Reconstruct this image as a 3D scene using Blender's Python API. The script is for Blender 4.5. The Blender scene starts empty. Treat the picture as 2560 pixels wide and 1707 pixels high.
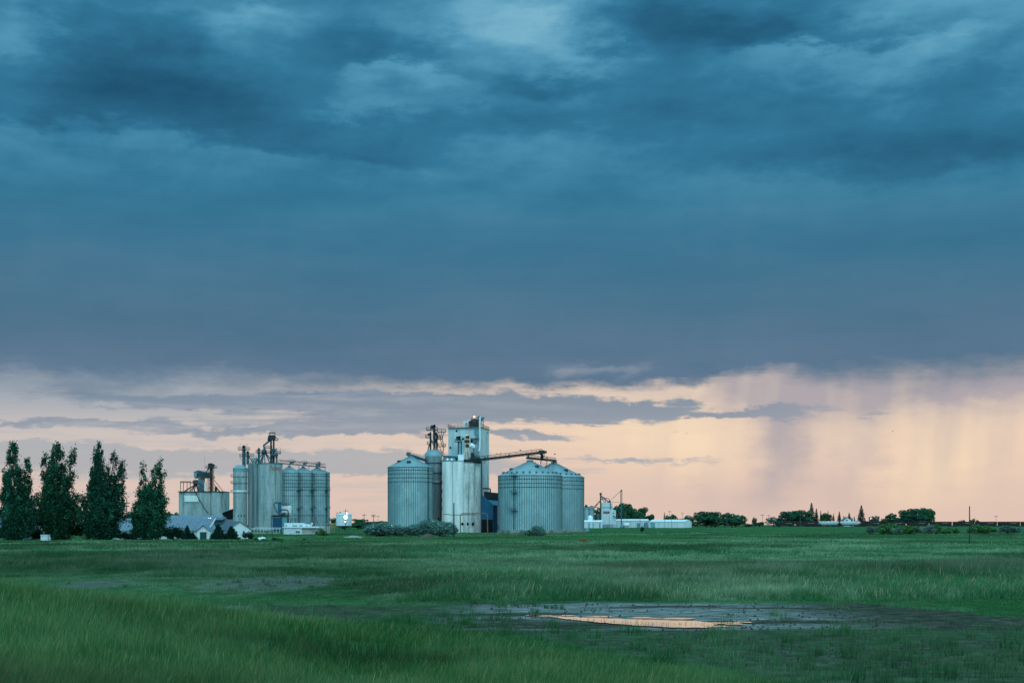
import bpy, math, random
import numpy as np
from mathutils import Vector
random.seed(11)
RNG = np.random.default_rng(7)
SC = bpy.context.scene
COL = SC.collection
F = 3556.0            # focal length in source pixels (50 mm on a 36 mm sensor)
CAMH, HY, CX = 3.0, 1311.0, 1280.0


def lin(r, g, b):
    def f(c):
        c /= 255.0
        return c / 12.92 if c <= 0.04045 else ((c + 0.055) / 1.055) ** 2.4
    return (f(r), f(g), f(b), 1.0)


# ------------------------------------------------------------------ terrain
def sstep(a, b, x):
    t = np.clip((np.asarray(x, float) - a) / (b - a), 0, 1)
    return t * t * (3 - 2 * t)


def vnoise(x, y, seed=0):
    x = np.asarray(x, float); y = np.asarray(y, float)
    xi = np.floor(x).astype(np.int64); yi = np.floor(y).astype(np.int64)
    fx = x - xi; fy = y - yi
    fx = fx * fx * (3 - 2 * fx); fy = fy * fy * (3 - 2 * fy)

    def h(a, b):
        n = (a * 374761393 + b * 668265263 + seed * 974634777) & 0xFFFFFFFF
        n = ((n ^ (n >> 13)) * 1274126177) & 0xFFFFFFFF
        n = (n ^ (n >> 16)) & 0xFFFFFFFF
        return n / 4294967295.0
    return (h(xi, yi) * (1 - fx) + h(xi + 1, yi) * fx) * (1 - fy) + (h(xi, yi + 1) * (1 - fx) + h(xi + 1, yi + 1) * fx) * fy


def fbm(x, y, seed=0, o=4):
    s = 0; a = 0.5; t = 0
    for k in range(o):
        s = s + a * vnoise(np.asarray(x) * 2 ** k, np.asarray(y) * 2 ** k, seed + k)
        t += a; a *= 0.5
    return s / t


TP = [(-400, 1.3), (0, 1.3), (10, 1.1), (22, .1), (30, 0), (60, 0), (150, 0), (250, -.5), (390, -1.2), (480, -.9),
      (590, -.35), (711, 0), (950, 1.3), (1200, 1.35), (2500, 1.5), (30000, 1.5)]


def ground(x, y):
    x = np.asarray(x, float); y = np.asarray(y, float)
    xs = [p[0] for p in TP]; zs = [p[1] for p in TP]
    w = np.clip(np.abs(y) * .06, 1, 40)
    z = (np.interp(y - w, xs, zs) + np.interp(y, xs, zs) * 2 + np.interp(y + w, xs, zs)) / 4
    bank = np.clip(-.45 - .135 * x + .5 * (fbm(x * .12, y * .12, 5) - .5), 0, 1.5) * sstep(47, 35, y) * sstep(-60, 5, y)
    z = z + bank
    z = z + (fbm(x * .05, y * .05, 9) - .5) * .35 * sstep(60, 110, y) * sstep(330, 250, y)
    z = z + (fbm(x * .35, y * .35, 3) - .5) * .12 * sstep(120, 60, y)
    # hollow of the pool
    f = np.exp(-(((x - 3.7) / 3.9) ** 2 + ((y - 43.7) / 3.3) ** 2) ** 3)
    z = z * (1 - f) - .005 * f
    return z


def gz(x, y):
    return float(ground(x, y))


def mud(x, y):
    """0 = grown over, 1 = bare mud"""
    x = np.asarray(x, float); y = np.asarray(y, float)
    n = (fbm(x * .22, y * .14, 21) - .5) * 2
    n2 = (fbm(x * .9, y * .6, 31) - .5) * 2
    far = 55.0 - 9.0 * sstep(12.5, 17.0, x) + n * 1.5
    m1 = sstep(far + .6, far - .6, y) * sstep(38.5, 41.5, y + n * 1.6) * sstep(-5.5, 1.0, x + n * 2)
    ml = .80 * sstep(54.5, 52.5, y + n * 1.5) * sstep(42.5, 46, y) * sstep(-14, -10.5, x + n * 2) * sstep(3, -1, x)
    xb = (36.9 - y) * .44 + n * 1.1 + n2 * .5
    mn = .64 * sstep(41, 39, y) * sstep(12, 14, y) * sstep(xb + .2, xb + 1.6, x)
    pa = .9 * np.exp(-(((x + 12.3) / 3.7) ** 2 + ((y - 74) / 11) ** 2) ** 2)
    pb = .9 * np.exp(-(((x + 21) / 2.0) ** 2 + ((y - 71) / 6.5) ** 2) ** 2)
    m = np.maximum.reduce([m1, ml, mn, pa, pb])
    return np.clip(m + n2 * .28 * (m > .02) * (m < .97), 0, 1)


# ------------------------------------------------------------------ object helpers
ORG = {}


def tag(o, label=None, cat=None, group=None, kind=None):
    if label: o['label'] = label
    if cat: o['category'] = cat
    if group: o['group'] = group
    if kind: o['kind'] = kind
    return o


def thing(name, label, cat, loc, group=None):
    o = bpy.data.objects.new(name, None); COL.objects.link(o)
    o.empty_display_size = .5
    o.location = loc
    ORG[o.name] = Vector(loc)
    return tag(o, label, cat, group)


class MB:
    """collects shapes in world coordinates for one mesh"""

    def __init__(s):
        s.v = []; s.f = []; s.sm = []

    def add(s, vs, fs, smooth=False):
        b = len(s.v)
        s.v.extend([tuple(p) for p in vs])
        for f in fs:
            s.f.append(tuple(i + b for i in f)); s.sm.append(smooth)
        return s

    def box(s, x0, x1, y0, y1, z0, z1):
        if x0 > x1: x0, x1 = x1, x0
        if y0 > y1: y0, y1 = y1, y0
        if z0 > z1: z0, z1 = z1, z0
        v = [(x, y, z) for z in (z0, z1) for y in (y0, y1) for x in (x0, x1)]
        return s.add(v, [(0, 2, 3, 1), (4, 5, 7, 6), (0, 1, 5, 4), (2, 6, 7, 3), (0, 4, 6, 2), (1, 3, 7, 5)])

    def lathe(s, c, prof, n=32, caps=True, a0=0.0):
        """c=(x,y); prof=[(r,z),...]; every span its own ring so that edges stay crisp"""
        for (r0, z0), (r1, z1) in zip(prof, prof[1:]):
            vs = []
            for k in range(n):
                a = a0 + 2 * math.pi * k / n
                vs.append((c[0] + r0 * math.cos(a), c[1] + r0 * math.sin(a), z0))
            for k in range(n):
                a = a0 + 2 * math.pi * k / n
                vs.append((c[0] + r1 * math.cos(a), c[1] + r1 * math.sin(a), z1))
            s.add(vs, [(k, (k + 1) % n, n + (k + 1) % n, n + k) for k in range(n)], True)
        if caps:
            for (r, z), top in ((prof[0], False), (prof[-1], True)):
                if r > 1e-4:
                    vs = [(c[0] + r * math.cos(a0 + 2 * math.pi * k / n), c[1] + r * math.sin(a0 + 2 * math.pi * k / n), z) for k in range(n)]
                    s.add(vs, [tuple(range(n)) if top else tuple(reversed(range(n)))])
        return s

    def rod(s, p0, p1, r, r1=None, n=6, caps=True):
        p0 = Vector(p0); p1 = Vector(p1); d = p1 - p0
        if d.length < 1e-6: return s
        r1 = r if r1 is None else r1
        d.normalize()
        a = Vector((0, 0, 1)) if abs(d.z) < .9 else Vector((1, 0, 0))
        u = d.cross(a).normalized(); w = d.cross(u)
        vs = [p0 + (u * math.cos(2 * math.pi * k / n) + w * math.sin(2 * math.pi * k / n)) * r for k in range(n)]
        vs += [p1 + (u * math.cos(2 * math.pi * k / n) + w * math.sin(2 * math.pi * k / n)) * r1 for k in range(n)]
        fs = [(k, k + n, n + (k + 1) % n, (k + 1) % n) for k in range(n)]
        s.add(vs, fs, n > 4)
        if caps:
            s.add(vs[:n], [tuple(range(n))]); s.add(vs[n:], [tuple(reversed(range(n)))])
        return s

    def bar(s, p0, p1, w, h):
        """rectangular bar w wide, h high, upright section"""
        p0 = Vector(p0); p1 = Vector(p1); d = (p1 - p0).normalized()
        u = d.cross(Vector((0, 0, 1)))
        if u.length < 1e-4: u = Vector((1, 0, 0))
        u.normalize(); t = u.cross(d).normalized()
        c = [(-w / 2, -h / 2), (w / 2, -h / 2), (w / 2, h / 2), (-w / 2, h / 2)]
        vs = [p0 + u * a + t * b for a, b in c] + [p1 + u * a + t * b for a, b in c]
        return s.add(vs, [(0, 1, 2, 3), (7, 6, 5, 4), (0, 4, 5, 1), (1, 5, 6, 2), (2, 6, 7, 3), (3, 7, 4, 0)])

    def tube(s, pts, r, n=8):
        pts = [Vector(p) for p in pts]
        rr = r if isinstance(r, (list, tuple)) else [r] * len(pts)
        rings = []
        for i, p in enumerate(pts):
            d = (pts[min(i + 1, len(pts) - 1)] - pts[max(i - 1, 0)]).normalized()
            a = Vector((0, 1, 0)) if abs(d.y) < .9 else Vector((1, 0, 0))
            u = d.cross(a).normalized(); w = d.cross(u)
            rings.append([p + (u * math.cos(2 * math.pi * k / n) + w * math.sin(2 * math.pi * k / n)) * rr[i] for k in range(n)])
        vs = [q for g in rings for q in g]
        fs = []
        for i in range(len(pts) - 1):
            for k in range(n):
                fs.append((i * n + k, (i + 1) * n + k, (i + 1) * n + (k + 1) % n, i * n + (k + 1) % n))
        s.add(vs, fs, True)
        s.add(rings[0], [tuple(range(n))]); s.add(rings[-1], [tuple(reversed(range(n)))])
        return s

    def prism(s, poly, ext, smooth=False):
        """poly: 3-D points of one face; ext: vector to the far face"""
        n = len(poly); e = Vector(ext)
        a = [Vector(p) for p in poly]; b = [p + e for p in a]
        s.add(a + b, [tuple(range(n)), tuple(reversed(range(n, 2 * n)))])
        s.add(a + b, [(k, k + n, n + (k + 1) % n, (k + 1) % n) for k in range(n)], smooth)
        return s

    def sphere(s, c, rx, ry, rz, n=14, m=8, half=False):
        vs = []; fs = []
        for j in range(m + 1):
            t = (math.pi / 2 if half else math.pi) * j / m
            for k in range(n):
                a = 2 * math.pi * k / n
                vs.append((c[0] + rx * math.sin(t) * math.cos(a), c[1] + ry * math.sin(t) * math.sin(a), c[2] + rz * math.cos(t)))
        for j in range(m):
            for k in range(n):
                fs.append((j * n + k, (j + 1) * n + k, (j + 1) * n + (k + 1) % n, j * n + (k + 1) % n))
        return s.add(vs, fs, True)

    def rail(s, p0, p1, h=1.1, step=2.0, r=.045):
        p0 = Vector(p0); p1 = Vector(p1); n = max(1, int(round((p1 - p0).length / step)))
        up = Vector((0, 0, h))
        for k in range(n + 1):
            q = p0.lerp(p1, k / n); s.rod(q, q + up, r, n=4)
        s.rod(p0 + up, p1 + up, r, n=4); s.rod(p0 + up * .5, p1 + up * .5, r * .8, n=4)
        return s

    def truss(s, p0, p1, w, h, step, r):
        p0 = Vector(p0); p1 = Vector(p1); d = (p1 - p0); n = max(1, int(round(d.length / step)))
        u = d.normalized().cross(Vector((0, 0, 1)))
        if u.length < .01: u = Vector((1, 0, 0)); t = Vector((0, 1, 0))
        else: u.normalize(); t = Vector((0, 0, 1))
        cs = [u * (a * w / 2) + t * (b * h / 2) for a, b in ((-1, -1), (1, -1), (1, 1), (-1, 1))]
        for c in cs: s.rod(p0 + c, p1 + c, r, n=4)
        for k in range(n):
            q0 = p0.lerp(p1, k / n); q1 = p0.lerp(p1, (k + 1) / n)
            for i in range(4):
                a, b = cs[i], cs[(i + 1) % 4]
                s.rod(q0 + a, q1 + b if k % 2 else q0 + b, r * .7, n=4)
                s.rod(q0 + (a if k % 2 else b), q1 + (b if k % 2 else a), r * .7, n=4)
        return s


def build(name, mb, mat, parent=None):
    me = bpy.data.meshes.new(name)
    org = ORG[parent.name] if parent is not None else Vector((0, 0, 0))
    me.from_pydata([(p[0] - org.x, p[1] - org.y, p[2] - org.z) for p in mb.v], [], mb.f)
    me.polygons.foreach_set('use_smooth', mb.sm)
    me.materials.append(mat); me.update()
    o = bpy.data.objects.new(name, me); COL.objects.link(o)
    if parent is not None:
        o.parent = parent; ORG[o.name] = org
    else:
        ORG[o.name] = org
    return o


def solo(name, mb, mat, loc, label, cat, group=None):
    """a thing that is one mesh, origin at its base"""
    me = bpy.data.meshes.new(name)
    me.from_pydata([(p[0] - loc[0], p[1] - loc[1], p[2] - loc[2]) for p in mb.v], [], mb.f)
    me.polygons.foreach_set('use_smooth', mb.sm)
    me.materials.append(mat); me.update()
    o = bpy.data.objects.new(name, me); COL.objects.link(o); o.location = loc
    ORG[o.name] = Vector(loc)
    return tag(o, label, cat, group)


def np_mesh(name, V, k, mat, col=None):
    """V: (n*k,3) vertices, every k of them one face"""
    nv = len(V); nf = nv // k
    me = bpy.data.meshes.new(name)
    me.vertices.add(nv); me.vertices.foreach_set('co', np.ascontiguousarray(V, dtype=np.float32).ravel())
    me.loops.add(nv); me.loops.foreach_set('vertex_index', np.arange(nv, dtype=np.int32))
    me.polygons.add(nf); me.polygons.foreach_set('loop_start', np.arange(0, nv, k, dtype=np.int32))
    if col is not None:
        at = me.color_attributes.new('tint', 'FLOAT_COLOR', 'POINT')
        c4 = np.ones((nv, 4), np.float32); c4[:, :3] = col
        at.data.foreach_set('color', c4.ravel())
    me.materials.append(mat); me.update(calc_edges=True)
    return me


def copy_tree(o, loc, scale=None, rotz=None, name=None):
    def cp(src, par):
        c = src.copy(); COL.objects.link(c); c.parent = par
        for ch in src.children: cp(ch, c)
        return c
    r = cp(o, None); r.location = loc
    if scale is not None: r.scale = scale
    if rotz is not None: r.rotation_euler = (0, 0, rotz)
    ORG[r.name] = Vector(loc)
    return r


class K:
    """metres at one distance from the camera, written in source pixels"""

    def __init__(s, D):
        s.D = D; s.s = D / F

    def x(s, px): return (px - CX) * s.s

    def z(s, py): return CAMH + (HY - py) * s.s

    def p(s, px, py, dy=0.0): return Vector((s.x(px), s.D + dy, s.z(py)))

    def base(s, px, dy=0.0): return (s.x(px), s.D + dy, gz(s.x(px), s.D + dy))

    def box(s, mb, px0, px1, py0, py1, dy0, dy1):
        return mb.box(s.x(px0), s.x(px1), s.D + dy0, s.D + dy1, s.z(py0), s.z(py1))


# ------------------------------------------------------------------ materials
def nodes(m):
    m.use_nodes = True
    return m.node_tree.nodes, m.node_tree.links


def mat_basic(name, a, b=None, rough=.7, metal=0.0, scale=(.3, .3, .3), detail=5, lo=.35, hi=.65, bump=0.0, spec=.3, fine=.0):
    """two colours mixed by noise (object coordinates), with an optional finer grime layer"""
    m = bpy.data.materials.new(name); N, L = nodes(m)
    p = N['Principled BSDF']; p.inputs['Roughness'].default_value = rough; p.inputs['Metallic'].default_value = metal
    p.inputs['Specular IOR Level'].default_value = spec
    b = b or tuple(c * .75 for c in a[:3])
    tc = N.new('ShaderNodeTexCoord'); mp = N.new('ShaderNodeMapping'); mp.inputs['Scale'].default_value = scale
    L.new(tc.outputs['Object'], mp.inputs['Vector'])
    nz = N.new('ShaderNodeTexNoise'); nz.inputs['Scale'].default_value = 1; nz.inputs['Detail'].default_value = detail
    nz.inputs['Roughness'].default_value = .62
    L.new(mp.outputs[0], nz.inputs['Vector'])
    mr = N.new('ShaderNodeMapRange'); mr.inputs[1].default_value = lo; mr.inputs[2].default_value = hi
    L.new(nz.outputs['Fac'], mr.inputs[0])
    mx = N.new('ShaderNodeMix'); mx.data_type = 'RGBA'
    mx.inputs[6].default_value = (*a[:3], 1); mx.inputs[7].default_value = (*b[:3], 1)
    L.new(mr.outputs[0], mx.inputs[0])
    out = mx.outputs[2]
    if fine:
        n2 = N.new('ShaderNodeTexNoise'); n2.inputs['Scale'].default_value = 2.2; n2.inputs['Detail'].default_value = 6
        L.new(tc.outputs['Object'], n2.inputs['Vector'])
        m2 = N.new('ShaderNodeMapRange'); m2.inputs[1].default_value = .3; m2.inputs[2].default_value = .7
        m2.inputs[3].default_value = 1 - fine; m2.inputs[4].default_value = 1 + fine
        L.new(n2.outputs['Fac'], m2.inputs[0])
        vm = N.new('ShaderNodeVectorMath'); vm.operation = 'SCALE'
        L.new(out, vm.inputs[0]); L.new(m2.outputs[0], vm.inputs['Scale'])
        out = vm.outputs[0]
    L.new(out, p.inputs['Base Color'])
    if bump:
        bp = N.new('ShaderNodeBump'); bp.inputs['Strength'].default_value = bump; bp.inputs['Distance'].default_value = .1
        L.new(nz.outputs['Fac'], bp.inputs['Height']); L.new(bp.outputs[0], p.inputs['Normal'])
    return m


def mat_leaf(name, tint=(1, 1, 1), trans=.3):
    m = bpy.data.materials.new(name); N, L = nodes(m)
    p = N['Principled BSDF']; p.inputs['Roughness'].default_value = .65; p.inputs['Specular IOR Level'].default_value = .2
    at = N.new('ShaderNodeAttribute'); at.attribute_name = 'tint'
    vm = N.new('ShaderNodeVectorMath'); vm.operation = 'MULTIPLY'; vm.inputs[1].default_value = tint
    L.new(at.outputs['Color'], vm.inputs[0]); L.new(vm.outputs[0], p.inputs['Base Color'])
    tr = N.new('ShaderNodeBsdfTranslucent'); L.new(vm.outputs[0], tr.inputs['Color'])
    ms = N.new('ShaderNodeMixShader'); ms.inputs[0].default_value = trans
    L.new(p.outputs[0], ms.inputs[1]); L.new(tr.outputs[0], ms.inputs[2])
    L.new(ms.outputs[0], N['Material Output'].inputs['Surface'])
    return m


def mat_emit(name, col, st):
    m = bpy.data.materials.new(name); N, L = nodes(m)
    p = N['Principled BSDF']; p.inputs['Base Color'].default_value = (*col, 1)
    p.inputs['Emission Color'].default_value = (*col, 1); p.inputs['Emission Strength'].default_value = st
    return m


class M: pass


M.galv = mat_basic('galvanised steel', (.38, .55, .59), (.25, .40, .44), rough=.55, metal=.2, scale=(.22, .22, .14), lo=.36, hi=.64, fine=.14)
M.galv_roof = mat_basic('galvanised roof', (.28, .42, .46), (.19, .31, .345), rough=.5, metal=.2, scale=(.2, .2, .2), fine=.08)
M.rib = mat_basic('stiffener steel', (.14, .225, .25), (.09, .155, .175), rough=.6, metal=.2)
M.ribdark = mat_basic('wind ring steel', (.07, .10, .11), (.04, .065, .07), rough=.6, metal=.2)
M.conc = mat_basic('weathered concrete', (.40, .48, .49), (.18, .25, .265), rough=.9, scale=(.55, .55, .07), lo=.34, hi=.68, fine=.24)
M.conc_dark = mat_basic('dark streaked concrete', (.28, .37, .39), (.13, .195, .215), rough=.9, scale=(.7, .7, .05), lo=.3, hi=.65, fine=.16)
M.conc_base = mat_basic('foundation concrete', (.34, .35, .32), (.2, .21, .2), rough=.9, scale=(.4, .4, .6), fine=.1)
M.whiteconc = mat_basic('white painted concrete', (.82, .86, .85), (.48, .54, .55), rough=.85, scale=(.55, .55, .045), lo=.42, hi=.78, fine=.10)
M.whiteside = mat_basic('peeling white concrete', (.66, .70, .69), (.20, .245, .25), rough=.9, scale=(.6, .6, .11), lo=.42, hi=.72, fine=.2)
M.tower = mat_basic('headhouse paint', (.56, .68, .71), (.34, .43, .46), rough=.85, scale=(.5, .5, .06), lo=.42, hi=.78, fine=.10)
M.white = mat_basic('white metal', (.80, .88, .91), (.64, .72, .75), rough=.55, scale=(.4, .4, .2), fine=.06)
M.whitewall = mat_basic('white siding', (.64, .73, .77), (.48, .57, .62), rough=.7, scale=(1.2, 1.2, .2), fine=.06)
M.offwhite = mat_basic('cream block wall', (.52, .53, .48), (.38, .40, .38), rough=.85, scale=(.5, .5, .4), fine=.08)
M.dark = mat_basic('dark steel', (.028, .045, .052), (.016, .028, .034), rough=.6, metal=.2, scale=(.8, .8, .8))
M.brownsteel = mat_basic('weathered brown steel', (.075, .07, .065), (.035, .04, .042), rough=.7, metal=.1, scale=(.8, .8, .8))
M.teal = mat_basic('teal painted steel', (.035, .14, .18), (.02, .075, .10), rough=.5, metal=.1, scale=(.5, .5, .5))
M.teallight = mat_basic('pale teal sheet', (.16, .36, .40), (.10, .25, .29), rough=.55, scale=(.4, .4, .4))
M.pipe = mat_basic('grey pipe steel', (.16, .22, .24), (.09, .13, .15), rough=.5, metal=.3, scale=(.8, .8, .4))
M.blue = mat_basic('blue sheet wall', (.010, .135, .25), (.006, .09, .18), rough=.6, scale=(1.0, 1.0, .1), fine=.12)
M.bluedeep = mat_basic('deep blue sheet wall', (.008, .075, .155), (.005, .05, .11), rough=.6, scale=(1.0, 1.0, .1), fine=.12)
M.cyan = mat_basic('bright blue roof edge', (.02, .24, .34), (.015, .18, .27), rough=.5)
M.cyclone = mat_basic('blue cyclone paint', (.015, .16, .30), (.01, .10, .2), rough=.45, scale=(.4, .4, .3))
M.roofblue = mat_basic('blue grey roof sheet', (.17, .24, .31), (.12, .18, .24), rough=.5, metal=.1, scale=(.5, .5, .5), fine=.07)
M.seam = mat_basic('roof seam', (.10, .15, .20), (.08, .12, .16), rough=.5)
M.green = mat_basic('green door', (.02, .10, .085), (.015, .075, .07), rough=.6)
M.black = mat_basic('dark opening', (.006, .010, .013), (.003, .006, .009), rough=.9)
M.glass = mat_basic('window glass', (.02, .035, .045), (.012, .022, .03), rough=.15, spec=.6)
M.rust = mat_basic('rust', (.10, .035, .016), (.05, .022, .014), rough=.9, scale=(.9, .9, .9), fine=.2)
M.ruststreak = mat_basic('rust streaked white', (.66, .62, .54), (.30, .17, .09), rough=.85, scale=(.9, .9, .13), lo=.52, hi=.72)
M.redletter = mat_basic('faded red paint', (.28, .09, .06), (.36, .22, .17), rough=.9, scale=(1.5, 1.5, 1.5), lo=.4, hi=.75)
M.wood = mat_basic('pole wood', (.075, .06, .05), (.04, .034, .03), rough=.95, scale=(3, 3, .3))
M.palepole = mat_basic('grey weathered pole', (.19, .19, .18), (.12, .12, .12), rough=.95, scale=(3, 3, .3))
M.bark = mat_basic('bark', (.055, .045, .035), (.03, .025, .02), rough=.95, scale=(4, 4, .8))
M.yellowpipe = mat_basic('ochre pipe paint', (.20, .16, .10), (.14, .11, .075), rough=.7, scale=(1, 1, 1))
M.yellow = mat_basic('yellow paint', (.42, .30, .08), (.30, .21, .06), rough=.6)
M.carbrown = mat_basic('brown rail car paint', (.034, .020, .020), (.016, .012, .013), rough=.75, scale=(.5, .5, .5), fine=.2)
M.cargrey = mat_basic('pale rail car paint', (.50, .56, .56), (.36, .42, .42), rough=.6, scale=(.4, .4, .3), fine=.1)
M.patina = mat_basic('faded car lettering', (.34, .30, .28), (.12, .08, .08), rough=.8, scale=(1.2, 1.2, 1.2), lo=.4, hi=.6)
M.maroon = mat_basic('maroon sign', (.16, .06, .05), (.30, .22, .2), rough=.8, scale=(.8, .8, 1.5), lo=.45, hi=.6)
M.dirt = mat_basic('dry dirt', (.12, .09, .07), (.06, .05, .04), rough=.98, scale=(.8, .8, .8), bump=.6, fine=.25)
M.gravel = mat_basic('pale road gravel', (.36, .33, .27), (.26, .24, .20), rough=.95, scale=(.5, .5, .5), fine=.15)
M.ballast = mat_basic('rail ballast', (.05, .045, .042), (.03, .03, .028), rough=.95, scale=(.6, .6, .6))
M.deadwood = mat_basic('rusty dead brush', (.34, .10, .06), (.20, .07, .05), rough=.9, scale=(2, 2, 2))
M.concwall = mat_basic('grey block wall', (.33, .35, .35), (.25, .27, .27), rough=.9, scale=(.5, .5, .5), fine=.1)
M.beacon = mat_emit('red beacon lens', (1.0, .10, .06), 14)
M.lamp = mat_emit('floodlight lens', (1.0, .97, .85), 28)
M.lampsmall = mat_emit('yard light lens', (1.0, .97, .9), 2.2)
M.leaf = mat_leaf('leaves')
# ------------------------------------------------------------------ sky
def make_world():
    w = bpy.data.worlds.new('World'); SC.world = w; w.use_nodes = True
    N, L = w.node_tree.nodes, w.node_tree.links
    N.clear()

    def val(x):
        return x

    def setin(sock, x):
        if isinstance(x, S): L.new(x.s, sock)
        else: sock.default_value = x

    class S:
        def __init__(s, sock): s.s = sock

        def __add__(a, b): return mth('ADD', a, b)
        __radd__ = __add__

        def __sub__(a, b): return mth('SUBTRACT', a, b)

        def __rsub__(a, b): return mth('SUBTRACT', b, a)

        def __mul__(a, b): return mth('MULTIPLY', a, b)
        __rmul__ = __mul__

        def __truediv__(a, b): return mth('DIVIDE', a, b)

    def mth(op, a, b=None, c=None):
        n = N.new('ShaderNodeMath'); n.operation = op
        setin(n.inputs[0], a)
        if b is not None: setin(n.inputs[1], b)
        if c is not None: setin(n.inputs[2], c)
        return S(n.outputs[0])

    def ss(a, b, x, o0=0.0, o1=1.0):
        n = N.new('ShaderNodeMapRange'); n.interpolation_type = 'SMOOTHSTEP'
        setin(n.inputs['Value'], x)
        n.inputs['From Min'].default_value = a; n.inputs['From Max'].default_value = b
        n.inputs['To Min'].default_value = o0; n.inputs['To Max'].default_value = o1
        return S(n.outputs[0])

    def noise(x, y, z, detail=4, rough=.55):
        c = N.new('ShaderNodeCombineXYZ'); setin(c.inputs[0], x); setin(c.inputs[1], y); setin(c.inputs[2], z)
        n = N.new('ShaderNodeTexNoise'); n.inputs['Scale'].default_value = 1; n.inputs['Detail'].default_value = detail
        n.inputs['Roughness'].default_value = rough
        L.new(c.outputs[0], n.inputs['Vector'])
        return S(n.outputs['Fac']) - .5

    def mix(a, b, f):
        n = N.new('ShaderNodeMix'); n.data_type = 'RGBA'; n.clamp_factor = True
        setin(n.inputs[0], f)
        for i, x in ((6, a), (7, b)):
            if isinstance(x, S): L.new(x.s, n.inputs[i])
            else: n.inputs[i].default_value = x
        return S(n.outputs[2])

    def ramp(f, stops):
        n = N.new('ShaderNodeValToRGB'); setin(n.inputs[0], f)
        e = n.color_ramp.elements
        while len(e) < len(stops): e.new(.5)
        for k, (p, c) in enumerate(stops): e[k].position = p; e[k].color = c
        return S(n.outputs[0])

    tc = N.new('ShaderNodeTexCoord'); sp = N.new('ShaderNodeSeparateXYZ'); L.new(tc.outputs['Generated'], sp.inputs[0])
    x, y, z = (S(sp.outputs[i]) for i in range(3))
    # azimuth (P) and slope of elevation (Q), in thousandths of a radian-like unit
    P = mth('ARCTAN2', x, y) * F + CX
    h = mth('SQRT', x * x + y * y)
    Q = HY - F * (z / mth('MAXIMUM', h, .02))

    def cp(px, py):
        a = math.atan((px - CX) / F)
        return CX + F * a, HY - (HY - py) * math.cos(a)

    w1 = noise(P / 420.0, Q / 170.0, 1.3, 3)
    w2 = noise(P / 420.0, Q / 170.0, 7.7, 3)
    w3 = noise(P / 100.0, Q / 42.0, 4.1, 4, .62)
    w4 = noise(P / 100.0, Q / 42.0, 9.4, 4, .62)

    def vec(x, y):
        c = N.new('ShaderNodeCombineXYZ'); setin(c.inputs[0], x); setin(c.inputs[1], y); return c.outputs[0]
    # soft big warp for the high deck, smaller for the low bands
    w5 = noise(P / 38.0, Q / 20.0, 14.4, 4, .62)
    PU = P + w1 * 330.0 + w3 * 210.0
    QU = Q + w2 * 170.0 + w4 * 110.0
    QL = Q + w2 * 60.0 + w4 * 52.0 + w5 * 26.0
    UP = vec(PU, QU); LO = vec(P + w1 * 200.0 + w3 * 160.0, QL)

    def blobs(lst, lower=False, sharp=False):
        acc = None
        for px, py, rx, ry, amp in lst:
            u, v = cp(px, py)
            n = N.new('ShaderNodeVectorMath'); n.operation = 'MULTIPLY_ADD'
            L.new(LO if lower else UP, n.inputs[0]); n.inputs[1].default_value = (1 / rx, 1 / ry, 0); n.inputs[2].default_value = (-u / rx, -v / ry, 0)
            d = N.new('ShaderNodeVectorMath'); d.operation = 'DOT_PRODUCT'; L.new(n.outputs[0], d.inputs[0]); L.new(n.outputs[0], d.inputs[1])
            e = S(d.outputs['Value'])
            if sharp: e = e * e
            g = mth('POWER', .36788, e)
            acc = g * amp if acc is None else mth('MULTIPLY_ADD', g, amp, acc)
        return acc

    def curve(stops, lo, hi):
        """smooth value along P through (px, value) stops"""
        n = N.new('ShaderNodeValToRGB'); n.color_ramp.interpolation = 'B_SPLINE'
        e = n.color_ramp.elements
        while len(e) < len(stops): e.new(.5)
        for el, (px, v) in zip(e, stops):
            el.position = (px + 200) / 3000.0; q = (v - lo) / (hi - lo); el.color = (q, q, q, 1)
        setin(n.inputs[0], (P + 200.0 + w3 * 60.0) / 3000.0)
        return S(n.outputs[0]) * (hi - lo) + lo

    def win(a, b, c, d, x):
        return ss(a, b, x) * ss(d, c, x)

    def shelf(line, depth, amp, window, up=True, soft=16.0):
        """tone that is crisp along a line and fades away from it, upwards or downwards"""
        dd = (line - QU) if up else (QU - line)
        f = mth('POWER', .36788, mth('MAXIMUM', dd, 0.0) / depth)
        return f * ss(-soft, soft * .6, dd) * window * amp

    # ---------------- high, dark blue deck
    up = blobs([
        (1310, 60, 230, 80, .34), (1500, 120, 90, 42, .24), (1130, 25, 200, 50, .16), (540, 40, 120, 30, .10), (1390, 40, 80, 60, .16),
        (2290, 5, 260, 55, .28), (2480, 60, 120, 40, .14), (10, 95, 110, 60, .24), (20, 270, 90, 70, .14), (2560, 140, 90, 110, .12),
        (1300, 385, 200, 40, .10), (1430, 600, 560, 120, .06), (2340, 510, 220, 36, .06), (890, 262, 160, 22, .14),
        (330, 130, 150, 90, -.22), (430, 250, 330, 60, -.16), (930, 105, 200, 36, -.16), (1000, 30, 120, 40, -.06),
        (1860, 70, 300, 60, -.30), (1640, 20, 120, 50, -.14), (1380, 205, 170, 30, -.20), (1330, 310, 300, 38, -.12), (1850, 290, 320, 60, -.10),
        (120, 10, 150, 40, -.12), (1600, 200, 200, 60, -.06)])
    up = up + shelf(curve([(-200, 352), (150, 340), (350, 332), (600, 352), (860, 398), (1000, 410), (1200, 400), (2800, 400)], 300, 450), 130.0, -.25, ss(1260, 900, P), True, 30.0)
    up = up + shelf(curve([(-200, 450), (1500, 420), (1900, 440), (2150, 470), (2300, 462), (2560, 455), (2800, 455)], 380, 500), 170.0, -.30, ss(1400, 2100, P), True, 46.0)
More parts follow.
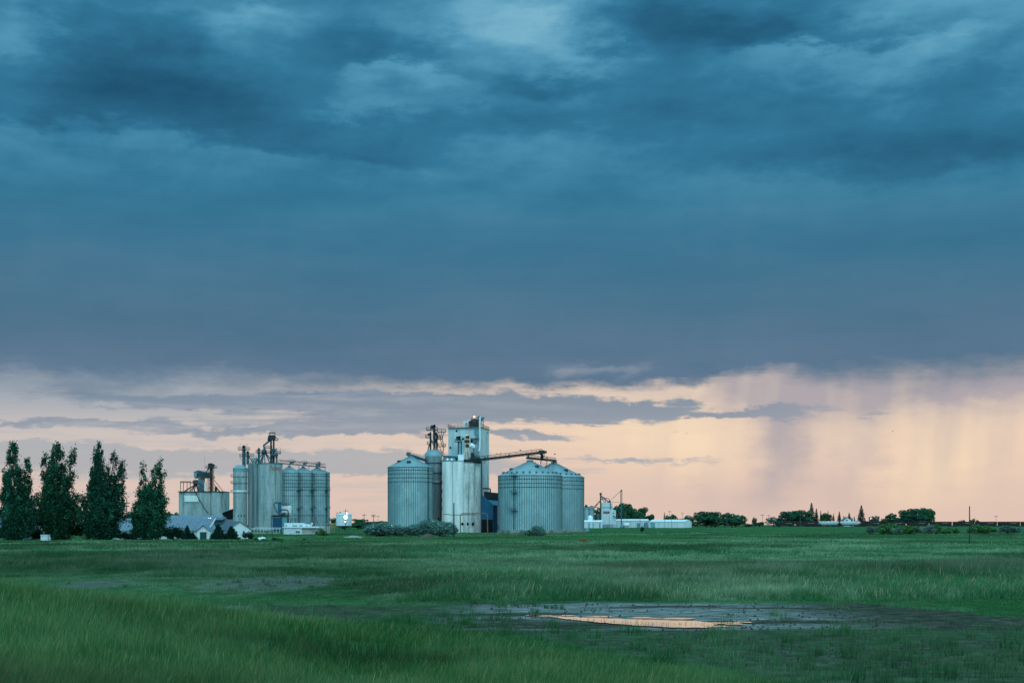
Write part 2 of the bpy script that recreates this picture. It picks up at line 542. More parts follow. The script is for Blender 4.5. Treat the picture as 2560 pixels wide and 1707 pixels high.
    up = up + shelf(curve([(-200, 170), (850, 182), (930, 164), (1040, 168), (1160, 178), (1300, 205), (2800, 200)], 120, 240), 66.0, .30, win(800, 900, 1080, 1340, P), False, 26.0)
    up = up + shelf(curve([(-200, 160), (1750, 158), (1900, 140), (2050, 150), (2200, 160), (2290, 132), (2420, 140), (2800, 150)], 100, 200), 90.0, .30, win(1700, 1960, 2330, 2560, P), False, 26.0)
    up = up + shelf(curve([(-200, 80), (520, 78), (620, 55), (700, 48), (800, 70), (2800, 80)], 20, 120), 66.0, .18, win(480, 600, 690, 880, P), False, 26.0)
    n1 = noise(P / 520.0, Q / 150.0, 21.0, 6, .58)
    n2 = noise(P / 190.0 + Q / 300.0, Q / 95.0, 33.0, 6, .56)
    n3_ = noise((P + Q * .5) / 60.0, (Q - P * .25) / 95.0, 44.0, 5, .6)
    hi = ss(900, 350, Q)
    lum = up * 1.0 + n1 * (hi * .46 + .12) + n2 * (hi * .24 + .04) + n3_ * (hi * .10 + .02) + .50
    deck = ramp(lum, [(0.0, lin(24, 76, 106)), (.22, lin(36, 96, 129)), (.45, lin(49, 118, 152)), (.70, lin(82, 150, 182)), (1.0, lin(122, 180, 204))])
    slate = ramp(ss(400, 960, Q + n1 * 120.0 + w1 * 60.0), [(0.0, lin(50, 115, 146)), (.40, lin(60, 115, 144)), (.72, lin(74, 115, 142)), (.92, lin(84, 115, 141)), (1.0, lin(92, 118, 143))])
    fall = noise(P / 70.0 + Q / 900.0, Q / 2600.0, 51.0, 3)
    slate = mix(slate, lin(110, 152, 178), (fall * .10 + n1 * .36 + n3_ * .04))
    slate = mix(slate, lin(40, 90, 118), (n1 * -.8 + n2 * -.25))
    upper = mix(deck, slate, ss(350, 640, Q))

    # ---------------- the glowing gap near the horizon
    left = ss(1500, 300, P)
    peach = ramp(ss(930, 1311, Q), [(0.0, lin(222, 202, 186)), (.36, lin(236, 208, 186)), (.62, lin(233, 204, 184)), (.85, lin(226, 197, 182)), (1.0, lin(225, 196, 181))])
    greyp = ramp(ss(930, 1311, Q), [(0.0, lin(140, 156, 172)), (.13, lin(164, 171, 180)), (.34, lin(200, 192, 190)), (.6, lin(216, 198, 188)), (1.0, lin(224, 198, 186))])
    peach = mix(peach, greyp, left * .95)
    glow = blobs([(1660, 1080, 130, 100, .75), (2330, 1170, 110, 90, .75), (1500, 1060, 170, 50, .30), (2430, 1080, 100, 120, .30)], lower=True)
    peach = mix(peach, lin(252, 223, 188), glow)
    # rain shafts, slightly slanted
    sl = (Q - 950) * .10
    r1 = noise((P + sl) / 170.0, Q / 900.0, 61.0, 3, .5)
    r2 = noise((P + sl) / 34.0, Q / 1300.0, 71.0, 3, .6)
    rm = ss(1450, 1720, P) * ss(1310, 1130, Q) * ss(900, 960, Q)
    shaft = (r1 * 1.7 + r2 * .08) * rm
    dk = blobs([(1935, 1120, 85, 130, .72), (1925, 1010, 80, 70, .35), (2140, 1150, 60, 150, .34), (1800, 965, 80, 46, .55), (2060, 985, 190, 60, .80),
                (2280, 965, 330, 52, .75), (1500, 1010, 90, 40, .15), (2500, 955, 110, 60, .70), (1745, 1180, 40, 120, .16), (1840, 1250, 160, 40, .18)], lower=True)
    peach = mix(peach, lin(176, 167, 172), mth('MAXIMUM', shaft * 1.15, 0.0) + dk)
    peach = mix(peach, lin(252, 224, 192), mth('MAXIMUM', shaft * -1.1, 0.0))
    # grey streak clouds in the gap
    st = blobs([
        (330, 998, 130, 12, .55), (560, 1000, 260, 16, .75), (760, 1000, 420, 22, .7), (980, 1018, 380, 34, .9), (1230, 1014, 210, 36, .8), (1390, 1024, 90, 28, .6), (1480, 1010, 110, 20, .80), (1610, 1022, 120, 24, .95), (1715, 1004, 50, 14, .6),
        (1330, 1040, 120, 18, .45), (90, 1058, 150, 12, .80), (355, 1054, 140, 10, .85), (640, 1078, 320, 13, .9), (900, 1066, 240, 24, .7), (1110, 1052, 120, 16, .5),
        (1960, 1024, 150, 12, .78), (1800, 1036, 120, 10, .66), (1945, 1046, 70, 13, .75), (2195, 1030, 75, 6, .55), (1330, 1094, 100, 10, .75), (1240, 1092, 160, 12, .4), (1590, 1148, 240, 9, .62), (1400, 1180, 150, 24, .34),
        (1690, 1072, 25, 7, .4), (1790, 1208, 330, 5, .30), (2480, 1208, 130, 4, .30), (2420, 1230, 200, 5, .25),
        (20, 985, 230, 26, .30), (500, 1030, 90, 10, .2), (190, 965, 110, 16, .45)], lower=True)
    broad = blobs([(330, 1154, 800, 36, 1.0), (1000, 1156, 420, 32, .75), (130, 1124, 260, 14, .5)], lower=True, sharp=True)
    sn = noise(P / 360.0, Q / 22.0, 81.0, 5, .6)
    sn2 = noise(P / 110.0, Q / 18.0, 91.0, 6, .68)
    sn3 = noise(P / 190.0 + sn * 1.2, Q / 15.0, 101.0, 6, .66)
    wisp = ss(960, 1000, Q) * ss(1120, 1070, Q) * ss(2100, 1500, P)
    smask = ss(.22, .74, st * .92 + sn * .80 + sn2 * .9 + sn3 * (wisp * 1.2 + .2) + wisp * .06)
    grey = ramp(ss(960, 1200, Q), [(0.0, lin(122, 140, 160)), (.5, lin(142, 153, 168)), (1.0, lin(168, 172, 180))])
    grey = mix(grey, lin(186, 176, 178), ss(1700, 2100, P) * .35)
    low = mix(peach, grey, smask * ss(1240, 1180, Q, 0.0, .92))
    low = mix(low, lin(160, 169, 178), ss(.20, .90, broad + sn * 1.1 + sn2 * .5) * .74)
    low = mix(low, lin(184, 183, 186), ss(-.10, .32, sn + sn2 * .6 + sn3 * .5) * ss(1900, 600, P) * .62)

    # ragged base of the cloud deck
    eb = curve([(-200, 950), (0, 936), (120, 944), (250, 968), (330, 950), (480, 932), (640, 940), (820, 962), (950, 950), (1100, 946), (1250, 958), (1400, 958), (1600, 950), (1740, 956), (1830, 936), (1915, 918), (2000, 942), (2080, 954),
                (2150, 938), (2260, 934), (2400, 944), (2480, 934), (2560, 916), (2800, 910)], 850, 1000)
    e = Q - (eb + 4.0) + w4 * 64.0 + w2 * 36.0 + sn2 * 30.0 + w5 * 6.0 + r2 * 12.0 * ss(1500, 1750, P)
    soft = left * 26.0 + ss(1750, 2200, P) * 26.0 + 16.0
    em = ss(-.9, 1.6, e / soft)
    sky = mix(upper, low, em)
    rim = blobs([(1420, 925, 40, 20, .34), (1480, 917, 80, 9, .32), (1570, 922, 30, 14, .26), (740, 935, 130, 10, .18), (120, 950, 130, 14, .2)], lower=True)
    rimc = mix(sky, lin(166, 170, 178), rim)

    # out of the photograph: cloud brightened overhead and behind the viewer to light the scene
    zen = ss(-150, -2600, Q)
    back = ss(.15, -.55, y)
    n3 = noise(x * 3.0, y * 3.0, z * 5.0, 4)
    bright = mix((.58, 1.28, 1.54, 1), (.35, .88, 1.12, 1), n3 * 1.6 + .4)
    side = mth('MAXIMUM', ss(-300, -2300, P), ss(2900, 4900, P))
    rimc = mix(rimc, (.17, .36, .46, 1), side)
    sky2 = mix(rimc, bright, mth('MAXIMUM', zen, back))
    # below the horizon: dim ground colour
    sky2 = mix(sky2, (.02, .05, .04, 1), ss(1330, 1700, Q))

    nis = N.new('ShaderNodeTexSky'); nis.sky_type = 'NISHITA'; nis.sun_disc = False
    nis.sun_elevation = SUN_EL; nis.sun_rotation = SUN_AZ
    b1 = N.new('ShaderNodeBackground'); b1.inputs[1].default_value = .06; L.new(nis.outputs[0], b1.inputs[0])
    b2 = N.new('ShaderNodeBackground'); b2.inputs[1].default_value = 1.0; L.new(sky2.s, b2.inputs[0])
    ms = N.new('ShaderNodeMixShader'); ms.inputs[0].default_value = .97
    L.new(b1.outputs[0], ms.inputs[1]); L.new(b2.outputs[0], ms.inputs[2])
    out = N.new('ShaderNodeOutputWorld'); L.new(ms.outputs[0], out.inputs['Surface'])


SUN_EL = math.radians(34); SUN_AZ = math.radians(165)
make_world()
sun = bpy.data.lights.new('sun', 'SUN'); sun.energy = .5; sun.angle = math.radians(20); sun.color = (1.0, .99, .96)
so = bpy.data.objects.new('sun', sun); COL.objects.link(so)
d = Vector((math.sin(SUN_AZ) * math.cos(SUN_EL), math.cos(SUN_AZ) * math.cos(SUN_EL), math.sin(SUN_EL)))
so.rotation_euler = d.to_track_quat('Z', 'Y').to_euler(); so.location = (0, -20, 60)

cam = bpy.data.cameras.new('camera'); co = bpy.data.objects.new('camera', cam); COL.objects.link(co)
cam.lens = 50; cam.sensor_width = 36; cam.clip_start = .5; cam.clip_end = 60000
cam.shift_y = (HY - 853.5) / 2560.0
co.location = (0, 0, CAMH); co.rotation_euler = (math.radians(90), 0, 0)
SC.camera = co
SC.view_settings.view_transform = 'Standard'; SC.view_settings.look = 'None'
SC.view_settings.exposure = 0; SC.view_settings.gamma = 1
SC.cycles.max_bounces = 5; SC.cycles.diffuse_bounces = 2; SC.cycles.transparent_max_bounces = 4


# ------------------------------------------------------------------ ground
def make_ground():
    ys = np.concatenate([np.linspace(-300, 8, 24), np.arange(9, 24, .5), np.arange(24, 62, .22), 62 * 1.012 ** np.arange(1, 260)])
    ys = ys[ys < 1450]; ys = np.concatenate([ys, np.geomspace(1500, 26000, 40)])
    nx = 300
    t = np.linspace(-1, 1, nx); t = .55 * t + .45 * t ** 3
    W = np.where(ys < 8, 160, np.maximum(30 + 1.15 * np.abs(ys), 40)); W = np.where(ys < 8, 160, W)
    W = np.interp(ys, [-300, 8, 40, 100, 1500, 26000], [200, 60, 60, 130, 1800, 26000])
    X = t[None, :] * W[:, None]; Y = np.repeat(ys[:, None], nx, 1)
    Z = ground(X, Y); m = mud(X, Y)
    Z = Z - m * (Y < 100) * .015
    me = bpy.data.meshes.new('ground')
    n = X.size
    me.vertices.add(n); me.vertices.foreach_set('co', np.stack([X, Y, Z], -1).astype(np.float32).ravel())
    ny = len(ys)
    i = np.arange(n).reshape(ny, nx)
    q = np.stack([i[:-1, :-1], i[:-1, 1:], i[1:, 1:], i[1:, :-1]], -1).reshape(-1, 4)
    me.loops.add(q.size); me.loops.foreach_set('vertex_index', q.astype(np.int32).ravel())
    me.polygons.add(len(q)); me.polygons.foreach_set('loop_start', np.arange(0, q.size, 4, dtype=np.int32))
    me.polygons.foreach_set('use_smooth', np.ones(len(q), bool))
    at = me.attributes.new('mud', 'FLOAT', 'POINT'); at.data.foreach_set('value', m.astype(np.float32).ravel())
    # wet sheen strips
    n1 = fbm(X * .16, Y * .5, 77)
    wet = sstep(40.2, 41.5, Y) * sstep(55.5, 54, Y) * sstep(-3.5, 1.0, X) * sstep(13, 7, X) * sstep(.34, .52, n1)
    wet = np.maximum(wet, .8 * sstep(52.5, 53.2, Y) * sstep(55, 54.3, Y) * sstep(-2, 1, X) * sstep(8, 5, X))
    wet = np.maximum(wet, .8 * np.exp(-(((X + 10.6) / 1.0) ** 2 + ((Y - 51) / 1.6) ** 2) ** 2))
    wet = np.maximum(wet, .34 * (m > .4) * (Y > 60) * (Y < 95))
    at = me.attributes.new('wet', 'FLOAT', 'POINT'); at.data.foreach_set('value', wet.astype(np.float32).ravel())
    me.update(calc_edges=True)
    m_ = bpy.data.materials.new('field ground'); N, L = nodes(m_)
    p = N['Principled BSDF']; p.inputs['Specular IOR Level'].default_value = .35
    tc = N.new('ShaderNodeTexCoord')

    def nz(scale, det=6, sx=1, sy=1, r=.6):
        mp = N.new('ShaderNodeMapping'); mp.inputs['Scale'].default_value = (scale * sx, scale * sy, scale)
        L.new(tc.outputs['Object'], mp.inputs['Vector'])
        k = N.new('ShaderNodeTexNoise'); k.inputs['Scale'].default_value = 1; k.inputs['Detail'].default_value = det; k.inputs['Roughness'].default_value = r
        L.new(mp.outputs[0], k.inputs['Vector']); return k.outputs['Fac']

    def rp(f, st):
        k = N.new('ShaderNodeValToRGB'); L.new(f, k.inputs[0]); e = k.color_ramp.elements
        while len(e) < len(st): e.new(.5)
        for a, (pp, c) in zip(e, st): a.position = pp; a.color = (*c, 1)
        return k.outputs[0]

    def mixc(f, a, b):
        k = N.new('ShaderNodeMix'); k.data_type = 'RGBA'
        if hasattr(f, 'is_linked'): L.new(f, k.inputs[0])
        else: k.inputs[0].default_value = f
        for i, x in ((6, a), (7, b)):
            if hasattr(x, 'is_linked'): L.new(x, k.inputs[i])
            else: k.inputs[i].default_value = (*x, 1)
        return k.outputs[2]
    g1 = rp(nz(.05, 8, .35, 1.0), [(.30, (.022, .080, .036)), (.45, (.036, .118, .053)), (.58, (.062, .158, .077)), (.72, (.105, .195, .105))])
    g2 = rp(nz(1.1, 8, 1, .45, .7), [(.3, (.012, .055, .022)), (.7, (.060, .160, .060))])
    g3 = rp(nz(1, 6, .55, .035, .65), [(.32, (.010, .058, .020)), (.5, (.034, .112, .042)), (.68, (.085, .175, .075))])
    g4 = rp(nz(1, 4, .045, .012, .6), [(.35, (.014, .075, .026)), (.6, (.060, .150, .056))])
    gr = mixc(.5, mixc(.4, g1, g2), mixc(.4, g3, g4))
    md = rp(nz(1.6, 8, 1, 1, .7), [(.3, (.012, .024, .018)), (.48, (.038, .050, .036)), (.68, (.115, .108, .088))])
    a1 = N.new('ShaderNodeAttribute'); a1.attribute_name = 'mud'
    a2 = N.new('ShaderNodeAttribute'); a2.attribute_name = 'wet'
    base = mixc(a1.outputs['Fac'], gr, md)
    # wetness lowers roughness, broken by clods
    wn = nz(2.4, 5, .5, 1.6)
    mr = N.new('ShaderNodeMapRange'); mr.inputs[1].default_value = .38; mr.inputs[2].default_value = .64; L.new(wn, mr.inputs[0])
    mu = N.new('ShaderNodeMath'); mu.operation = 'MULTIPLY'; L.new(mr.outputs[0], mu.inputs[0]); L.new(a2.outputs['Fac'], mu.inputs[1])
    silt_sheen = rp(nz(2.0, 6, .4, 1.5, .7), [(.3, (.11, .125, .12)), (.6, (.27, .285, .28))])  # pale wet silt, with the sky sheen painted into its colour
    base = mixc(mu.outputs[0], base, silt_sheen)
    L.new(base, p.inputs['Base Color'])
    rr = N.new('ShaderNodeMapRange'); rr.inputs[3].default_value = .95; rr.inputs[4].default_value = .42; L.new(mu.outputs[0], rr.inputs[0])
    L.new(rr.outputs[0], p.inputs['Roughness'])
    sp = N.new('ShaderNodeMapRange'); sp.inputs[3].default_value = .0; sp.inputs[4].default_value = 1.0; L.new(mu.outputs[0], sp.inputs[0])
    L.new(sp.outputs[0], p.inputs['Specular IOR Level'])
    bp = N.new('ShaderNodeBump'); bp.inputs['Strength'].default_value = .5; bp.inputs['Distance'].default_value = .06
    bs = N.new('ShaderNodeMapRange'); bs.inputs[3].default_value = .5; bs.inputs[4].default_value = .03; L.new(mu.outputs[0], bs.inputs[0]); L.new(bs.outputs[0], bp.inputs['Strength'])
    L.new(nz(3.2, 6), bp.inputs['Height']); L.new(bp.outputs[0], p.inputs['Normal'])
    me.materials.append(m_)
    o = bpy.data.objects.new('ground', me); COL.objects.link(o); tag(o, kind='structure')


make_ground()


def make_water():
    pts = [(1372, 1540), (1450, 1543), (1560, 1547.5), (1660, 1550), (1740, 1552), (1778, 1556), (1792, 1562), (1770, 1569), (1680, 1569), (1600, 1564.5), (1520, 1558), (1440, 1550.5), (1395, 1545)]
    W = []
    for a, b in zip(pts, pts[1:] + pts[:1]):
        for k in range(10):
            px = a[0] + (b[0] - a[0]) * k / 10; py = a[1] + (b[1] - a[1]) * k / 10
            D = 10668 / (py - HY); X = (px - CX) / F * D
            W.append((X + random.uniform(-.08, .08), D + random.uniform(-.10, .10), .015))
    # a narrow ragged pool and the little pools that have broken off it
    faces = [tuple(range(len(W)))]
    rr = random.Random(21)
    for px, py, wx_, wy in ((1352, 1539.5, .45, .5), (1330, 1538, .3, .35), (1812, 1557, .5, .35), (1835, 1560, .35, .3), (1800, 1566, .4, .3), (1700, 1546.5, .55, .3), (1610, 1544.5, .5, .3), (1500, 1541.5, .45, .3), (1860, 1555, .3, .25), (1420, 1538.5, .3, .3)):
        D = 10668 / (py - HY); X = (px - CX) / F * D; b = len(W)
        for i in range(16):
            a = 2 * math.pi * i / 16; q = rr.uniform(.6, 1.2); W.append((X + wx_ * q * math.cos(a), D + wy * q * math.sin(a), .012))
        faces.append(tuple(range(b, b + 16)))
    me = bpy.data.meshes.new('water'); me.from_pydata(W, [], faces)
    m = bpy.data.materials.new('pool water'); N, L = nodes(m); p = N['Principled BSDF']
    p.inputs['Base Color'].default_value = (.02, .03, .03, 1); p.inputs['Roughness'].default_value = .03; p.inputs['IOR'].default_value = 1.33
    p.inputs['Specular IOR Level'].default_value = 1.0
    tc = N.new('ShaderNodeTexCoord'); k = N.new('ShaderNodeTexNoise'); k.inputs['Scale'].default_value = 3; k.inputs['Detail'].default_value = 4
    L.new(tc.outputs['Object'], k.inputs['Vector'])
    bp = N.new('ShaderNodeBump'); bp.inputs['Strength'].default_value = .006; bp.inputs['Distance'].default_value = .01
    L.new(k.outputs['Fac'], bp.inputs['Height']); L.new(bp.outputs[0], p.inputs['Normal'])
    me.materials.append(m)
    o = bpy.data.objects.new('water', me); COL.objects.link(o); tag(o, kind='structure')


make_water()


# ------------------------------------------------------------------ grass
def blades(x, y, h, wd, lean, tintr, tintt, seed):
    """three-triangle blades as 4-vertex + tip; returned as triangles (n*9,3) and tints"""
    r = np.random.default_rng(seed); n = len(x)
    z = ground(x, y) - .02
    a = r.uniform(0, 2 * np.pi, n); ca, sa = np.cos(a) * wd / 2, np.sin(a) * wd / 2
    lx = lean[0] * h + r.normal(0, .20, n) * h; ly = lean[1] * h + r.normal(0, .20, n) * h
    B0 = np.stack([x - ca, y - sa, z], -1); B1 = np.stack([x + ca, y + sa, z], -1)
    mx, my, mz = x + lx * .35, y + ly * .35, z + h * .58
    M0 = np.stack([mx - ca * .8, my - sa * .8, mz], -1); M1 = np.stack([mx + ca * .8, my + sa * .8, mz], -1)
    T = np.stack([x + lx, y + ly, z + h * r.uniform(.9, 1.05, n)], -1)
    V = np.stack([B0, B1, M1, B0, M1, M0, M0, M1, T], 1).reshape(-1, 3)
    cm = tintr * .45 + tintt * .55
    C = np.stack([tintr, tintr, cm, tintr, cm, cm, cm, cm, tintt], 1).reshape(-1, 3)
    return V, C


def grass_tints(x, y, r, tall):
    n = len(x)
    p = fbm(x * .10, y * .045, 41); q = fbm(x * .6, y * .28, 43); q2 = vnoise(x * 2.1, y * 1.1, 46)
    zone = .50 * sstep(76, 88, y) * sstep(150, 115, y) * sstep(-10, -4, x) - .30 * sstep(54, 57, y) * sstep(80, 70, y) - .26 * sstep(42, 38, y) + .16 * sstep(26, 20, y)
    k = np.clip(zone + (p - .5) * 2.8 + .45 + (q - .5) * 2.0 + (q2 - .5) * .7, 0, 1)[:, None]
    lift = np.where(y > 56, 1.80, 1.25)[:, None] * np.where((y > 56)[:, None], np.array([1.45, 1.0, 1.12]), np.array([1.15, 1.0, .9]))
    dark = np.array([.008, .052, .016]); mid = np.array([.028, .122, .044]); pale = np.array([.100, .192, .108])
    root = dark * (1 - k) + mid * k * .8
    tip = mid * (1 - k) * .9 + pale * k
    gl = np.clip((fbm(x * .055, y * .03, 47) - .5) * 4 + .5, 0, 1)[:, None]
    shade = 1 - .6 * np.exp(-(((x + 3.6) / 3.4) ** 2 + ((y - 30.6) / 1.7) ** 2)) - .5 * np.exp(-(((x + 9.2) / .8) ** 2 + ((y - 33.2) / .8) ** 2))  # shade of the bank's hollows put into the blade colour
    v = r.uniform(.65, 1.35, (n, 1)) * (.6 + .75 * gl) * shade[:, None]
    straw = (r.uniform(0, 1, (n, 1)) < .055 * tall[:, None])
    tip = np.where(straw, np.array([.30, .31, .18]), tip)
    return root * v * lift, tip * v * lift


def make_grass():
    gm = mat_leaf('grass blades', trans=.35)

    def scatter(n, d0, d1, seed, power=1.0):
        r = np.random.default_rng(seed)
        y = 1 / r.uniform(1 / d1, 1 / d0, n)
        x = r.uniform(-1, 1, n) * (.43 * y + 4)
        return x, y, r
    # --- standing meadow, from the pool's far bank outwards
    x, y, r = scatter(250000, 41, 330, 1)
    m = mud(x, y); keep = m < r.uniform(.25, .95, len(x)) ** 1.0
    x, y = x[keep], y[keep]; mk = m[keep]
    tallz = sstep(56, 58, y) * sstep(105, 70, y) * sstep(-9, -3, x + (fbm(x * .1, y * .1, 61) - .5) * 10)
    hp = fbm(x * .12, y * .06, 63)
    lowz = sstep(-2, -6, x) * sstep(100, 80, y)
    h = (.16 + .20 * hp) * (1 - .6 * lowz) + .50 * tallz * (.6 + .5 * hp) + .25 * sstep(.5, .7, hp) * (y > 80)
    h = h * np.where(y < 56, .55, 1) * np.where(y < 75, .82, 1) * (1 - .6 * mk) * r.uniform(.6, 1.2, len(x))
    wd = np.maximum(.012, y / 1422 * .55) * r.uniform(.7, 1.2, len(x))
    xs = np.concatenate([x + r.normal(0, .10, len(x)) for _ in range(3)]); ys = np.concatenate([y + r.normal(0, .10, len(x)) for _ in range(3)])
    h3 = np.tile(h, 3) * r.uniform(.75, 1.15, len(xs)); w3 = np.tile(wd, 3); tz = np.tile(tallz, 3)
    a, b = grass_tints(xs, ys, r, tz)
    a = a * (1 - .35 * tz[:, None]); 
    V, C = blades(xs, ys, h3, w3, (.14, 0.02), a, b, 2)
    # coarser tufts on the far pasture up to the elevators
    r = np.random.default_rng(12); n = 120000
    yf = 1 / r.uniform(1 / 640, 1 / 315, n); xf = r.uniform(-1, 1, n) * (.40 * yf + 4)
    road = (xf > -90) & (xf < -12) & (np.abs(yf - (352 + 9 * np.clip((xf + 86) / 72, 0, 1) ** 2)) < 5)
    xf, yf = xf[~road], yf[~road]; hf = (.18 + .5 * fbm(xf * .08, yf * .02, 91) ** 2) * r.uniform(.6, 1.3, len(xf))
    a, b = grass_tints(xf, yf * 1.0, r, np.zeros(len(xf)))
    k = np.clip((fbm(xf * .03, yf * .012, 95) - .5) * 4 + .5, 0, 1)[:, None]; b = b * (1 - k) + np.array([.105, .290, .105]) * k
    V2, C2 = blades(xf, yf, hf, np.maximum(.22, yf / 1422 * .9) * r.uniform(.6, 1.3, len(xf)), (.05, 0), a, b, 13)
    V = np.concatenate([V, V2]); C = np.concatenate([C, C2])
    o = bpy.data.objects.new('meadow_grass', np_mesh('meadow_grass', V, 3, gm, C)); COL.objects.link(o)
    tag(o, 'green meadow grass standing between the pool and the grain elevators', 'grass', kind='stuff')
    # --- foreground bank
    x, y, r = scatter(150000, 13, 47, 3)
    m = mud(x, y); keep = m < r.uniform(.2, .55, len(x))
    x, y = x[keep], y[keep]
    hp = fbm(x * .22, y * .2, 65)
    bank = np.clip(((36.9 - y) * .44 + .6 - x) / 2.2, 0, 1)
    h = (.12 + .28 * bank * (.45 + .9 * hp)) * r.uniform(.65, 1.2, len(x)) * np.where(y > 40, .6, 1)
    wd = np.maximum(.008, y / 1422 * .42) * r.uniform(.6, 1.2, len(x))
    xs = np.concatenate([x + r.normal(0, .06, len(x)) for _ in range(3)]); ys = np.concatenate([y + r.normal(0, .06, len(x)) for _ in range(3)])
    h3 = np.tile(h, 3) * r.uniform(.7, 1.15, len(xs)); w3 = np.tile(wd, 3); bk = np.tile(bank, 3)
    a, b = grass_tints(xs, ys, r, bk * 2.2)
    ns = 900
    sy_ = 1 / r.uniform(1 / 42, 1 / 15, ns); sx_ = r.uniform(-1, 1, ns) * (.43 * sy_ + 3)
    kk = ((36.9 - sy_) * .44 + .2 - sx_ > 0) & (fbm(sx_ * .25, sy_ * .2, 67) > .47); sx_, sy_ = sx_[kk], sy_[kk]
    xs = np.concatenate([xs, sx_]); ys = np.concatenate([ys, sy_]); h3 = np.concatenate([h3, r.uniform(.34, .62, len(sx_))]); w3 = np.concatenate([w3, np.maximum(.008, sy_ / 1422 * .45)])
    a = np.concatenate([a, np.tile([.05, .12, .04], (len(sx_), 1))]); b = np.concatenate([b, np.array([.30, .27, .17])[None, :] * r.uniform(.4, 1.1, (len(sx_), 1))])
    fg = np.array([1.0, 1.04, .84])
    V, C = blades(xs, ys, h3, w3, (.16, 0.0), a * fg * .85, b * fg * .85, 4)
    o = bpy.data.objects.new('foreground_grass', np_mesh('foreground_grass', V, 3, gm, C)); COL.objects.link(o)
    tag(o, 'long wind-bent grass on the near bank in front of the pool', 'grass', kind='stuff')
    # --- rushes and tufts in the marsh
    r = np.random.default_rng(5)
    n = 1500
    y = 1 / r.uniform(1 / 85, 1 / 26, n); x = r.uniform(-1, 1, n) * (.43 * y + 3)
    m = mud(x, y); k = (m > .12) & ~((np.abs(x - 3.6) < 3.0) & (np.abs(y - 43.7) < 2.2) & (r.uniform(0, 1, n) < .9))
    near = r.uniform(0, 1, n) < np.where((y > 40.5) & (y < 56) & (x > 2), .12, 1)
    k = k & near
    x, y = x[k], y[k]
    nb = r.integers(8, 46, len(x)); sz = r.uniform(.12, .42, len(x)) * np.where(y < 40, 1.15, .9)
    xs = np.repeat(x, nb); ys = np.repeat(y, nb); hs = np.repeat(sz, nb)
    sp = np.repeat(r.uniform(.06, .30, len(x)), nb)
    xs = xs + r.normal(0, 1, len(xs)) * sp; ys = ys + r.normal(0, 1, len(xs)) * sp * 1.3
    hs = hs * r.uniform(.5, 1.2, len(xs))
    wd = np.maximum(.01, ys / 1422 * .5)
    a, b = grass_tints(xs, ys, r, np.zeros(len(xs)))
    # fringe of blades standing along the near edge of the pool and in it
    fx = np.concatenate([r.uniform(.6, 6.6, 700), r.uniform(.9, 6.2, 8)]); fy = np.concatenate([46.7 - .93 * (fx[:700] - .7) + .055 * (fx[:700] - .7) ** 2 - r.exponential(.4, 700) - .75, 45.9 - .42 * (fx[700:] - .9) + r.uniform(-.9, .6, 8)])
    fh = np.concatenate([r.uniform(.04, .15, 700) * np.where(r.uniform(0, 1, 700) < .86, .32, 1.15), r.uniform(.04, .12, 8)]); fa, fb = grass_tints(fx, fy, r, np.zeros(len(fx)))
    xs = np.concatenate([xs, fx]); ys = np.concatenate([ys, fy]); hs = np.concatenate([hs, fh]); wd = np.maximum(.01, ys / 1422 * .5)
    a = np.concatenate([a, fa * .7]); b = np.concatenate([b, fb * .7])
    V, C = blades(xs, ys, hs, wd, (.12, 0), a * .85, b * .95, 6)
    o = bpy.data.objects.new('marsh_tufts', np_mesh('marsh_tufts', V, 3, gm, C)); COL.objects.link(o)
    tag(o, 'dark green rushes and grass tufts scattered over the wet mud', 'grass', kind='stuff')
    # --- clods on the mud
    r = np.random.default_rng(8); n = 1700
    y = 1 / r.uniform(1 / 56, 1 / 30, n); x = r.uniform(-.1, 1, n) * (.43 * y + 3)
    k = mud(x, y) > .5; x, y = x[k], y[k]; s = r.uniform(.02, .075, len(x)); z = ground(x, y)
    k = ~((np.abs(x - 3.9) < 2.8) & (np.abs(y - 43.5) < 2.3)); x, y, s, z = x[k], y[k], s[k], z[k]
    a = r.uniform(0, 6.28, len(x))
    P = [np.stack([x + np.cos(a + t) * s * q, y + np.sin(a + t) * s * q, z - .03 + 0 * s], -1) for t, q in ((0, 1.2), (1.6, .9), (3.1, 1.3), (4.7, 1.0))]
    T = np.stack([x, y, z + s * .9], -1)
    V = np.stack([v for i in range(4) for v in (P[i], P[(i + 1) % 4], T)], 1).reshape(-1, 3)
    mm = mat_basic('mud clods', (.030, .032, .030), (.06, .058, .05), rough=.9, scale=(1, 1, 1))
    o = bpy.data.objects.new('mud_clods', np_mesh('mud_clods', V, 3, mm)); COL.objects.link(o)
    tag(o, 'dark clods of earth strewn over the mud flat right of the pool', 'mud', kind='stuff')


make_grass()


# ------------------------------------------------------------------ trees and shrubs
def leaf_quads(pts, size, tint, r, flat=0.0):
    n = len(pts)
    d = r.normal(0, 1, (n, 3)); d[:, 2] *= (1 - flat); d /= np.linalg.norm(d, axis=1)[:, None]
    e = r.normal(0, 1, (n, 3)); e -= (e * d).sum(1)[:, None] * d; e /= np.linalg.norm(e, axis=1)[:, None]
    s = (size * r.uniform(.6, 1.35, n))[:, None]
    V = np.stack([pts - d * s * .6, pts + e * s * .36, pts + d * s * .6, pts - e * s * .36], 1).reshape(-1, 3)
    return V, np.repeat(tint, 4, 0)


def tint_var(base, n, r, spread=.35, hue=.12):
    b = np.array(base)[None, :] * np.exp(r.normal(0, spread, (n, 1)))
    b[:, 0] *= np.exp(r.normal(0, hue, n)); return np.clip(b, 0, .9)


def crown_part(name, parent, V, C):
    o = bpy.data.objects.new(name, np_mesh(name, V, 4, M.leaf, C)); COL.objects.link(o); o.parent = parent
    return o


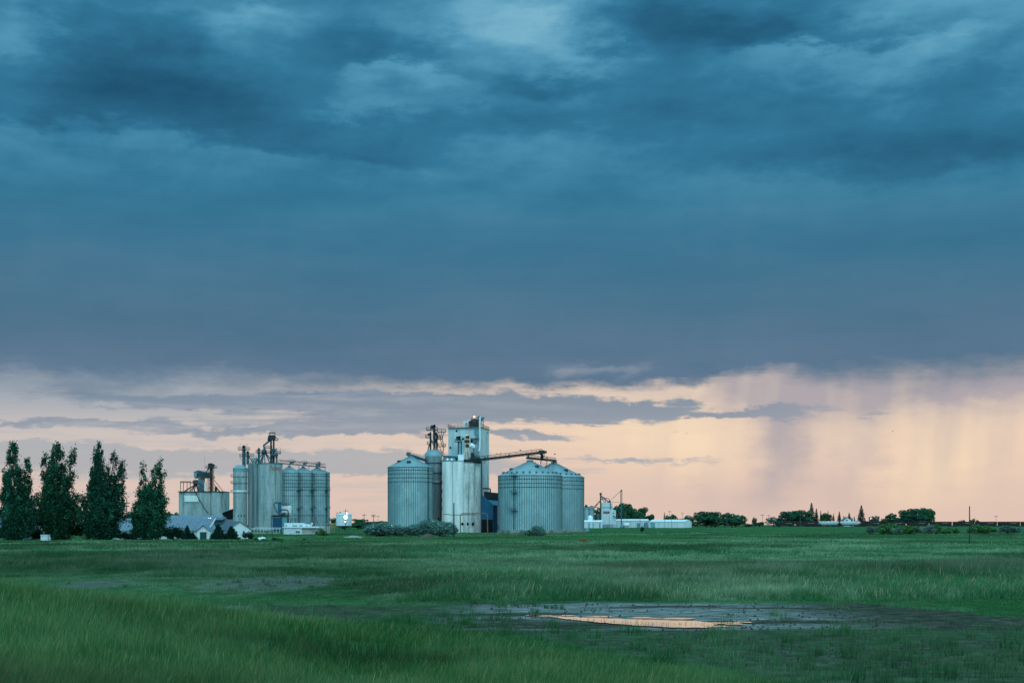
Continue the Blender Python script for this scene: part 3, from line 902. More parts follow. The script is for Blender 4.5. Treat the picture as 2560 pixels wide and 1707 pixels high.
def poplar(D, spires, bpx, bpy_, label, n_leaf, tint, seed):
    k = K(D); r = np.random.default_rng(seed)
    loc = k.base(bpx); t = thing('poplar_tree', label, 'tree', loc, 'poplars at the left edge')
    loc = Vector(loc); mb = MB(); P = []
    for (px, top, rad, low, share) in spires:
        tx, tz = k.x(px) - loc.x, k.z(top) - loc.z
        bz = k.z(low) - loc.z; R = rad * k.s
        ty = r.uniform(-2.5, 2.5)
        ax0 = np.array([tx * .25, ty * .25, 0]); ax1 = np.array([tx, ty, tz])

        def axis(q): return ax0 * (1 - q) + ax1 * q + np.array([math.sin(q * 4 + seed) * .25, 0, 0])
        pts = [Vector(axis(q)) for q in np.linspace(0, .97, 9)]
        mb.tube([loc + p for p in pts], [.30 * (1 - q) ** .8 * (R / 2.2) + .03 for q in np.linspace(0, .97, 9)], 6)
        R *= 1.40 if top < 1200 else 1.8
        nc = int(104 * share * max(.5, R / 2.0) ** 1.1 * (tz - bz) / 16)

        def prof(q): return min(1, .55 + 1.8 * q) * (1 - max(0, (q - .30)) / .70) ** .60 + .02
        while nc > 0:
            q = r.uniform(0, 1)
            if r.uniform() > prof(q) + .12: continue
            nc -= 1
            if vnoise(q * 9 + seed * 3, tx * 1.7 + r.integers(0, 3) * 5, seed) < .33: continue
            zz = bz + (tz - bz) * q
            qa = zz / tz
            w = R * prof(q)
            a = r.uniform(0, 2 * np.pi); rr = w * math.sqrt(r.uniform(.03, 1))
            c = axis(qa) + np.array([rr * math.cos(a), rr * math.sin(a), rr * .55])
            if r.uniform() < .45:
                s0 = axis(max(.02, qa - rr * .8 / tz))
                mb.rod(loc + Vector(s0), loc + Vector(c), .05, .015, n=4, caps=False)
            m = int(64 * r.uniform(.5, 1.6) * (1 - .45 * q))
            sg = r.uniform(.26, .60) * (1 - .45 * q)
            pp = c + r.normal(0, 1, (m, 3)) * np.array([sg, sg, sg * 1.9])
            P.append((pp, r.normal(0, .28)))
    V = []; C = []
    for pp, lum in P:
        if len(pp) == 0: continue
        tn = tint_var(tint, len(pp), r, .30) * math.exp(lum)
        v, c = leaf_quads(pp, .39, tn, r); V.append(v); C.append(c)
    build('trunk', mb, M.bark, t)
    crown_part('crown', t, np.concatenate(V), np.concatenate(C))
    return t


def broad_proto(seed, n=3000, tint=(.026, .105, .06), lobes=16, leaf=.62, wide=1.0, low=.12):
    """a round-headed tree in a box 10 high and 10 wide; returns (crown mesh, trunk mesh)"""
    r = np.random.default_rng(seed); P = []; L = []
    mb = MB()
    mb.tube([(0, 0, -.3), (.05, 0, 1.6), (.1, .05, 4.0), (0, .1, 6.5)], [.34, .26, .18, .05], 7)
    for i in range(lobes):
        a = r.uniform(0, 2 * np.pi); q = r.uniform(0, 1)
        zz = 10 * (low + .16 + (.70 - low) * q)
        ww = 3.6 * wide * math.sin(math.pi * min(1, .22 + .66 * q)) ** .7
        rr = ww * math.sqrt(r.uniform(.1, 1))
        c = np.array([rr * math.cos(a), rr * math.sin(a), zz]); s = r.uniform(1.0, 1.9)
        mb.rod((0, 0, min(zz * .5, 4.5)), c, .11, .03, n=4, caps=False)
        m = int(n / lobes)
        d = r.normal(0, 1, (m, 3)); d /= np.linalg.norm(d, axis=1)[:, None]
        f = r.uniform(.55, 1.08, (m, 1)) ** .6
        P.append(c + d * f * s * np.array([1.05, 1.05, .85])); L.append(np.full(m, r.normal(0, .22)))
    P = np.concatenate(P); L = np.concatenate(L)
    P[:, 2] = P[:, 2] * (10.0 / P[:, 2].max()); w = np.abs(P[:, 0]).max(); P[:, :2] *= 5.0 / w
    tn = tint_var(tint, len(P), r, .30) * np.exp(L)[:, None]
    V, C = leaf_quads(P, leaf, tn, r)
    me = np_mesh('crown', V, 4, M.leaf, C)
    tm = bpy.data.meshes.new('trunk'); tm.from_pydata(mb.v, [], mb.f); tm.materials.append(M.bark)
    return me, tm


def spruce_proto(seed, n=2600, tint=(.016, .068, .052), leaf=.5):
    r = np.random.default_rng(seed); P = []
    mb = MB(); mb.tube([(0, 0, -.3), (0, 0, 5), (0, 0, 9.8)], [.24, .14, .03], 6)
    tiers = 15
    for i in range(tiers):
        q = i / (tiers - 1); z0 = .7 + 9.0 * q; R = 4.9 * (1 - q) ** .85 + .15
        nb = max(4, int(13 * (1 - q)) + 3)
        for b in range(nb):
            a = 2 * np.pi * (b + r.uniform(-.3, .3)) / nb; Rb = R * r.uniform(.72, 1.06)
            m = max(4, int(n / tiers / nb * (1.6 * (1 - q) + .5)))
            f = r.uniform(.08, 1, m) ** .7
            x = Rb * f * math.cos(a) + r.normal(0, .16, m); y = Rb * f * math.sin(a) + r.normal(0, .16, m)
            zz = z0 - Rb * f * .28 + r.normal(0, .13, m) + .18 * f ** 3
            P.append(np.stack([x, y, zz], -1))
            if i % 2 == 0: mb.rod((0, 0, z0), (Rb * math.cos(a), Rb * math.sin(a), z0 - Rb * .28), .05, .012, n=4, caps=False)
    P = np.concatenate(P); P[:, 2] = np.maximum(P[:, 2] + .1, .05); P[:, 2] *= 10 / P[:, 2].max()
    tn = tint_var(tint, len(P), r, .3)
    V, C = leaf_quads(P, leaf, tn, r, .3)
    me = np_mesh('crown', V, 4, M.leaf, C)
    tm = bpy.data.meshes.new('trunk'); tm.from_pydata(mb.v, [], mb.f); tm.materials.append(M.bark)
    return me, tm


def shrub_proto(seed, n, tint, leaf=.5, lobes=12, upright=.4):
    r = np.random.default_rng(seed); P = []; L = []; mb = MB()
    for i in range(lobes):
        a = r.uniform(0, 2 * np.pi); rr = 3.4 * math.sqrt(r.uniform(0, 1))
        c = np.array([rr * math.cos(a), rr * math.sin(a), 2.2 + (1 - rr / 3.8) * 4.6 * r.uniform(.5, 1.1)]); s = r.uniform(1.2, 2.2)
        mb.rod((rr * .2 * math.cos(a), rr * .2 * math.sin(a), -.2), c, .10, .03, n=4, caps=False)
        for _ in range(5):
            e = c + r.normal(0, 1, 3) * s * .9; mb.rod(c, e, .04, .012, n=3, caps=False)
        m = int(n / lobes); d = r.normal(0, 1, (m, 3)); d /= np.linalg.norm(d, axis=1)[:, None]
        f = r.uniform(.3, 1.1, (m, 1)) ** .55
        P.append(c + d * f * s * np.array([1, 1, 1.15])); L.append(np.full(m, r.normal(0, .22)))
    P = np.concatenate(P); L = np.concatenate(L); P[:, 2] = np.abs(P[:, 2] - .1)
    P[:, 2] *= 10 / P[:, 2].max(); P[:, :2] *= 5 / np.abs(P[:, 0]).max()
    V, C = leaf_quads(P, leaf, tint_var(tint, len(P), r, .32) * np.exp(L)[:, None], r)
    me = np_mesh('foliage', V, 4, M.leaf, C)
    tm = bpy.data.meshes.new('stems'); tm.from_pydata(mb.v, [], mb.f); tm.materials.append(M.bark)
    return me, tm


def plant(name, proto, k, px, base_py, top_py, w_px, label, cat, group, crown='crown', trunk='trunk', dy=0.0, base_on_ground=True, depth=None):
    x, y = k.x(px), k.D + dy
    z = gz(x, y) if base_on_ground else k.z(base_py)
    t = thing(name, label, cat, (x, y, z), group)
    h = k.z(top_py) - z; w = w_px * k.s * 1.3
    for nm, me in ((crown, proto[0]), (trunk, proto[1])):
        o = bpy.data.objects.new(nm, me); COL.objects.link(o); o.parent = t
    t.scale = (w / 10, (depth or w) / 10, h / 10); t.rotation_euler = (0, 0, 0)
    if random.random() < .5: t.rotation_euler = (0, 0, math.pi)
    return t
# ------------------------------------------------------------------ steel bins
def steel_bin(name, label, k, px, rpx, eave, apex, base_py, nribs, rings, found=None, group=None, vents=0, hatch=(), ladder=None, landings=(), cap=True, cat='grain bin', ribw=.11, roofribs=48, a0=.07):
    R = rpx * k.s; cx, cy = k.x(px), k.D; zb = k.z(base_py); ze = k.z(eave); za = k.z(apex)
    g = gz(cx, cy); bot = found if found is not None else base_py
    t = thing(name, label, cat, (cx, cy, min(g, k.z(bot))), group)
    build('body', MB().lathe((cx, cy), [(R, zb), (R, ze)], 96, caps=False), M.galv, t)
    mb = MB()
    for i in range(nribs):
        a = 2 * math.pi * (i + .5) / nribs
        c, s = math.cos(a), math.sin(a); u = Vector((c, s, 0)); v = Vector((-s, c, 0))
        p = Vector((cx, cy, 0)) + u * (R + .015)
        q = [p - v * ribw / 2, p + v * ribw / 2, p + v * ribw / 2 + u * .09, p - v * ribw / 2 + u * .09]
        mb.prism([Vector((w.x, w.y, zb + .05)) for w in q], (0, 0, ze - zb - .2))
    build('stiffeners', mb, M.rib, t)
    mb = MB()
    for y in rings:
        z = k.z(y); mb.lathe((cx, cy), [(R + .12, z - .10), (R + .2, z - .07), (R + .2, z + .07), (R + .12, z + .10)], 96, caps=False)
    if rings: build('wind_rings', mb, M.ribdark, t)
    Rt = max(.5, R * .07)
    zt = za - .35
    slope = (zt - ze) / (R + .25 - Rt)
    mb = MB().lathe((cx, cy), [(R - .1, ze - .12), (R + .25, ze - .1), (R + .25, ze), (Rt, zt)], 96, caps=False)
    for i in range(roofribs):
        a = 2 * math.pi * (i + .5) / roofribs; c, s = math.cos(a), math.sin(a)
        mb.bar((cx + (R + .2) * c, cy + (R + .2) * s, ze + .07), (cx + Rt * c, cy + Rt * s, zt + .07), .09, .12)
    build('roof', mb, M.galv_roof, t)
    if cap:
        build('roof_cap', MB().lathe((cx, cy), [(Rt * 1.5, zt - .1), (Rt * 1.5, zt + .45), (Rt * .9, za + .25)], 24), M.pipe, t)
    build('eave_ring', MB().lathe((cx, cy), [(R + .26, ze - .12), (R + .30, ze - .10), (R + .30, ze + .02), (R + .26, ze + .03)], 96, caps=False), M.rib, t)
    if found is not None:
        build('foundation', MB().lathe((cx, cy), [(R + .45, min(k.z(found), g) - .6), (R + .45, zb - .03), (R + .1, zb)], 64), M.conc_base, t)
    for i in range(vents):
        a = -math.pi * (i + .5 + a0) / vents * 1.0; c, s = math.cos(a), math.sin(a); rv = R * .86
        zv = ze + slope * (R - rv) + .05
        v = MB().lathe((cx + rv * c, cy + rv * s), [(.32, zv - .2), (.32, zv + .45), (.5, zv + .45), (.5, zv + .6), (.1, zv + .8)], 10)
        build('roof_vent', v, M.pipe, t)
    for ang, fr in hatch:
        a = math.radians(ang); c, s = math.cos(a), math.sin(a); rv = R * fr; zv = ze + slope * (R - rv)
        p = Vector((cx + rv * c, cy + rv * s, zv)); u = Vector((c, s, 0))
        build('roof_hatch', MB().box(p.x - .8, p.x + .8, p.y - .8, p.y + .8, p.z - .3, p.z + .75), M.dark, t)
    if ladder is not None:
        a = math.radians(ladder); c, s = math.cos(a), math.sin(a); v = Vector((-s, c, 0)); p = Vector((cx + (R + .3) * c, cy + (R + .3) * s, 0))
        mb = MB()
        for w in (-.35, .35): mb.rod(p + v * w + Vector((0, 0, zb + .3)), p + v * w + Vector((0, 0, ze + .8)), .07, n=4)
        for q in np.arange(zb + .5, ze, .6): mb.rod(p + v * -.35 + Vector((0, 0, q)), p + v * .35 + Vector((0, 0, q)), .04, n=3)
        build('ladder', mb, M.dark, t)
        for y in landings:
            z = k.z(y); o = Vector((c, s, 0)); q = p + o * .7
            mb = MB(); mb.prism([Vector((w.x, w.y, z)) for w in (q - v * 1.5 - o * .8, q + v * 1.5 - o * .8, q + v * 1.5 + o * .7, q - v * 1.5 + o * .7)], (0, 0, .15))
            mb.rail(Vector((0, 0, z)) + q - v * 1.5 + o * .7, Vector((0, 0, z)) + q + v * 1.5 + o * .7, 1.1, 1.0, .06)
            build('landing', mb, M.dark, t)
    return t


def lobes(k, spec, nseg=12):
    """front outline from lobes [(px0, px1, dy0, dy1, bulge)] left to right"""
    out = []
    for px0, px1, d0, d1, b in spec:
        for i in range(nseg + 1):
            q = i / nseg
            x = k.x(px0) + (k.x(px1) - k.x(px0)) * (.5 - .5 * math.cos(math.pi * q))
            out.append((x, k.D + d0 + (d1 - d0) * q - b * (k.x(px1) - k.x(px0)) * math.sin(math.pi * q)))
    return out


def tower(mb, outline, back, zb, zt, dz=0.0):
    """closed vertical prism from a front outline; the roof may fall by dz to the right"""
    pts = outline + back; n = len(pts); x0 = min(p[0] for p in pts); x1 = max(p[0] for p in pts)
    lo = [(x, y, zb) for x, y in pts]; hi = [(x, y, zt - dz * (x - x0) / (x1 - x0)) for x, y in pts]
    mb.add(lo + hi, [(i, (i + 1) % n, n + (i + 1) % n, n + i) for i in range(n)])
    mb.add(hi, [tuple(range(n))])
    return mb


def plat(k, mb, px0, px1, py, dy0, dy1, thick=.22, rail=True, h=1.1):
    z = k.z(py)
    mb.box(k.x(px0), k.x(px1), k.D + dy0, k.D + dy1, z - thick, z)
    if rail:
        mb.rail((k.x(px0), k.D + dy0, z), (k.x(px1), k.D + dy0, z), h, 1.6, .05)
        mb.rail((k.x(px0), k.D + dy1, z), (k.x(px1), k.D + dy1, z), h, 1.6, .05)
        mb.rail((k.x(px0), k.D + dy0, z), (k.x(px0), k.D + dy1, z), h, 1.6, .05)
        mb.rail((k.x(px1), k.D + dy0, z), (k.x(px1), k.D + dy1, z), h, 1.6, .05)
    return mb


# ------------------------------------------------------------------ the near elevator (white) and its bins
A = K(590)
steel_bin('grain_bin', 'wide corrugated steel grain bin left of the white elevator, behind silvery bushes', A, 1026, 56, 1168.5, 1139, 1331, 62, (1176.3, 1185.2, 1195.3, 1204.9), 1334,
          group='large corrugated grain bins', hatch=((-92, .62), (-150, .55)), ladder=-35, landings=(), vents=0, ribw=.22)
steel_bin('grain_bin', 'widest corrugated steel grain bin, nearer of the overlapping pair right of the blue shed', A, 1325, 79.5, 1190, 1151, 1324, 84, (1199.6, 1209.6, 1219), 1331.5,
          group='large corrugated grain bins', vents=13, hatch=((-62, .45), (-160, .62)), ladder=-119, landings=(1192, 1233, 1277), ribw=.22)
A2 = K(625)
steel_bin('grain_bin', 'corrugated steel grain bin half hidden behind the widest bin, at the right end', A2, 1385, 75, 1193.5, 1155, 1324, 84, (1203, 1213, 1222.5), 1331,
          group='large corrugated grain bins', vents=13, hatch=((-50, .6),), ladder=None, ribw=.22)

# slender concrete silo with its bucket elevators
B = K(603)
t = thing('concrete_silo', 'slender grey concrete silo with dark conveyor legs on its dome, beside the white elevator', 'silo', B.base(1083.5))
cx, cy, R = B.x(1083.5), B.D, 21.5 * B.s
build('shaft', MB().lathe((cx, cy), [(R, gz(cx, cy) - .5), (R, B.z(1141))], 40, caps=False), M.conc_dark, t)
build('top_band', MB().lathe((cx, cy), [(R + .03, B.z(1141)), (R + .12, B.z(1140.8)), (R + .12, B.z(1134.5)), (R * .96, B.z(1133))], 40, caps=False), M.galv, t)
mb = MB().lathe((cx, cy), [(R * .97, B.z(1133.4)), (R * .80, B.z(1128.5)), (R * .55, B.z(1124.8)), (R * .50, B.z(1124.0))], 40)
for i in range(20):
    a = 2 * math.pi * i / 20
    mb.bar((cx + R * .95 * math.cos(a), cy + R * .95 * math.sin(a), B.z(1132.6)), (cx + R * .55 * math.cos(a), cy + R * .55 * math.sin(a), B.z(1124.4)), .1, .14)
build('dome', mb, M.galv_roof, t)
for y in (1157.3, 1182, 1207.5):
    z = B.z(y); build('ring_platform', plat(B, MB().lathe((cx, cy), [(R + .02, z - .2), (R + .35, z - .2), (R + .35, z + .1), (R + .02, z + .1)], 40, caps=False), 1103, 1112, y, -2.5, 1.0), M.brownsteel, t)
for y in (1230, 1252, 1273): build('landing', plat(B, MB(), 1105, 1111.5, y, -2.5, .5), M.brownsteel, t)
build('pale_patch', MB().lathe((cx, cy), [(R + .03, B.z(1206.6)), (R + .05, B.z(1206.5)), (R + .05, B.z(1200.6)), (R + .03, B.z(1200.5))], 40, caps=False), M.conc, t)
build('window', MB().box(B.x(1096), B.x(1099), cy - R * .86 - .1, cy - R * .7, B.z(1299), B.z(1293)), M.black, t)
mb = MB(); B.box(mb, 1082.6, 1088.8, 1063, 1124.5, -.5, .5); mb.rod(B.p(1085.7, 1064, -.5), B.p(1085.7, 1064, .5), .53, n=12)
build('bucket_elevator', mb, M.dark, t)
mb = MB(); B.box(mb, 1076.5, 1082.4, 1064, 1072.5, -.6, .6); mb.rod(B.p(1076.4, 1067, 0), B.p(1082, 1067, 0), .75, n=10)
build('drive_motor', mb, M.dark, t)
mb = MB(); B.box(mb, 1073.6, 1077.8, 1079, 1124.5, 1.2, 2.0); B.box(mb, 1068.5, 1073.5, 1082.5, 1088, 1.1, 2.1); mb.tube([B.p(1073.6, 1108, 1.6), B.p(1070.5, 1119, 1.4), B.p(1068.5, 1129.5, 1.2)], .22)
build('bucket_elevator', mb, M.dark, t)
build('spout', MB().tube([B.p(1088.6, 1081, .2), B.p(1091.5, 1086, .2), B.p(1093.2, 1091, .2), B.p(1091, 1101, .2), B.p(1092.5, 1112, .2), B.p(1092, 1125, .2)], [.5, .55, .5, .5, .4, .35], 8), M.dark, t)
build('spout', MB().tube([B.p(1078, 1098, 0), B.p(1084, 1112, -.8), B.p(1085.5, 1124, -.9)], .3, 8), M.pipe, t)
for px0, px1, y, d0, d1 in ((1066.5, 1094, 1074.6, -1.4, 1.8), (1093, 1114.3, 1079.3, -1.2, 1.2), (1064, 1076, 1092.7, -1.2, 2.0), (1088, 1106.5, 1096.6, -1.2, 1.2), (1068, 1078, 1110, -1, 1.8), (1086, 1114, 1115.3, -1.2, 1.2)):
    build('platform', plat(B, MB(), px0, px1, y, d0, d1), M.brownsteel, t)
mb = MB()
for px0, px1, y0, y1 in ((1096, 1101, 1079, 1097), (1104, 1101, 1079, 1097), (1110.5, 1104.5, 1079, 1097), (1100, 1106, 1097, 1115), (1105, 1110, 1097, 1115), (1099, 1104, 1115, 1133), (1110, 1106, 1115, 1140), (1096, 1112, 1122, 1135)):
    for dd in (-.9, .9): mb.rod(B.p(px0, y0, dd), B.p(px1, y1, dd), .10, n=4)
for y in range(1100, 1132, 4): mb.rod(B.p(1104, y, -.9), B.p(1109, y + 2, -.9), .07, n=4)
build('stair_tower', mb, M.brownsteel, t)

# white elevator
t = thing('grain_elevator', 'tall white concrete grain elevator with a red beacon on its headhouse', 'grain elevator', A.base(1153, 8))
zb = gz(A.x(1153), 592) - .8
sp = [(1105, 1131, 2, 0, .36), (1131, 1159, 0, .4, .32), (1159, 1172.5, .4, 2.2, .38), (1172.5, 1187, 2.2, 5, .42), (1187, 1201, 5, 9, .46)]
o1 = lobes(A, sp[:2]); build('silo_front', tower(MB(), o1, [(A.x(1159), 612), (A.x(1105), 612)], zb, A.z(1151.2), .3), M.whiteconc, t)
o2 = lobes(A, sp[2:]); build('silo_flank', tower(MB(), o2, [(A.x(1201), 613), (A.x(1159.02), 613)], zb, A.z(1154), .4), M.whiteside, t)
mb = MB()
for a, b in zip(o1[:-1], o1[1:]): mb.bar((a[0], a[1] - .05, A.z(1151.6)), (b[0], b[1] - .05, A.z(1151.6)), .3, .28)
for a, b in zip(o2[:-1], o2[1:]): mb.bar((a[0], a[1] - .05, A.z(1154.6)), (b[0], b[1] - .05, A.z(1155.6)), .3, .28)
build('parapet', mb, M.pipe, t)
mb = MB(); A.box(mb, 1200.9, 1204.6, 1150, 1333, 9.5, 11.5); build('shade_strip', mb, M.teal, t)  # dark strip put in as the shade between silos and headhouse
for px, d in ((1156, .2), (1169, 1.8), (1182, 3.2)):
    build('silo_door', MB().sphere(A.p(px, 1309, d - .9), .55, .7, .62), M.black, t)
mb = MB(); mb.add([(A.x(1117), 604, zb), (A.x(1203), 602, zb), (A.x(1219.5), 618, zb), (A.x(1134), 622, zb), (A.x(1117), 604, A.z(1064.5)), (A.x(1203), 602, A.z(1064.5)), (A.x(1219.5), 618, A.z(1064.5)), (A.x(1134), 622, A.z(1064.5))],
                  [(0, 1, 5, 4), (1, 2, 6, 5), (2, 3, 7, 6), (3, 0, 4, 7), (4, 5, 6, 7)])
build('headhouse', mb, M.tower, t)
# right-hand flank of the headhouse, more weathered
mb = MB(); a, b = Vector((A.x(1203.2), 601.95, 0)), Vector((A.x(1219.6), 617.9, 0)); nrm = Vector((.06, -.05, 0))
mb.prism([a + nrm + Vector((0, 0, zb)), b + nrm + Vector((0, 0, zb)), b + nrm + Vector((0, 0, A.z(1065.5))), a + nrm + Vector((0, 0, A.z(1065.5)))], (-.05, .04, 0))
build('headhouse_flank', mb, M.whiteside, t)
mb = MB(); zc = A.z(1064.5)
mb.prism([(A.x(1115.6), 603, zc), (A.x(1203.6), 601, zc), (A.x(1221), 618, zc), (A.x(1134), 623, zc)], (0, 0, .35))
build('roof_slab', mb, M.pipe, t)
mb = MB(); zc += .35; c4 = [(A.x(1116), 603.3, zc), (A.x(1203.4), 601.4, zc), (A.x(1220.5), 618, zc), (A.x(1134), 622.6, zc)]
for i in range(4): mb.rail(c4[i], c4[(i + 1) % 4], 1.15, 1.5, .055)
build('roof_railing', mb, M.brownsteel, t)
for x0, x1, y0, y1 in ((1136, 1140.5, 1069, 1073.8), (1120.3, 1124.8, 1112, 1117), (1175.4, 1178.8, 1092.7, 1104)):
    q = 604 - 2 * (x0 - 1117) / 86
    build('window', MB().box(A.x(x0), A.x(x1), q - .12, q + .25, A.z(y1), A.z(y0)), M.black, t)
for x0, y0, y1 in ((1215.6, 1069, 1074.5), (1215.4, 1132, 1137), (1208, 1150, 1153)):
    q = 602 + (x0 - 1203) * .97; build('window', MB().box(A.x(x0), A.x(x0 + 1.8), q - .1, q + 1.2, A.z(y1), A.z(y0)), M.black, t)
mb = MB(); A.box(mb, 1174, 1196, 1091, 1091.8, 9.5, 12.3); A.box(mb, 1180, 1191, 1101, 1102.2, 10, 12.2); mb.rail(A.p(1180, 1101, 10), A.p(1191, 1101, 10), 1.1, 1.2, .05)
build('balcony', mb, M.pipe, t)
A.box(mb2 := MB(), 1184, 1193, 1068, 1083, 12, 12.7); A.box(mb2, 1187, 1195, 1077, 1092, 12.1, 12.6); build('dust_filter', mb2, M.teallight, t)
# roof plant
mb = MB(); A.box(mb, 1168.8, 1194, 1043.5, 1062.5, 18, 24)
build('roof_plant_box', mb, M.dark, t)
mb = MB(); A.box(mb, 1174, 1204, 1039.3, 1040.4, 18, 24); A.box(mb, 1189.5, 1194.5, 1040, 1063, 17.6, 18.4); A.box(mb, 1174, 1175.5, 1040, 1063, 17.8, 18.2)
mb.rail(A.p(1174, 1039.5, 18), A.p(1203, 1039.5, 18), .5, 1.6, .05); build('roof_frame', mb, M.dark, t)
mb = MB()
for i in range(5): mb.rail(A.p(1199.5 + i * .6, 1062.5 - i * 4, 17), A.p(1206 + (i % 2), 1062.5 - i * 4, 17), 1.0, 1.2, .05)
for px in (1200, 1206): mb.rod(A.p(px, 1063, 17), A.p(px, 1041, 17), .08, n=4)
build('roof_stair', mb, M.dark, t)
build('roof_cyclone', MB().lathe((A.x(1156.6), 612), [(.80, A.z(1060)), (.75, A.z(1057)), (.35, A.z(1047)), (.2, A.z(1046))], 14).tube([A.p(1153, 1046, 22), A.p(1156.6, 1045, 22), A.p(1163, 1045.5, 22)], .28).box(A.x(1155), A.x(1159), 611.7, 612.3, A.z(1043), A.z(1041)), M.white, t)
build('cyclone_base', MB().box(A.x(1151.8), A.x(1161.5), 610.5, 613.5, A.z(1063), A.z(1059.6)), M.teal, t)
build('roof_pipe', MB().tube([A.p(1163, 1062, 22), A.p(1165, 1052, 22), A.p(1165.4, 1046, 22), A.p(1167, 1042.5, 22), A.p(1170, 1041.5, 22)], .32), M.white, t)
build('roof_pipe', MB().tube([A.p(1160.5, 1047, 22), A.p(1163, 1054, 22), A.p(1165.5, 1061, 22)], .2), M.pipe, t)
build('down_pipe', MB().tube([A.p(1205.5, 1037.2, 14), A.p(1199.5, 1036.4, 11), A.p(1198.3, 1040, 10.2), A.p(1198.2, 1060, 10.2), A.p(1198.2, 1100, 10.2), A.p(1197.8, 1117.5, 10), A.p(1195.2, 1125.5, 9)], .34, 10), M.white, t)
build('pipe_hood', MB().tube([A.p(1193.5, 1036.6, 14), A.p(1199, 1035.4, 13), A.p(1208.3, 1038.8, 14)], [.45, .55, .45], 8), M.pipe, t)
mb = MB(); mb.rod(A.p(1182.4, 1039.5, 20), A.p(1182.4, 1034.4, 20), .08, n=6); build('beacon_mast', mb, M.dark, t)
bc = build('beacon', MB().sphere(A.p(1182.4, 1032.6, 20), .36, .36, .42), M.beacon, t)
# bucket elevator and drier on the silo tops
mb = MB(); A.box(mb, 1143, 1145.6, 1101.5, 1140, 6, 7); A.box(mb, 1151.6, 1153.6, 1100, 1138, 6, 7); build('elevator_leg', mb, M.dark, t)
mb = MB(); A.box(mb, 1145.7, 1151.5, 1090, 1139, 5.4, 6.6); build('leg_panel', mb, M.teallight, t)
mb = MB(); A.box(mb, 1153.6, 1160, 1093, 1140, 5.2, 6.4); mb.rod(A.p(1154.8, 1093, 5.2), A.p(1154.8, 1093, 6.4), .85, n=14); build('leg_casing', mb, M.galv, t)
mb = MB(); A.box(mb, 1139, 1149.6, 1088.5, 1098.5, 5.4, 7.6); mb.prism([A.p(1139, 1091, 5.4), A.p(1150, 1086.5, 5.4), A.p(1150, 1090, 5.4), A.p(1139, 1094, 5.4)], (0, 2.2, 0)); plat(A, mb, 1136, 1150.5, 1101.4, 4.6, 8)
build('leg_head', mb, M.brownsteel, t)
cx, cy = A.x(1165.4), 596.3; R = 7.4 * A.s
build('drier', MB().lathe((cx, cy), [(R, A.z(1128)), (R, A.z(1090)), (R * .85, A.z(1086)), (R * .4, A.z(1083.6)), (.1, A.z(1083))], 24), M.ruststreak, t)
for y0, y1, f in ((1087, 1094, .75), (1097.4, 1105.2, 1.0), (1108, 1116.6, .8)):
    m2 = MB(); n = 14; a0 = math.radians(-150 if f == 1 else -112); a1 = math.radians(-25)
    for i in range(n):
        p, q = a0 + (a1 - a0) * i / n, a0 + (a1 - a0) * (i + 1) / n; rr = R + .05; j = random.uniform(-.14, .14)
        m2.add([(cx + rr * math.cos(p), cy + rr * math.sin(p), A.z(y1) + j), (cx + rr * math.cos(q), cy + rr * math.sin(q), A.z(y1) + j), (cx + rr * math.cos(q), cy + rr * math.sin(q), A.z(y0) - j), (cx + rr * math.cos(p), cy + rr * math.sin(p), A.z(y0) - j)], [(0, 1, 2, 3)])
    build('rust_patch', m2, M.rust, t)
for px, d in ((1160.5, 5.2), (1166.2, 5.0), (1171.5, 5.6), (1168.8, 7.0)): build('drier_leg', MB().rod(A.p(px, 1127.5, d), A.p(px + .2, 1155, d), .24, n=6), M.ruststreak, t)
build('drier_duct', MB().tube([A.p(1172, 1113, 6.5), A.p(1178, 1111, 6.2), A.p(1182.5, 1113.5, 6.0), A.p(1183, 1118, 6.0)], [.9, 1.1, .9, .6], 10), M.white, t)
build('fan_duct', MB().tube([A.p(1183.5, 1113, 6.8), A.p(1187.5, 1118, 6.8), A.p(1187.5, 1128, 6.8), A.p(1190.5, 1136, 7), A.p(1196, 1141, 7.5)], [.5, 1.0, 1.15, 1.2, 1.0], 12), M.conc_dark, t)
mb = MB(); A.box(mb, 1144.3, 1158.8, 1135, 1152.5, 3.2, 5.5); build('motor_house', mb, M.white, t)
mb = MB(); A.box(mb, 1173.5, 1201, 1143, 1156, 5.2, 9); A.box(mb, 1176, 1186, 1129, 1143.5, 6.5, 9); build('fan_house', mb, M.dark, t)
mb = MB(); mb.bar(A.p(1106, 1138.6, 6), A.p(1146, 1141.2, 6), 1.6, .75); A.box(mb, 1106, 1146, 1141.5, 1151.5, 7.5, 8.0); build('top_gallery', mb, M.teal, t)
mb = MB(); mb.rail(A.p(1159, 1154, 3), A.p(1200, 1156, 8), 1.1, 1.4, .07); A.box(mb, 1158.8, 1173.4, 1147, 1153.6, 4.4, 8.2); build('roof_machinery', mb, M.dark, t)
for i, px in enumerate((1113, 1118, 1123, 1128.5, 1134)):
    build('spout_hopper', MB().lathe((A.x(px), 593.5), [(.35, A.z(1151.3)), (.62, A.z(1148)), (.6, A.z(1145.5)), (.2, A.z(1144))], 12), M.white if i in (1, 3) else M.teallight, t)

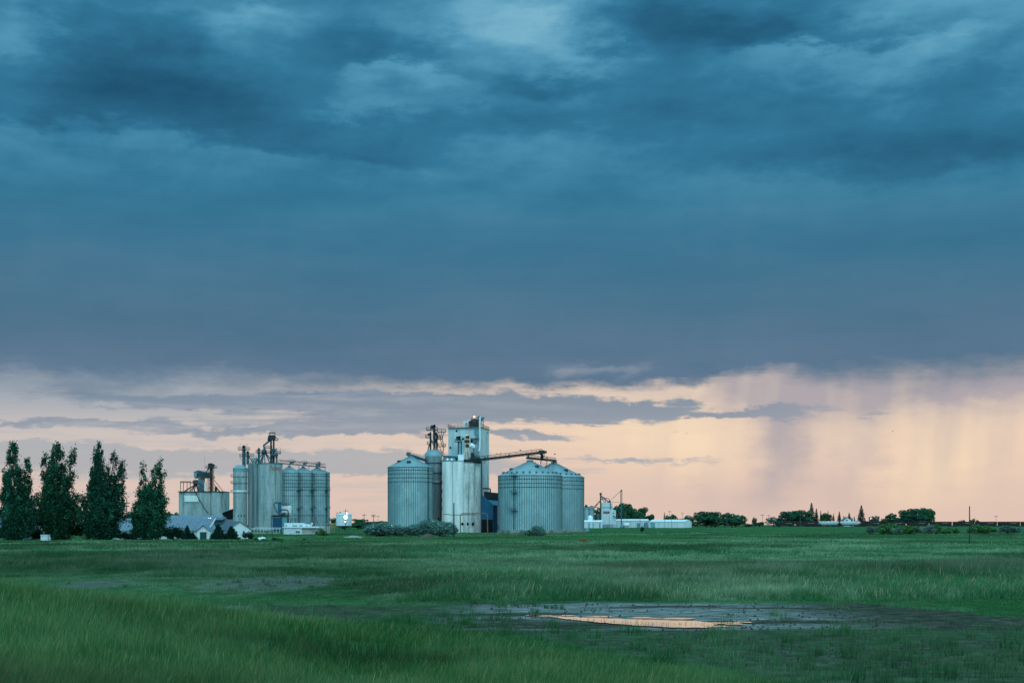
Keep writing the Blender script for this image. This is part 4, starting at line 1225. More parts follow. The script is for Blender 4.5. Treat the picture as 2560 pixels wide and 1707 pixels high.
# conveyors
mb = MB(); p0, p1 = A.p(1019, 1135.5, 0), B.p(1065, 1151, -2)
mb.bar(p0, p1, 1.2, .9); mb.rail(p0 + Vector((0, -.7, .4)), p1 + Vector((0, -.7, .4)), 1.0, 1.6, .05); A.box(mb, 1016, 1026, 1130.5, 1138.6, -1, 1)
solo('conveyor', mb, M.teal, A.base(1042), 'short dark conveyor sloping from the left bin peak up to the slender silo', 'conveyor', 'grain conveyors')
t = thing('conveyor', 'long dark inclined conveyor bridge running from the white elevator out over the wide bins', 'conveyor', A.base(1270), 'grain conveyors')
p0, p1 = A.p(1172, 1151.5, 3), A.p(1355, 1129.6, 3.5)
build('trough', MB().bar(p0, p1, 1.3, .62), M.dark, t)
mb = MB().truss(p0 + Vector((0, 0, -.05)), p1 + Vector((0, 0, -.05)), 1.7, .95, 1.6, .07); build('bridge_truss', mb, M.dark, t)
mb = MB(); o = Vector((0, -.9, .45)); mb.rail(p0 + o, p1 + o, 1.0, 2.2, .05); o.y = .9; mb.rail(p0 + o, p1 + o, 1.0, 2.2, .05); build('railing', mb, M.brownsteel, t)
mb = MB(); A.box(mb, 1347, 1362, 1124.2, 1133.2, 2.4, 4.6); A.box(mb, 1358, 1367.5, 1126, 1131.5, 2.6, 4.4); build('discharge_head', mb, M.dark, t)
for q in (.22, .55): 
    p = p0.lerp(p1, q); build('hanger', MB().box(p.x - .25, p.x + .25, p.y - .9, p.y + .9, p.z - .75, p.z + .95), M.dark, t)
build('chute', MB().tube([A.p(1353, 1132, 3.4), A.p(1357, 1139, 6), A.p(1356, 1145.5, 9)], [.75, .6, .6], 8), M.dark, t)
t = thing('conveyor', 'level dark conveyor resting on the peaks of the two wide bins', 'conveyor', A.base(1345), 'grain conveyors')
p0, p1 = A.p(1318.5, 1144.6, -.6), A2.p(1388.5, 1151.2, .5)
build('trough', MB().bar(p0, p1, 1.2, .8), M.dark, t)
mb = MB(); o = Vector((-.3, -.5, .3)); mb.rail(p0 + o, p1 + o, 1.05, 2.0, .06); o = Vector((.3, .5, .3)); mb.rail(p0 + o, p1 + o, 1.05, 2.0, .06); build('railing', mb, M.dark, t)
build('drive_motor', MB().box(A.x(1318.5), A.x(1322.5), 588.2, 590.6, A.z(1145), A.z(1138.4)), M.dark, t)
build('support_tower', MB().truss(A.p(1362, 1163, 16), A.p(1362, 1136, 16), 2.6, 2.6, 2.0, .08), M.dark, t)
build('head_mast', MB().truss(A.p(1358, 1137, 9), A.p(1358, 1124, 9), 1.6, 1.6, 1.4, .06), M.dark, t)
for px in (1340, 1352, 1370, 1378): build('post', MB().rod(A.p(px, 1151, 12 if px < 1360 else 28), A.p(px + (4 if px < 1360 else -3), 1164, 12 if px < 1360 else 26), .09, n=4), M.dark, t)

# blue receiving shed
S_ = K(600)
t = thing('blue_shed', 'deep blue sheet metal shed with a dark doorway, between white elevator and wide bins', 'shed', S_.base(1222))
zb = gz(S_.x(1222), 600) - .4
f = [(S_.x(1202), 599, zb), (S_.x(1233.5), 599, zb), (S_.x(1233.5), 599, S_.z(1261.3)), (S_.x(1205.2), 599, S_.z(1236)), (S_.x(1202), 599, S_.z(1238.5))]
build('front_wall', MB().prism(f, (0, 6, 0)), M.blue, t)
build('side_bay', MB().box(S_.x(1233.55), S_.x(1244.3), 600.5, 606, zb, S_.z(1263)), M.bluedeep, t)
mb = MB(); mb.prism([(S_.x(1219.5), 598.8, S_.z(1249.8)), (S_.x(1233.7), 598.8, S_.z(1261.6)), (S_.x(1244.6), 600.2, S_.z(1262.6)), (S_.x(1245), 604, S_.z(1251.2)), (S_.x(1230.5), 604, S_.z(1250.2))], (0, .12, .05)); build('roof_edge', mb, M.cyan, t)
mb = MB(); mb.prism([(S_.x(1205), 606.5, S_.z(1262)), (S_.x(1244.4), 606.5, S_.z(1262)), (S_.x(1244.4), 606.5, S_.z(1231)), (S_.x(1205), 606.5, S_.z(1226.8))], (0, 6, 0)); build('rear_block', mb, M.dark, t)
build('doorway', MB().box(S_.x(1204), S_.x(1232), 598.9, 599.4, zb, S_.z(1299)), M.black, t)
build('door_lintel', MB().box(S_.x(1203.5), S_.x(1232.5), 598.75, 599.2, S_.z(1299), S_.z(1297.6)), M.bluedeep, t)
solo('bent_pipe', MB().tube([S_.p(1203, 1220, 4), S_.p(1222, 1220, 4), S_.p(1224.8, 1221.2, 5), S_.p(1225.4, 1232, 7)], .3, 8), M.dark, S_.base(1212), 'dark bent pipe sticking out of the elevator above the blue shed roof', 'pipe')
Y_ = K(578)
mb = MB(); g = gz(Y_.x(1180), 578) - .2
mb.tube([(Y_.x(1151.2), 578, g), Y_.p(1151.2, 1289), Y_.p(1152.3, 1285.5), Y_.p(1156, 1283.4), Y_.p(1185, 1283), Y_.p(1212, 1282.2), Y_.p(1216, 1284), Y_.p(1218.3, 1288.5), (Y_.x(1219.3), 578, g)], .2, 8)
mb.tube([Y_.p(1106, 1283.8, 4), Y_.p(1130, 1286.6, 3), Y_.p(1190, 1286.2, .3)], .14, 6)
solo('pipe_gantry', mb, M.yellowpipe, Y_.base(1185), 'ochre pipe frame arching in front of the white elevator and the blue doorway', 'pipe gantry')

# small fan at the right end of the bins
t = thing('aeration_fan', 'small round blue grey fan standing at the right foot of the bins', 'fan', A.base(1468)); p = A.p(1468, 1324, 0)
build('housing', MB().rod(p + Vector((0, -.6, 0)), p + Vector((0, .6, 0)), .85, n=18), M.teallight, t)
build('duct', MB().box(p.x - 1.6, p.x - .6, p.y - .5, p.y + .5, gz(p.x, p.y), p.z + .3), M.pipe, t)
build('stand', MB().box(p.x - .5, p.x + .5, p.y - .5, p.y + .5, gz(p.x, p.y) - .2, p.z - .7), M.dark, t)
for px, w in ((1256, 1.8), (1268, 1.3), (1302, 1.6), (1312, 1.2), (1378, 1.5)):
    X_ = A.x(px); y = 590 - math.sqrt(max(0, (79.9 * A.s) ** 2 - (X_ - A.x(1325)) ** 2)) - 1.6
    tt = thing('aeration_fan', {1256: 'low bin fan at the foot of the widest bin, beside the blue shed', 1268: 'second low bin fan from the blue shed, at the widest bin foot', 1302: 'bin fan just left of the round bush at the widest bin foot', 1312: 'bin fan half hidden by the left edge of the round bush', 1378: 'bin fan right of the round bush at the widest bin foot'}[px], 'fan', (X_, y, gz(X_, y)))
    z = gz(X_, y)
    build('housing', MB().rod((X_, y - .5, z + .75), (X_, y + .4, z + .75), .55 * w / 1.4, n=14), M.pipe, tt); build('duct', MB().bar((X_, y + .3, z + .6), (X_ + .2, y + 1.3, z + .6), .7, .6), M.rib, tt)

# ------------------------------------------------------------------ the middle elevator (lettered) and its bins
P_ = K(711)
t = thing('grain_elevator', 'grey concrete grain elevator with faded red lettering and teal machinery on its roof', 'grain elevator', P_.base(662))
zb = gz(P_.x(660), 711) - .5
o1 = lobes(P_, [(618, 631.5, 1.5, 1.5, .45), (631.5, 645, 1.5, .5, .45)])
build('silo_recess', tower(MB(), o1, [(P_.x(645), 722), (P_.x(618), 722)], zb, P_.z(1158.5)), M.conc_dark, t)  # darker concrete paints in the shade of this recess
cx, cy = P_.x(675.5), 711.0; R = 30.6 * P_.s
build('silo', MB().lathe((cx, cy), [(R, zb), (R, P_.z(1159.5))], 64), M.conc, t)
build('roof_rim', MB().lathe((cx, cy), [(R + .03, P_.z(1160.2)), (R + .18, P_.z(1160.2)), (R + .18, P_.z(1158.6)), (.5, P_.z(1158.5))], 64, caps=False), M.pipe, t)
mb = MB(); P_.box(mb, 617.4, 645, 1157.6, 1158.5, .8, 11); build('roof_slab', mb, M.pipe, t)
a = math.radians(-90 + 35); build('lightning_cable', MB().tube([(cx + (R + .08) * math.cos(a), cy + (R + .08) * math.sin(a), z) for z in np.linspace(P_.z(1258), P_.z(1159), 8)], .09, 5), M.rib, t)
# lettering, wrapped round the silo
cu = bpy.data.curves.new('lettering', 'FONT'); cu.body = 'Peavey'; cu.size = 1.0; cu.extrude = .03
to = bpy.data.objects.new('lettering_source', cu); COL.objects.link(to)
bpy.context.view_layer.update()
me = bpy.data.meshes.new_from_object(to.evaluated_get(bpy.context.evaluated_depsgraph_get()))
bpy.data.objects.remove(to); me.name = 'lettering'
co_ = np.array([v.co[:] for v in me.vertices]); w = co_[:, 0].max() - co_[:, 0].min()
arc0, arc1 = math.radians(9), math.radians(63); hh = 12.8 * P_.s
org = ORG[t.name]
cap = .70
for v, c in zip(me.vertices, co_):
    th = arc0 + (arc1 - arc0) * (c[0] - co_[:, 0].min()) / w; rr = R + .04 + c[2]
    v.co = (cx + rr * math.sin(th) - org.x, cy - rr * math.cos(th) - org.y, P_.z(1176.8) + c[1] / cap * hh - org.z)
me.materials.clear(); me.materials.append(M.redletter)
lo = bpy.data.objects.new('lettering', me); COL.objects.link(lo); lo.parent = t
# machinery on the roof
mb = MB(); P_.box(mb, 602, 609.5, 1114, 1168, 3.5, 5); mb.rod(P_.p(605.7, 1115, 3.5), P_.p(605.7, 1115, 5), .75, n=12); build('bucket_elevator', mb, M.teal, t)
mb = plat(P_, MB(), 592, 619.6, 1122.3, 2.2, 6); mb2 = plat(P_, mb, 595.5, 602.5, 1139.3, 3, 5.5); mb.rod(P_.p(596, 1142, 3.2), P_.p(602, 1150, 3.4), .08, n=4); build('platform', mb, M.brownsteel, t)
for px, y0, y1 in ((597, 1108, 1122), (614.7, 1108, 1122), (698.3, 1117.5, 1132.5)):
    build('lamp_bracket', MB().tube([P_.p(px, y1, 3), P_.p(px, y0 + .6, 3), P_.p(px + (1.6 if px < 690 else -1.6), y0, 3)], .07, 5).box(P_.x(px + (.8 if px < 690 else -2)), P_.x(px + (2.4 if px < 690 else -.6)), P_.D + 2.8, P_.D + 3.2, P_.z(y0 + .4), P_.z(y0 - .4)), M.dark, t)
mb = MB(); P_.box(mb, 613.5, 619.4, 1128.5, 1160, 2.5, 3.8); mb.rod(P_.p(616.4, 1129, 2.5), P_.p(616.4, 1129, 3.8), .60, n=12); build('bucket_elevator', mb, M.teal, t)
build('platform', plat(P_, MB(), 609.5, 630.5, 1137.7, 1.8, 5), M.brownsteel, t)
build('spout', MB().tube([P_.p(619, 1139, 3), P_.p(628.5, 1154, 3), P_.p(629.5, 1158.5, 3)], .26), M.teal, t)
mb = MB(); mb.add([P_.p(625, 1143.5, 3), P_.p(638.5, 1143.5, 3), P_.p(636, 1154.5, 3.6), P_.p(629.5, 1154.5, 3.6), P_.p(625, 1143.5, 6.5), P_.p(638.5, 1143.5, 6.5), P_.p(636, 1154.5, 6), P_.p(629.5, 1154.5, 6)],
                  [(0, 3, 2, 1), (4, 5, 6, 7), (0, 1, 5, 4), (1, 2, 6, 5), (2, 3, 7, 6), (3, 0, 4, 7)]); mb.rail(P_.p(626, 1143.5, 3), P_.p(638, 1143.5, 3), 1, 1.2, .06); build('surge_hopper', mb, M.galv, t)
mb = MB(); P_.box(mb, 618, 700, 1156.8, 1157.5, -3, -2.8); mb.rail(P_.p(619, 1158.3, .9), P_.p(646, 1158.3, .9), 1.1, 1.5, .05); build('roof_railing', mb, M.brownsteel, t)
mb = MB(); P_.box(mb, 643.8, 648.4, 1123, 1158.6, .5, 1.6); mb.rod(P_.p(646.2, 1121.5, .5), P_.p(646.2, 1121.5, 1.6), .55, n=12); P_.box(mb, 642.4, 649.6, 1123, 1126, .3, 1.8); build('bucket_elevator', mb, M.teal, t)
mb = plat(P_, MB(), 640, 679, 1130.6, -1.2, 4); plat(P_, mb, 687, 699.5, 1132.6, -1, 3.5); plat(P_, mb, 663, 678, 1119.5, -.6, 2.5); build('platform', mb, M.brownsteel, t)
build('distributor', MB().lathe((P_.x(659.5), 712), [(7.4 * P_.s, P_.z(1131.4)), (7.2 * P_.s, P_.z(1129)), (5.8 * P_.s, P_.z(1125)), (3.6 * P_.s, P_.z(1122)), (2.4 * P_.s, P_.z(1121.6))], 20), M.teal, t)
for i, (px, d) in enumerate(((634.5, 3), (641, -2.5), (647.5, 4), (653, -4.2), (659.4, -4.6), (666, -4.2), (672, 4), (678, -3.2), (684, -1))):
    s0 = P_.p(656 + i * .9, 1131.5, 1 + d * .12); build('spout', MB().tube([s0, s0.lerp(P_.p(px, 1158.5, d), .5) + Vector((0, 0, .15)), P_.p(px, 1159, d)], .26, 6), M.teal, t)
build('main_spout', MB().tube([P_.p(674, 1100, 1.5), P_.p(666, 1106.2, 1.4), P_.p(658, 1112.8, 1.2), P_.p(658.8, 1116, 1.1), P_.p(660.3, 1122, 1)], .46, 10), M.teal, t)
mb = MB(); mb.prism([P_.p(671.5, 1087.2, .2), P_.p(685.8, 1087.2, .2), P_.p(685.8, 1099.6, .2), P_.p(673, 1099.6, .2), P_.p(668.2, 1101, .2), P_.p(669.6, 1091, .2)], (0, 2.8, 0)); build('elevator_head', mb, M.dark, t)
mb = MB(); c4 = [P_.p(673.3, 1087, .2), P_.p(685.8, 1087, .2), P_.p(685.8, 1087, 3), P_.p(673.3, 1087, 3)]
for i in range(4):
    a, b = c4[i], c4[(i + 1) % 4]; up = Vector((0, 0, 6.2 * P_.s)); mb.rod(a, a + up, .09, n=4); mb.rod(a.lerp(b, .5), a.lerp(b, .5) + up, .07, n=4); mb.rod(a + up, b + up, .17, n=4)
build('head_frame', mb, M.dark, t)
build('drive_motor', MB().rod(P_.p(685.9, 1092, 1.5), P_.p(689.2, 1092, 1.5), .3, n=8), M.dark, t)
build('platform', plat(P_, MB(), 685.8, 693, 1099.6, 0, 3), M.brownsteel, t)
for px0, px1 in ((674.3, 678.2), (681, 684.9)): build('elevator_leg', P_.box(MB(), px0, px1, 1099, 1158.6, 1.0, 1.9), M.dark, t)
mb = MB(); mb.truss(P_.p(684.5, 1158.5, .5), P_.p(684.5, 1120, .5), 13 * P_.s, 2.6, 1.5, .10); P_.box(mb, 678, 688, 1121, 1129, -.3, 1.5); P_.box(mb, 677, 681, 1134, 1158, -.6, .6); build('machine_frame', mb, M.teal, t)
build('drum_filter', MB().lathe((P_.x(687), 709.6), [(8 * P_.s, P_.z(1140.5)), (9.4 * P_.s, P_.z(1139)), (9.4 * P_.s, P_.z(1136)), (5 * P_.s, P_.z(1134))], 18), M.teal, t)
build('upright_tank', MB().lathe((P_.x(692.6), 710), [(1.9 * P_.s, P_.z(1158.5)), (2.2 * P_.s, P_.z(1140)), (3.2 * P_.s, P_.z(1133)), (1.2 * P_.s, P_.z(1131))], 14), M.teal, t)

t = thing('concrete_silo', 'round grey silo with a steel cone cap and ring walkways, left of the lettered elevator', 'silo', P_.base(600.5))
cx, cy, R = P_.x(600.5), 711.0, 17.6 * P_.s; zb = gz(cx, cy) - .5
build('shaft', MB().lathe((cx, cy), [(R, zb), (R, P_.z(1178))], 40, caps=False), M.conc, t)
build('top_band', MB().lathe((cx, cy), [(R + .02, P_.z(1178)), (R + .1, P_.z(1177.8)), (R + .1, P_.z(1171)), (R * .9, P_.z(1170.8))], 40, caps=False), M.teallight, t)
mb = MB().lathe((cx, cy), [(R + .25, P_.z(1171)), (R * .48, P_.z(1162.6)), (R * .42, P_.z(1161.8))], 40)
for i in range(20):
    a = 2 * math.pi * i / 20; mb.bar((cx + R * math.cos(a), cy + R * math.sin(a), P_.z(1170.6)), (cx + R * .48 * math.cos(a), cy + R * .48 * math.sin(a), P_.z(1162.4)), .09, .12)
build('cone_cap', mb, M.galv_roof, t)
for y in (1191, 1207.6, 1230.4):
    z = P_.z(y); mb = MB().lathe((cx, cy), [(R + .02, z - .16), (R + .3, z - .16), (R + .3, z + .1), (R + .02, z + .1)], 40, caps=False); plat(P_, mb, 577.5, 584, y, -1.5, 1.2); build('ring_platform', mb, M.rib, t)
build('pale_band', MB().lathe((cx, cy), [(R + .02, P_.z(1229.8)), (R + .04, P_.z(1229.7)), (R + .04, P_.z(1225.6)), (R + .02, P_.z(1225.5))], 40, caps=False), M.whiteconc, t)
for px in (587.5, 599, 606, 612.5):
    dx = (px - 600.5) * P_.s; yy = cy - math.sqrt(R * R - dx * dx); build('window', MB().box(cx + dx - .2, cx + dx + .25, yy - .06, yy + .4, P_.z(1291), P_.z(1286.5)), M.black, t)

SB = [(K(718), 723.3, 27.8, 'first of the tall steel bins, against the lettered concrete elevator'), (K(727), 757.7, 26.2, 'middle one of the tall steel bins right of the lettered elevator'),
      (K(736), 792.2, 27.6, 'right one of the tall steel bins right of the lettered elevator'), (K(747), 797.3, 26.5, 'tall steel bin of which only an edge shows behind the right one')]
for i, (k, px, r, lab) in enumerate(SB):
    steel_bin('tall_grain_bin', lab, k, px, r, (1182.4, 1183, 1184, 1181.5)[i], (1164.5, 1166, 1167.6, 1170)[i], 1324, 36, (1190.5, 1200, 1208.5, 1217.5, 1224.8, 1239, 1288) if i < 3 else (1190, 1200, 1217, 1239), 1327,
              group='tall narrow steel bins', ladder=-28 if i < 3 else None, landings=(1227, 1271) if i < 3 else (), ribw=.17, roofribs=28)
t = thing('conveyor', 'level railed conveyor running over the tops of the tall steel bins', 'conveyor', P_.base(757), 'grain conveyors')
p0, p1 = K(712).p(698, 1157.5), K(737).p(812.5, 1167.5); k7 = K(718)
build('trough', MB().bar(p0, p1, 1.4, .40), M.pipe, t)
mb = MB().truss(p0 + Vector((0, 0, .75)), p1 + Vector((0, 0, .75)), 1.8, 1.3, 2.2, .05); o = Vector((0, -.9, .7)); mb.rail(p0 + o, p1 + o, 1.1, 1.6, .06); build('walkway', mb, M.brownsteel, t)
for q, w in ((.27, 11), (.55, 8), (.83, 9)):
    p = p0.lerp(p1, q); mb = MB().box(p.x - w * .1, p.x + w * .1, p.y - .6, p.y + .6, p.z + .4, p.z + 1.5); mb.rod(p + Vector((w * .1, 0, 1.6)), p + Vector((w * .16, 0, 1.6)), .4, n=8); mb.rail(p + Vector((-w * .12, -.8, 1.4)), p + Vector((w * .12, -.8, 1.4)), 1.0, .9, .06)
    build('drive_unit', mb, M.pipe, t)
build('end_post', MB().rod(p1, p1 + Vector((0, 0, -2.6)), .14, n=6), M.dark, t); build('end_drive', MB().box(p1.x - 3.6, p1.x - 2.4, p1.y - .5, p1.y + .5, p1.z, p1.z + 2.8), M.pipe, t)
for q in (.22, .42, .64): p = p0.lerp(p1, q); build('post', MB().rod(p, p + Vector((0, 0, -2.2)), .12, n=6), M.dark, t)

# dust plant at its foot
G = K(694)
t = thing('dust_collector', 'blue cyclone with grey elbow duct, pale tank and dark shed at the lettered elevator foot', 'dust collector', G.base(705))
gb = gz(G.x(700), 694) - .3
build('cyclone', MB().lathe((G.x(698.8), 694), [(.25, G.z(1285)), (.5, G.z(1281.5)), (4.1 * G.s, G.z(1275)), (4.1 * G.s, G.z(1256.5)), (1, G.z(1255.8))], 20), M.cyclone, t)
build('elbow_duct', MB().tube([G.p(696, 1255.8), G.p(688, 1255.6), G.p(684.6, 1258.5), G.p(685.5, 1266), G.p(691, 1277), G.p(696.8, 1284), G.p(703, 1285.5)], .40, 10), M.pipe, t)
build('cyclone_lid', MB().box(G.x(690), G.x(705), 693.2, 694.8, G.z(1256), G.z(1254.6)), M.teal, t)
mb = MB()
for i in range(5): mb.lathe((G.x(705 + i * 4.4), 696.5), [(.55, G.z(1283)), (.72, G.z(1280)), (.72, G.z(1266)), (.4, G.z(1263.6))], 14)
mb.box(G.x(702.5), G.x(724.5), 696.6, 698, G.z(1287), G.z(1265)); build('filter_bank', mb, M.whiteconc, t)
build('walkway', plat(G, MB(), 703, 720, 1262.5, 2, 4), M.brownsteel, t)
build('black_pipe', MB().tube([G.p(702.5, 1273.8, -1), G.p(717.5, 1274.2, -1), G.p(720.6, 1276.4, -1), G.p(721.4, 1280, -1), G.p(721.4, 1307, -1)], .27, 8), M.dark, t)
build('fan_hood', MB().prism([G.p(704, 1283.5, -2), G.p(714.5, 1281, -2), G.p(712, 1287.5, -2), G.p(702, 1289, -2)], (0, 1.5, 0)), M.dark, t)
mb = MB(); mb.box(G.x(685), G.x(707.5), 690, 698, gb, G.z(1288.5)); build('machine_shed', mb, M.bluedeep, t)
build('shed_eave', MB().box(G.x(683.5), G.x(721), 689.4, 698.4, G.z(1289.6), G.z(1286.8)), M.dark, t)
build('pale_stripe', MB().box(G.x(684.5), G.x(706), 689.8, 690.05, G.z(1294), G.z(1291.6)), M.pipe, t)
mb = MB(); mb.box(G.x(707.6), G.x(720), 690.4, 694, gb, G.z(1289.7)); build('cabinet', mb, M.teallight, t)
build('side_stair', MB().truss((G.x(680), 691, gb), G.p(682, 1290, -3), 1.0, 1.0, 1.2, .07).sphere(G.p(681.5, 1292, -3), .5, .5, .5), M.rib, t)
H = K(690)
for i, (x0, y0, xm, ym, x1, y1, lab) in enumerate(((722.5, 1304, 727, 1295.5, 730.5, 1299, 'small sloping spout on an A-frame at the foot of the first tall bin'), (731.5, 1305, 737.3, 1294.5, 743.5, 1299.5, 'larger sloping spout on an A-frame at the foot of the middle tall bin'),
                                              (801, 1305, 789, 1291.5, 785, 1297, 'dark sloping auger leaning at the foot of the right tall bin'), (832.5, 1305, 824.5, 1293.5, 818, 1300, 'grey sloping auger at the right edge of the tall bins'))):
    g = gz(H.x(xm), 690)
    t = thing('loading_auger', lab, 'auger', (H.x(xm), 690, g), 'augers at the tall bins')
    build('tube', MB().bar((H.x(x0), 689.6, min(g + .3, H.z(y0))), H.p(xm, ym), .32, .32), M.rib, t)
    build('strut', MB().rod(H.p(xm, ym), (H.x(x1), 690.4, g), .11, n=5), M.dark, t); build('spout', MB().bar(H.p(xm, ym), H.p(x1, y1), .5, .35), M.pipe, t)

# office block
Q_ = K(530)
g = gz(Q_.x(750), 530) - .4
t = thing('office_building', 'low flat-roofed pale office block in two steps below the tall steel bins', 'building', Q_.base(750))
mb = MB(); Q_.box(mb, 704.4, 752.5, 1306.6, 1322, 6, 12); build('upper_storey', mb, M.whitewall, t)
mb = MB(); Q_.box(mb, 752.6, 768, 1309.8, 1322, 5.5, 12); build('upper_annex', mb, M.white, t)
mb = MB(); mb.box(Q_.x(709), Q_.x(755), 530, 543, g, Q_.z(1318.5)); build('lower_storey', mb, M.whitewall, t)
mb = MB(); mb.box(Q_.x(755.05), Q_.x(793.5), 530.6, 543, g, Q_.z(1319)); build('brick_wing', mb, M.offwhite, t)
mb = MB(); Q_.box(mb, 706.5, 755.2, 1316.6, 1318.6, -.5, 13); build('parapet', mb, M.white, t)
mb = MB(); Q_.box(mb, 755, 799, 1315.2, 1319.2, -.6, 13); build('overhang_roof', mb, M.white, t)
mb = MB(); Q_.box(mb, 755.2, 793, 1319.3, 1320.4, .4, .59); build('eave_shadow_strip', mb, M.dark, t)  # dark strip standing in for the shade under the overhang
mb = MB(); Q_.box(mb, 704, 708.9, 1318, 1330, .8, 5.9); build('stair_bay', mb, M.teallight, t)
for x0, x1, y0, y1, d in ((707.2, 711, 1312, 1315.8, 6), (725, 730, 1312.4, 1315.8, 6), (731.3, 735.6, 1312.2, 1315.8, 6), (743.5, 749, 1312.2, 1315, 6), (758, 760.2, 1312.8, 1315.2, 5.5), (761.7, 764.2, 1312.6, 1315.2, 5.5),
                          (739.5, 749.3, 1327, 1331.6, 0), (758.2, 760.8, 1327.2, 1331.6, .6), (776, 778, 1326.2, 1331.8, .6), (781, 784.6, 1326, 1332.2, .6), (787.4, 791.8, 1326.5, 1332, .6)):
    w = build('window', MB().box(Q_.x(x0), Q_.x(x1), 530 + d - .08, 530 + d + .2, Q_.z(y1), Q_.z(y0)), M.glass, t)
    build('frame', MB().box(Q_.x((x0 + x1) / 2) - .05, Q_.x((x0 + x1) / 2) + .05, 530 + d - .12, 530 + d - .07, Q_.z(y1), Q_.z(y0)).box(Q_.x(x0) - .06, Q_.x(x1) + .06, 530 + d - .14, 530 + d + .05, Q_.z(y1) - .12, Q_.z(y1)), M.white, w)
V_ = K(560); g = gz(V_.x(808), 560) - .4
for x0, x1, lab in ((794.5, 815.5, 'long grey block bunker wall joining the office block on its right'), (817, 824.4, 'short grey block wall standing right of the longer bunker wall')):
    solo('block_wall', MB().box(V_.x(x0), V_.x(x1), 560, 561, g, V_.z(1315)).box(V_.x(x0), V_.x(x0) + .5, 559.7, 561.2, g, V_.z(1314.4)), M.concwall, (V_.x((x0 + x1) / 2), 560, g), lab, 'wall')
t = thing('white_sphere_tank', 'small white round tank on legs behind the office roof', 'tank', V_.base(780, 30)); U = K(590)
build('vessel', MB().sphere(U.p(780, 1309), .46 * U.s * 6, .46 * U.s * 6, .5 * U.s * 6), M.white, t); build('stand', MB().rod((U.x(780), 590, gz(U.x(780), 590)), U.p(780, 1311), .3, n=8), M.pipe, t)
t = thing('pipe_rack', 'long level rust coloured pipe rack behind the office wing', 'pipe rack', K(620).base(815)); U = K(620)
build('beam', MB().bar(U.p(795, 1309.2), U.p(842, 1308.2), .3, .3), M.concwall, t)
for px in (800, 808, 816, 824, 832): build('post', MB().rod((U.x(px), 620, gz(U.x(px), 620)), U.p(px, 1309), .12, n=5), M.rib, t)
t = thing('white_railing', 'white pipe railing along the drive in front of the lettered elevator', 'railing', K(560).base(665)); U = K(560)
mb = MB(); zr = gz(U.x(665), 560)
for px in range(627, 703, 8): build('post', MB().rod((U.x(px), 560, zr - .1), (U.x(px), 560, U.z(1318.6)), .07, n=5), M.white, t)
build('rail', MB().tube([(U.x(624), 560, zr), U.p(630, 1321), U.p(640, 1318.6), U.p(703, 1319.2)], .09, 5).tube([U.p(628, 1323), U.p(640, 1321.2), U.p(703, 1321.8)], .07, 5), M.white, t)
solo('loading_ledge', MB().box(K(555).x(622), K(555).x(697), 556, 558, gz(-98, 556) - .3, gz(-98, 556) + .55), M.concwall, K(555).base(660, 2), 'low pale concrete ledge below the white railing', 'ledge')
t = thing('yellow_auger', 'yellow portable auger lying on its frame right of the office block', 'auger', K(600).base(832)); U = K(600)
build('tube', MB().bar(U.p(823.5, 1313.5), U.p(840, 1307.8), .5, .5), M.yellow, t); build('lower_beam', MB().bar(U.p(825.5, 1318.8), U.p(840.5, 1314.2), .28, .3), M.yellow, t)
for px, y in ((828, 1312), (835, 1309.6)): build('leg', MB().rod(U.p(px, y), (U.x(px + .8), 600, gz(U.x(px), 600)), .14, n=5), M.yellow, t)

# white hopper bin and floodlight
U = K(655)
t = thing('hopper_bin', 'pale round hopper bin on steel legs lit by a floodlight', 'hopper bin', U.base(859.5)); cx, cy, R = U.x(859.5), 655.0, 19.4 * U.s
build('body', MB().lathe((cx, cy), [(R, U.z(1313.6)), (R, U.z(1286.2))], 40, caps=False), M.white, t)
build('roof', MB().lathe((cx, cy), [(R + .15, U.z(1286.4)), (R * .75, U.z(1282.5)), (R * .12, U.z(1280.4))], 40), M.whitewall, t)
build('hopper', MB().lathe((cx, cy), [(.5, U.z(1322)), (R * .97, U.z(1313.6))], 32), M.pipe, t)
for i in range(9):
    a = 2 * math.pi * (i + .3) / 9; build('leg', MB().rod((cx + R * .93 * math.cos(a), cy + R * .93 * math.sin(a), gz(cx, cy) - .2), (cx + R * .93 * math.cos(a), cy + R * .93 * math.sin(a), U.z(1313)), .16, n=5), M.rib, t)
build('roof_hatch', MB().box(U.x(849.5), U.x(852.5), 653.5, 654.5, U.z(1282.4), U.z(1279.3)).box(U.x(840), U.x(846), 654, 655, U.z(1282), U.z(1280.8)), M.dark, t)
U = K(643)
t = thing('floodlight_pole', 'crossarm pole with glaring lit floodlights in front of the pale hopper bin', 'floodlight', U.base(864.2))
build('pole', MB().rod((U.x(864.2), 643, gz(U.x(864.2), 643) - .2), U.p(864.2, 1272.8), .15, .11, n=8), M.wood, t)
build('crossarm', MB().box(U.x(858.2), U.x(870.6), 642.85, 643.15, U.z(1276.9), U.z(1276)), M.wood, t)
for px, py, r, hot in ((864.6, 1291.8, .80, True), (866.8, 1282.6, .16, True), (863.6, 1303.2, .14, True)):
    lh = build('lamp_head', MB().rod(U.p(px, py, -.55), U.p(px, py, -.25), r, r * .7, n=16), M.dark, t)
    build('lens', MB().sphere(U.p(px, py, -.55), r * .92, .14, r * .92), M.lamp, lh)

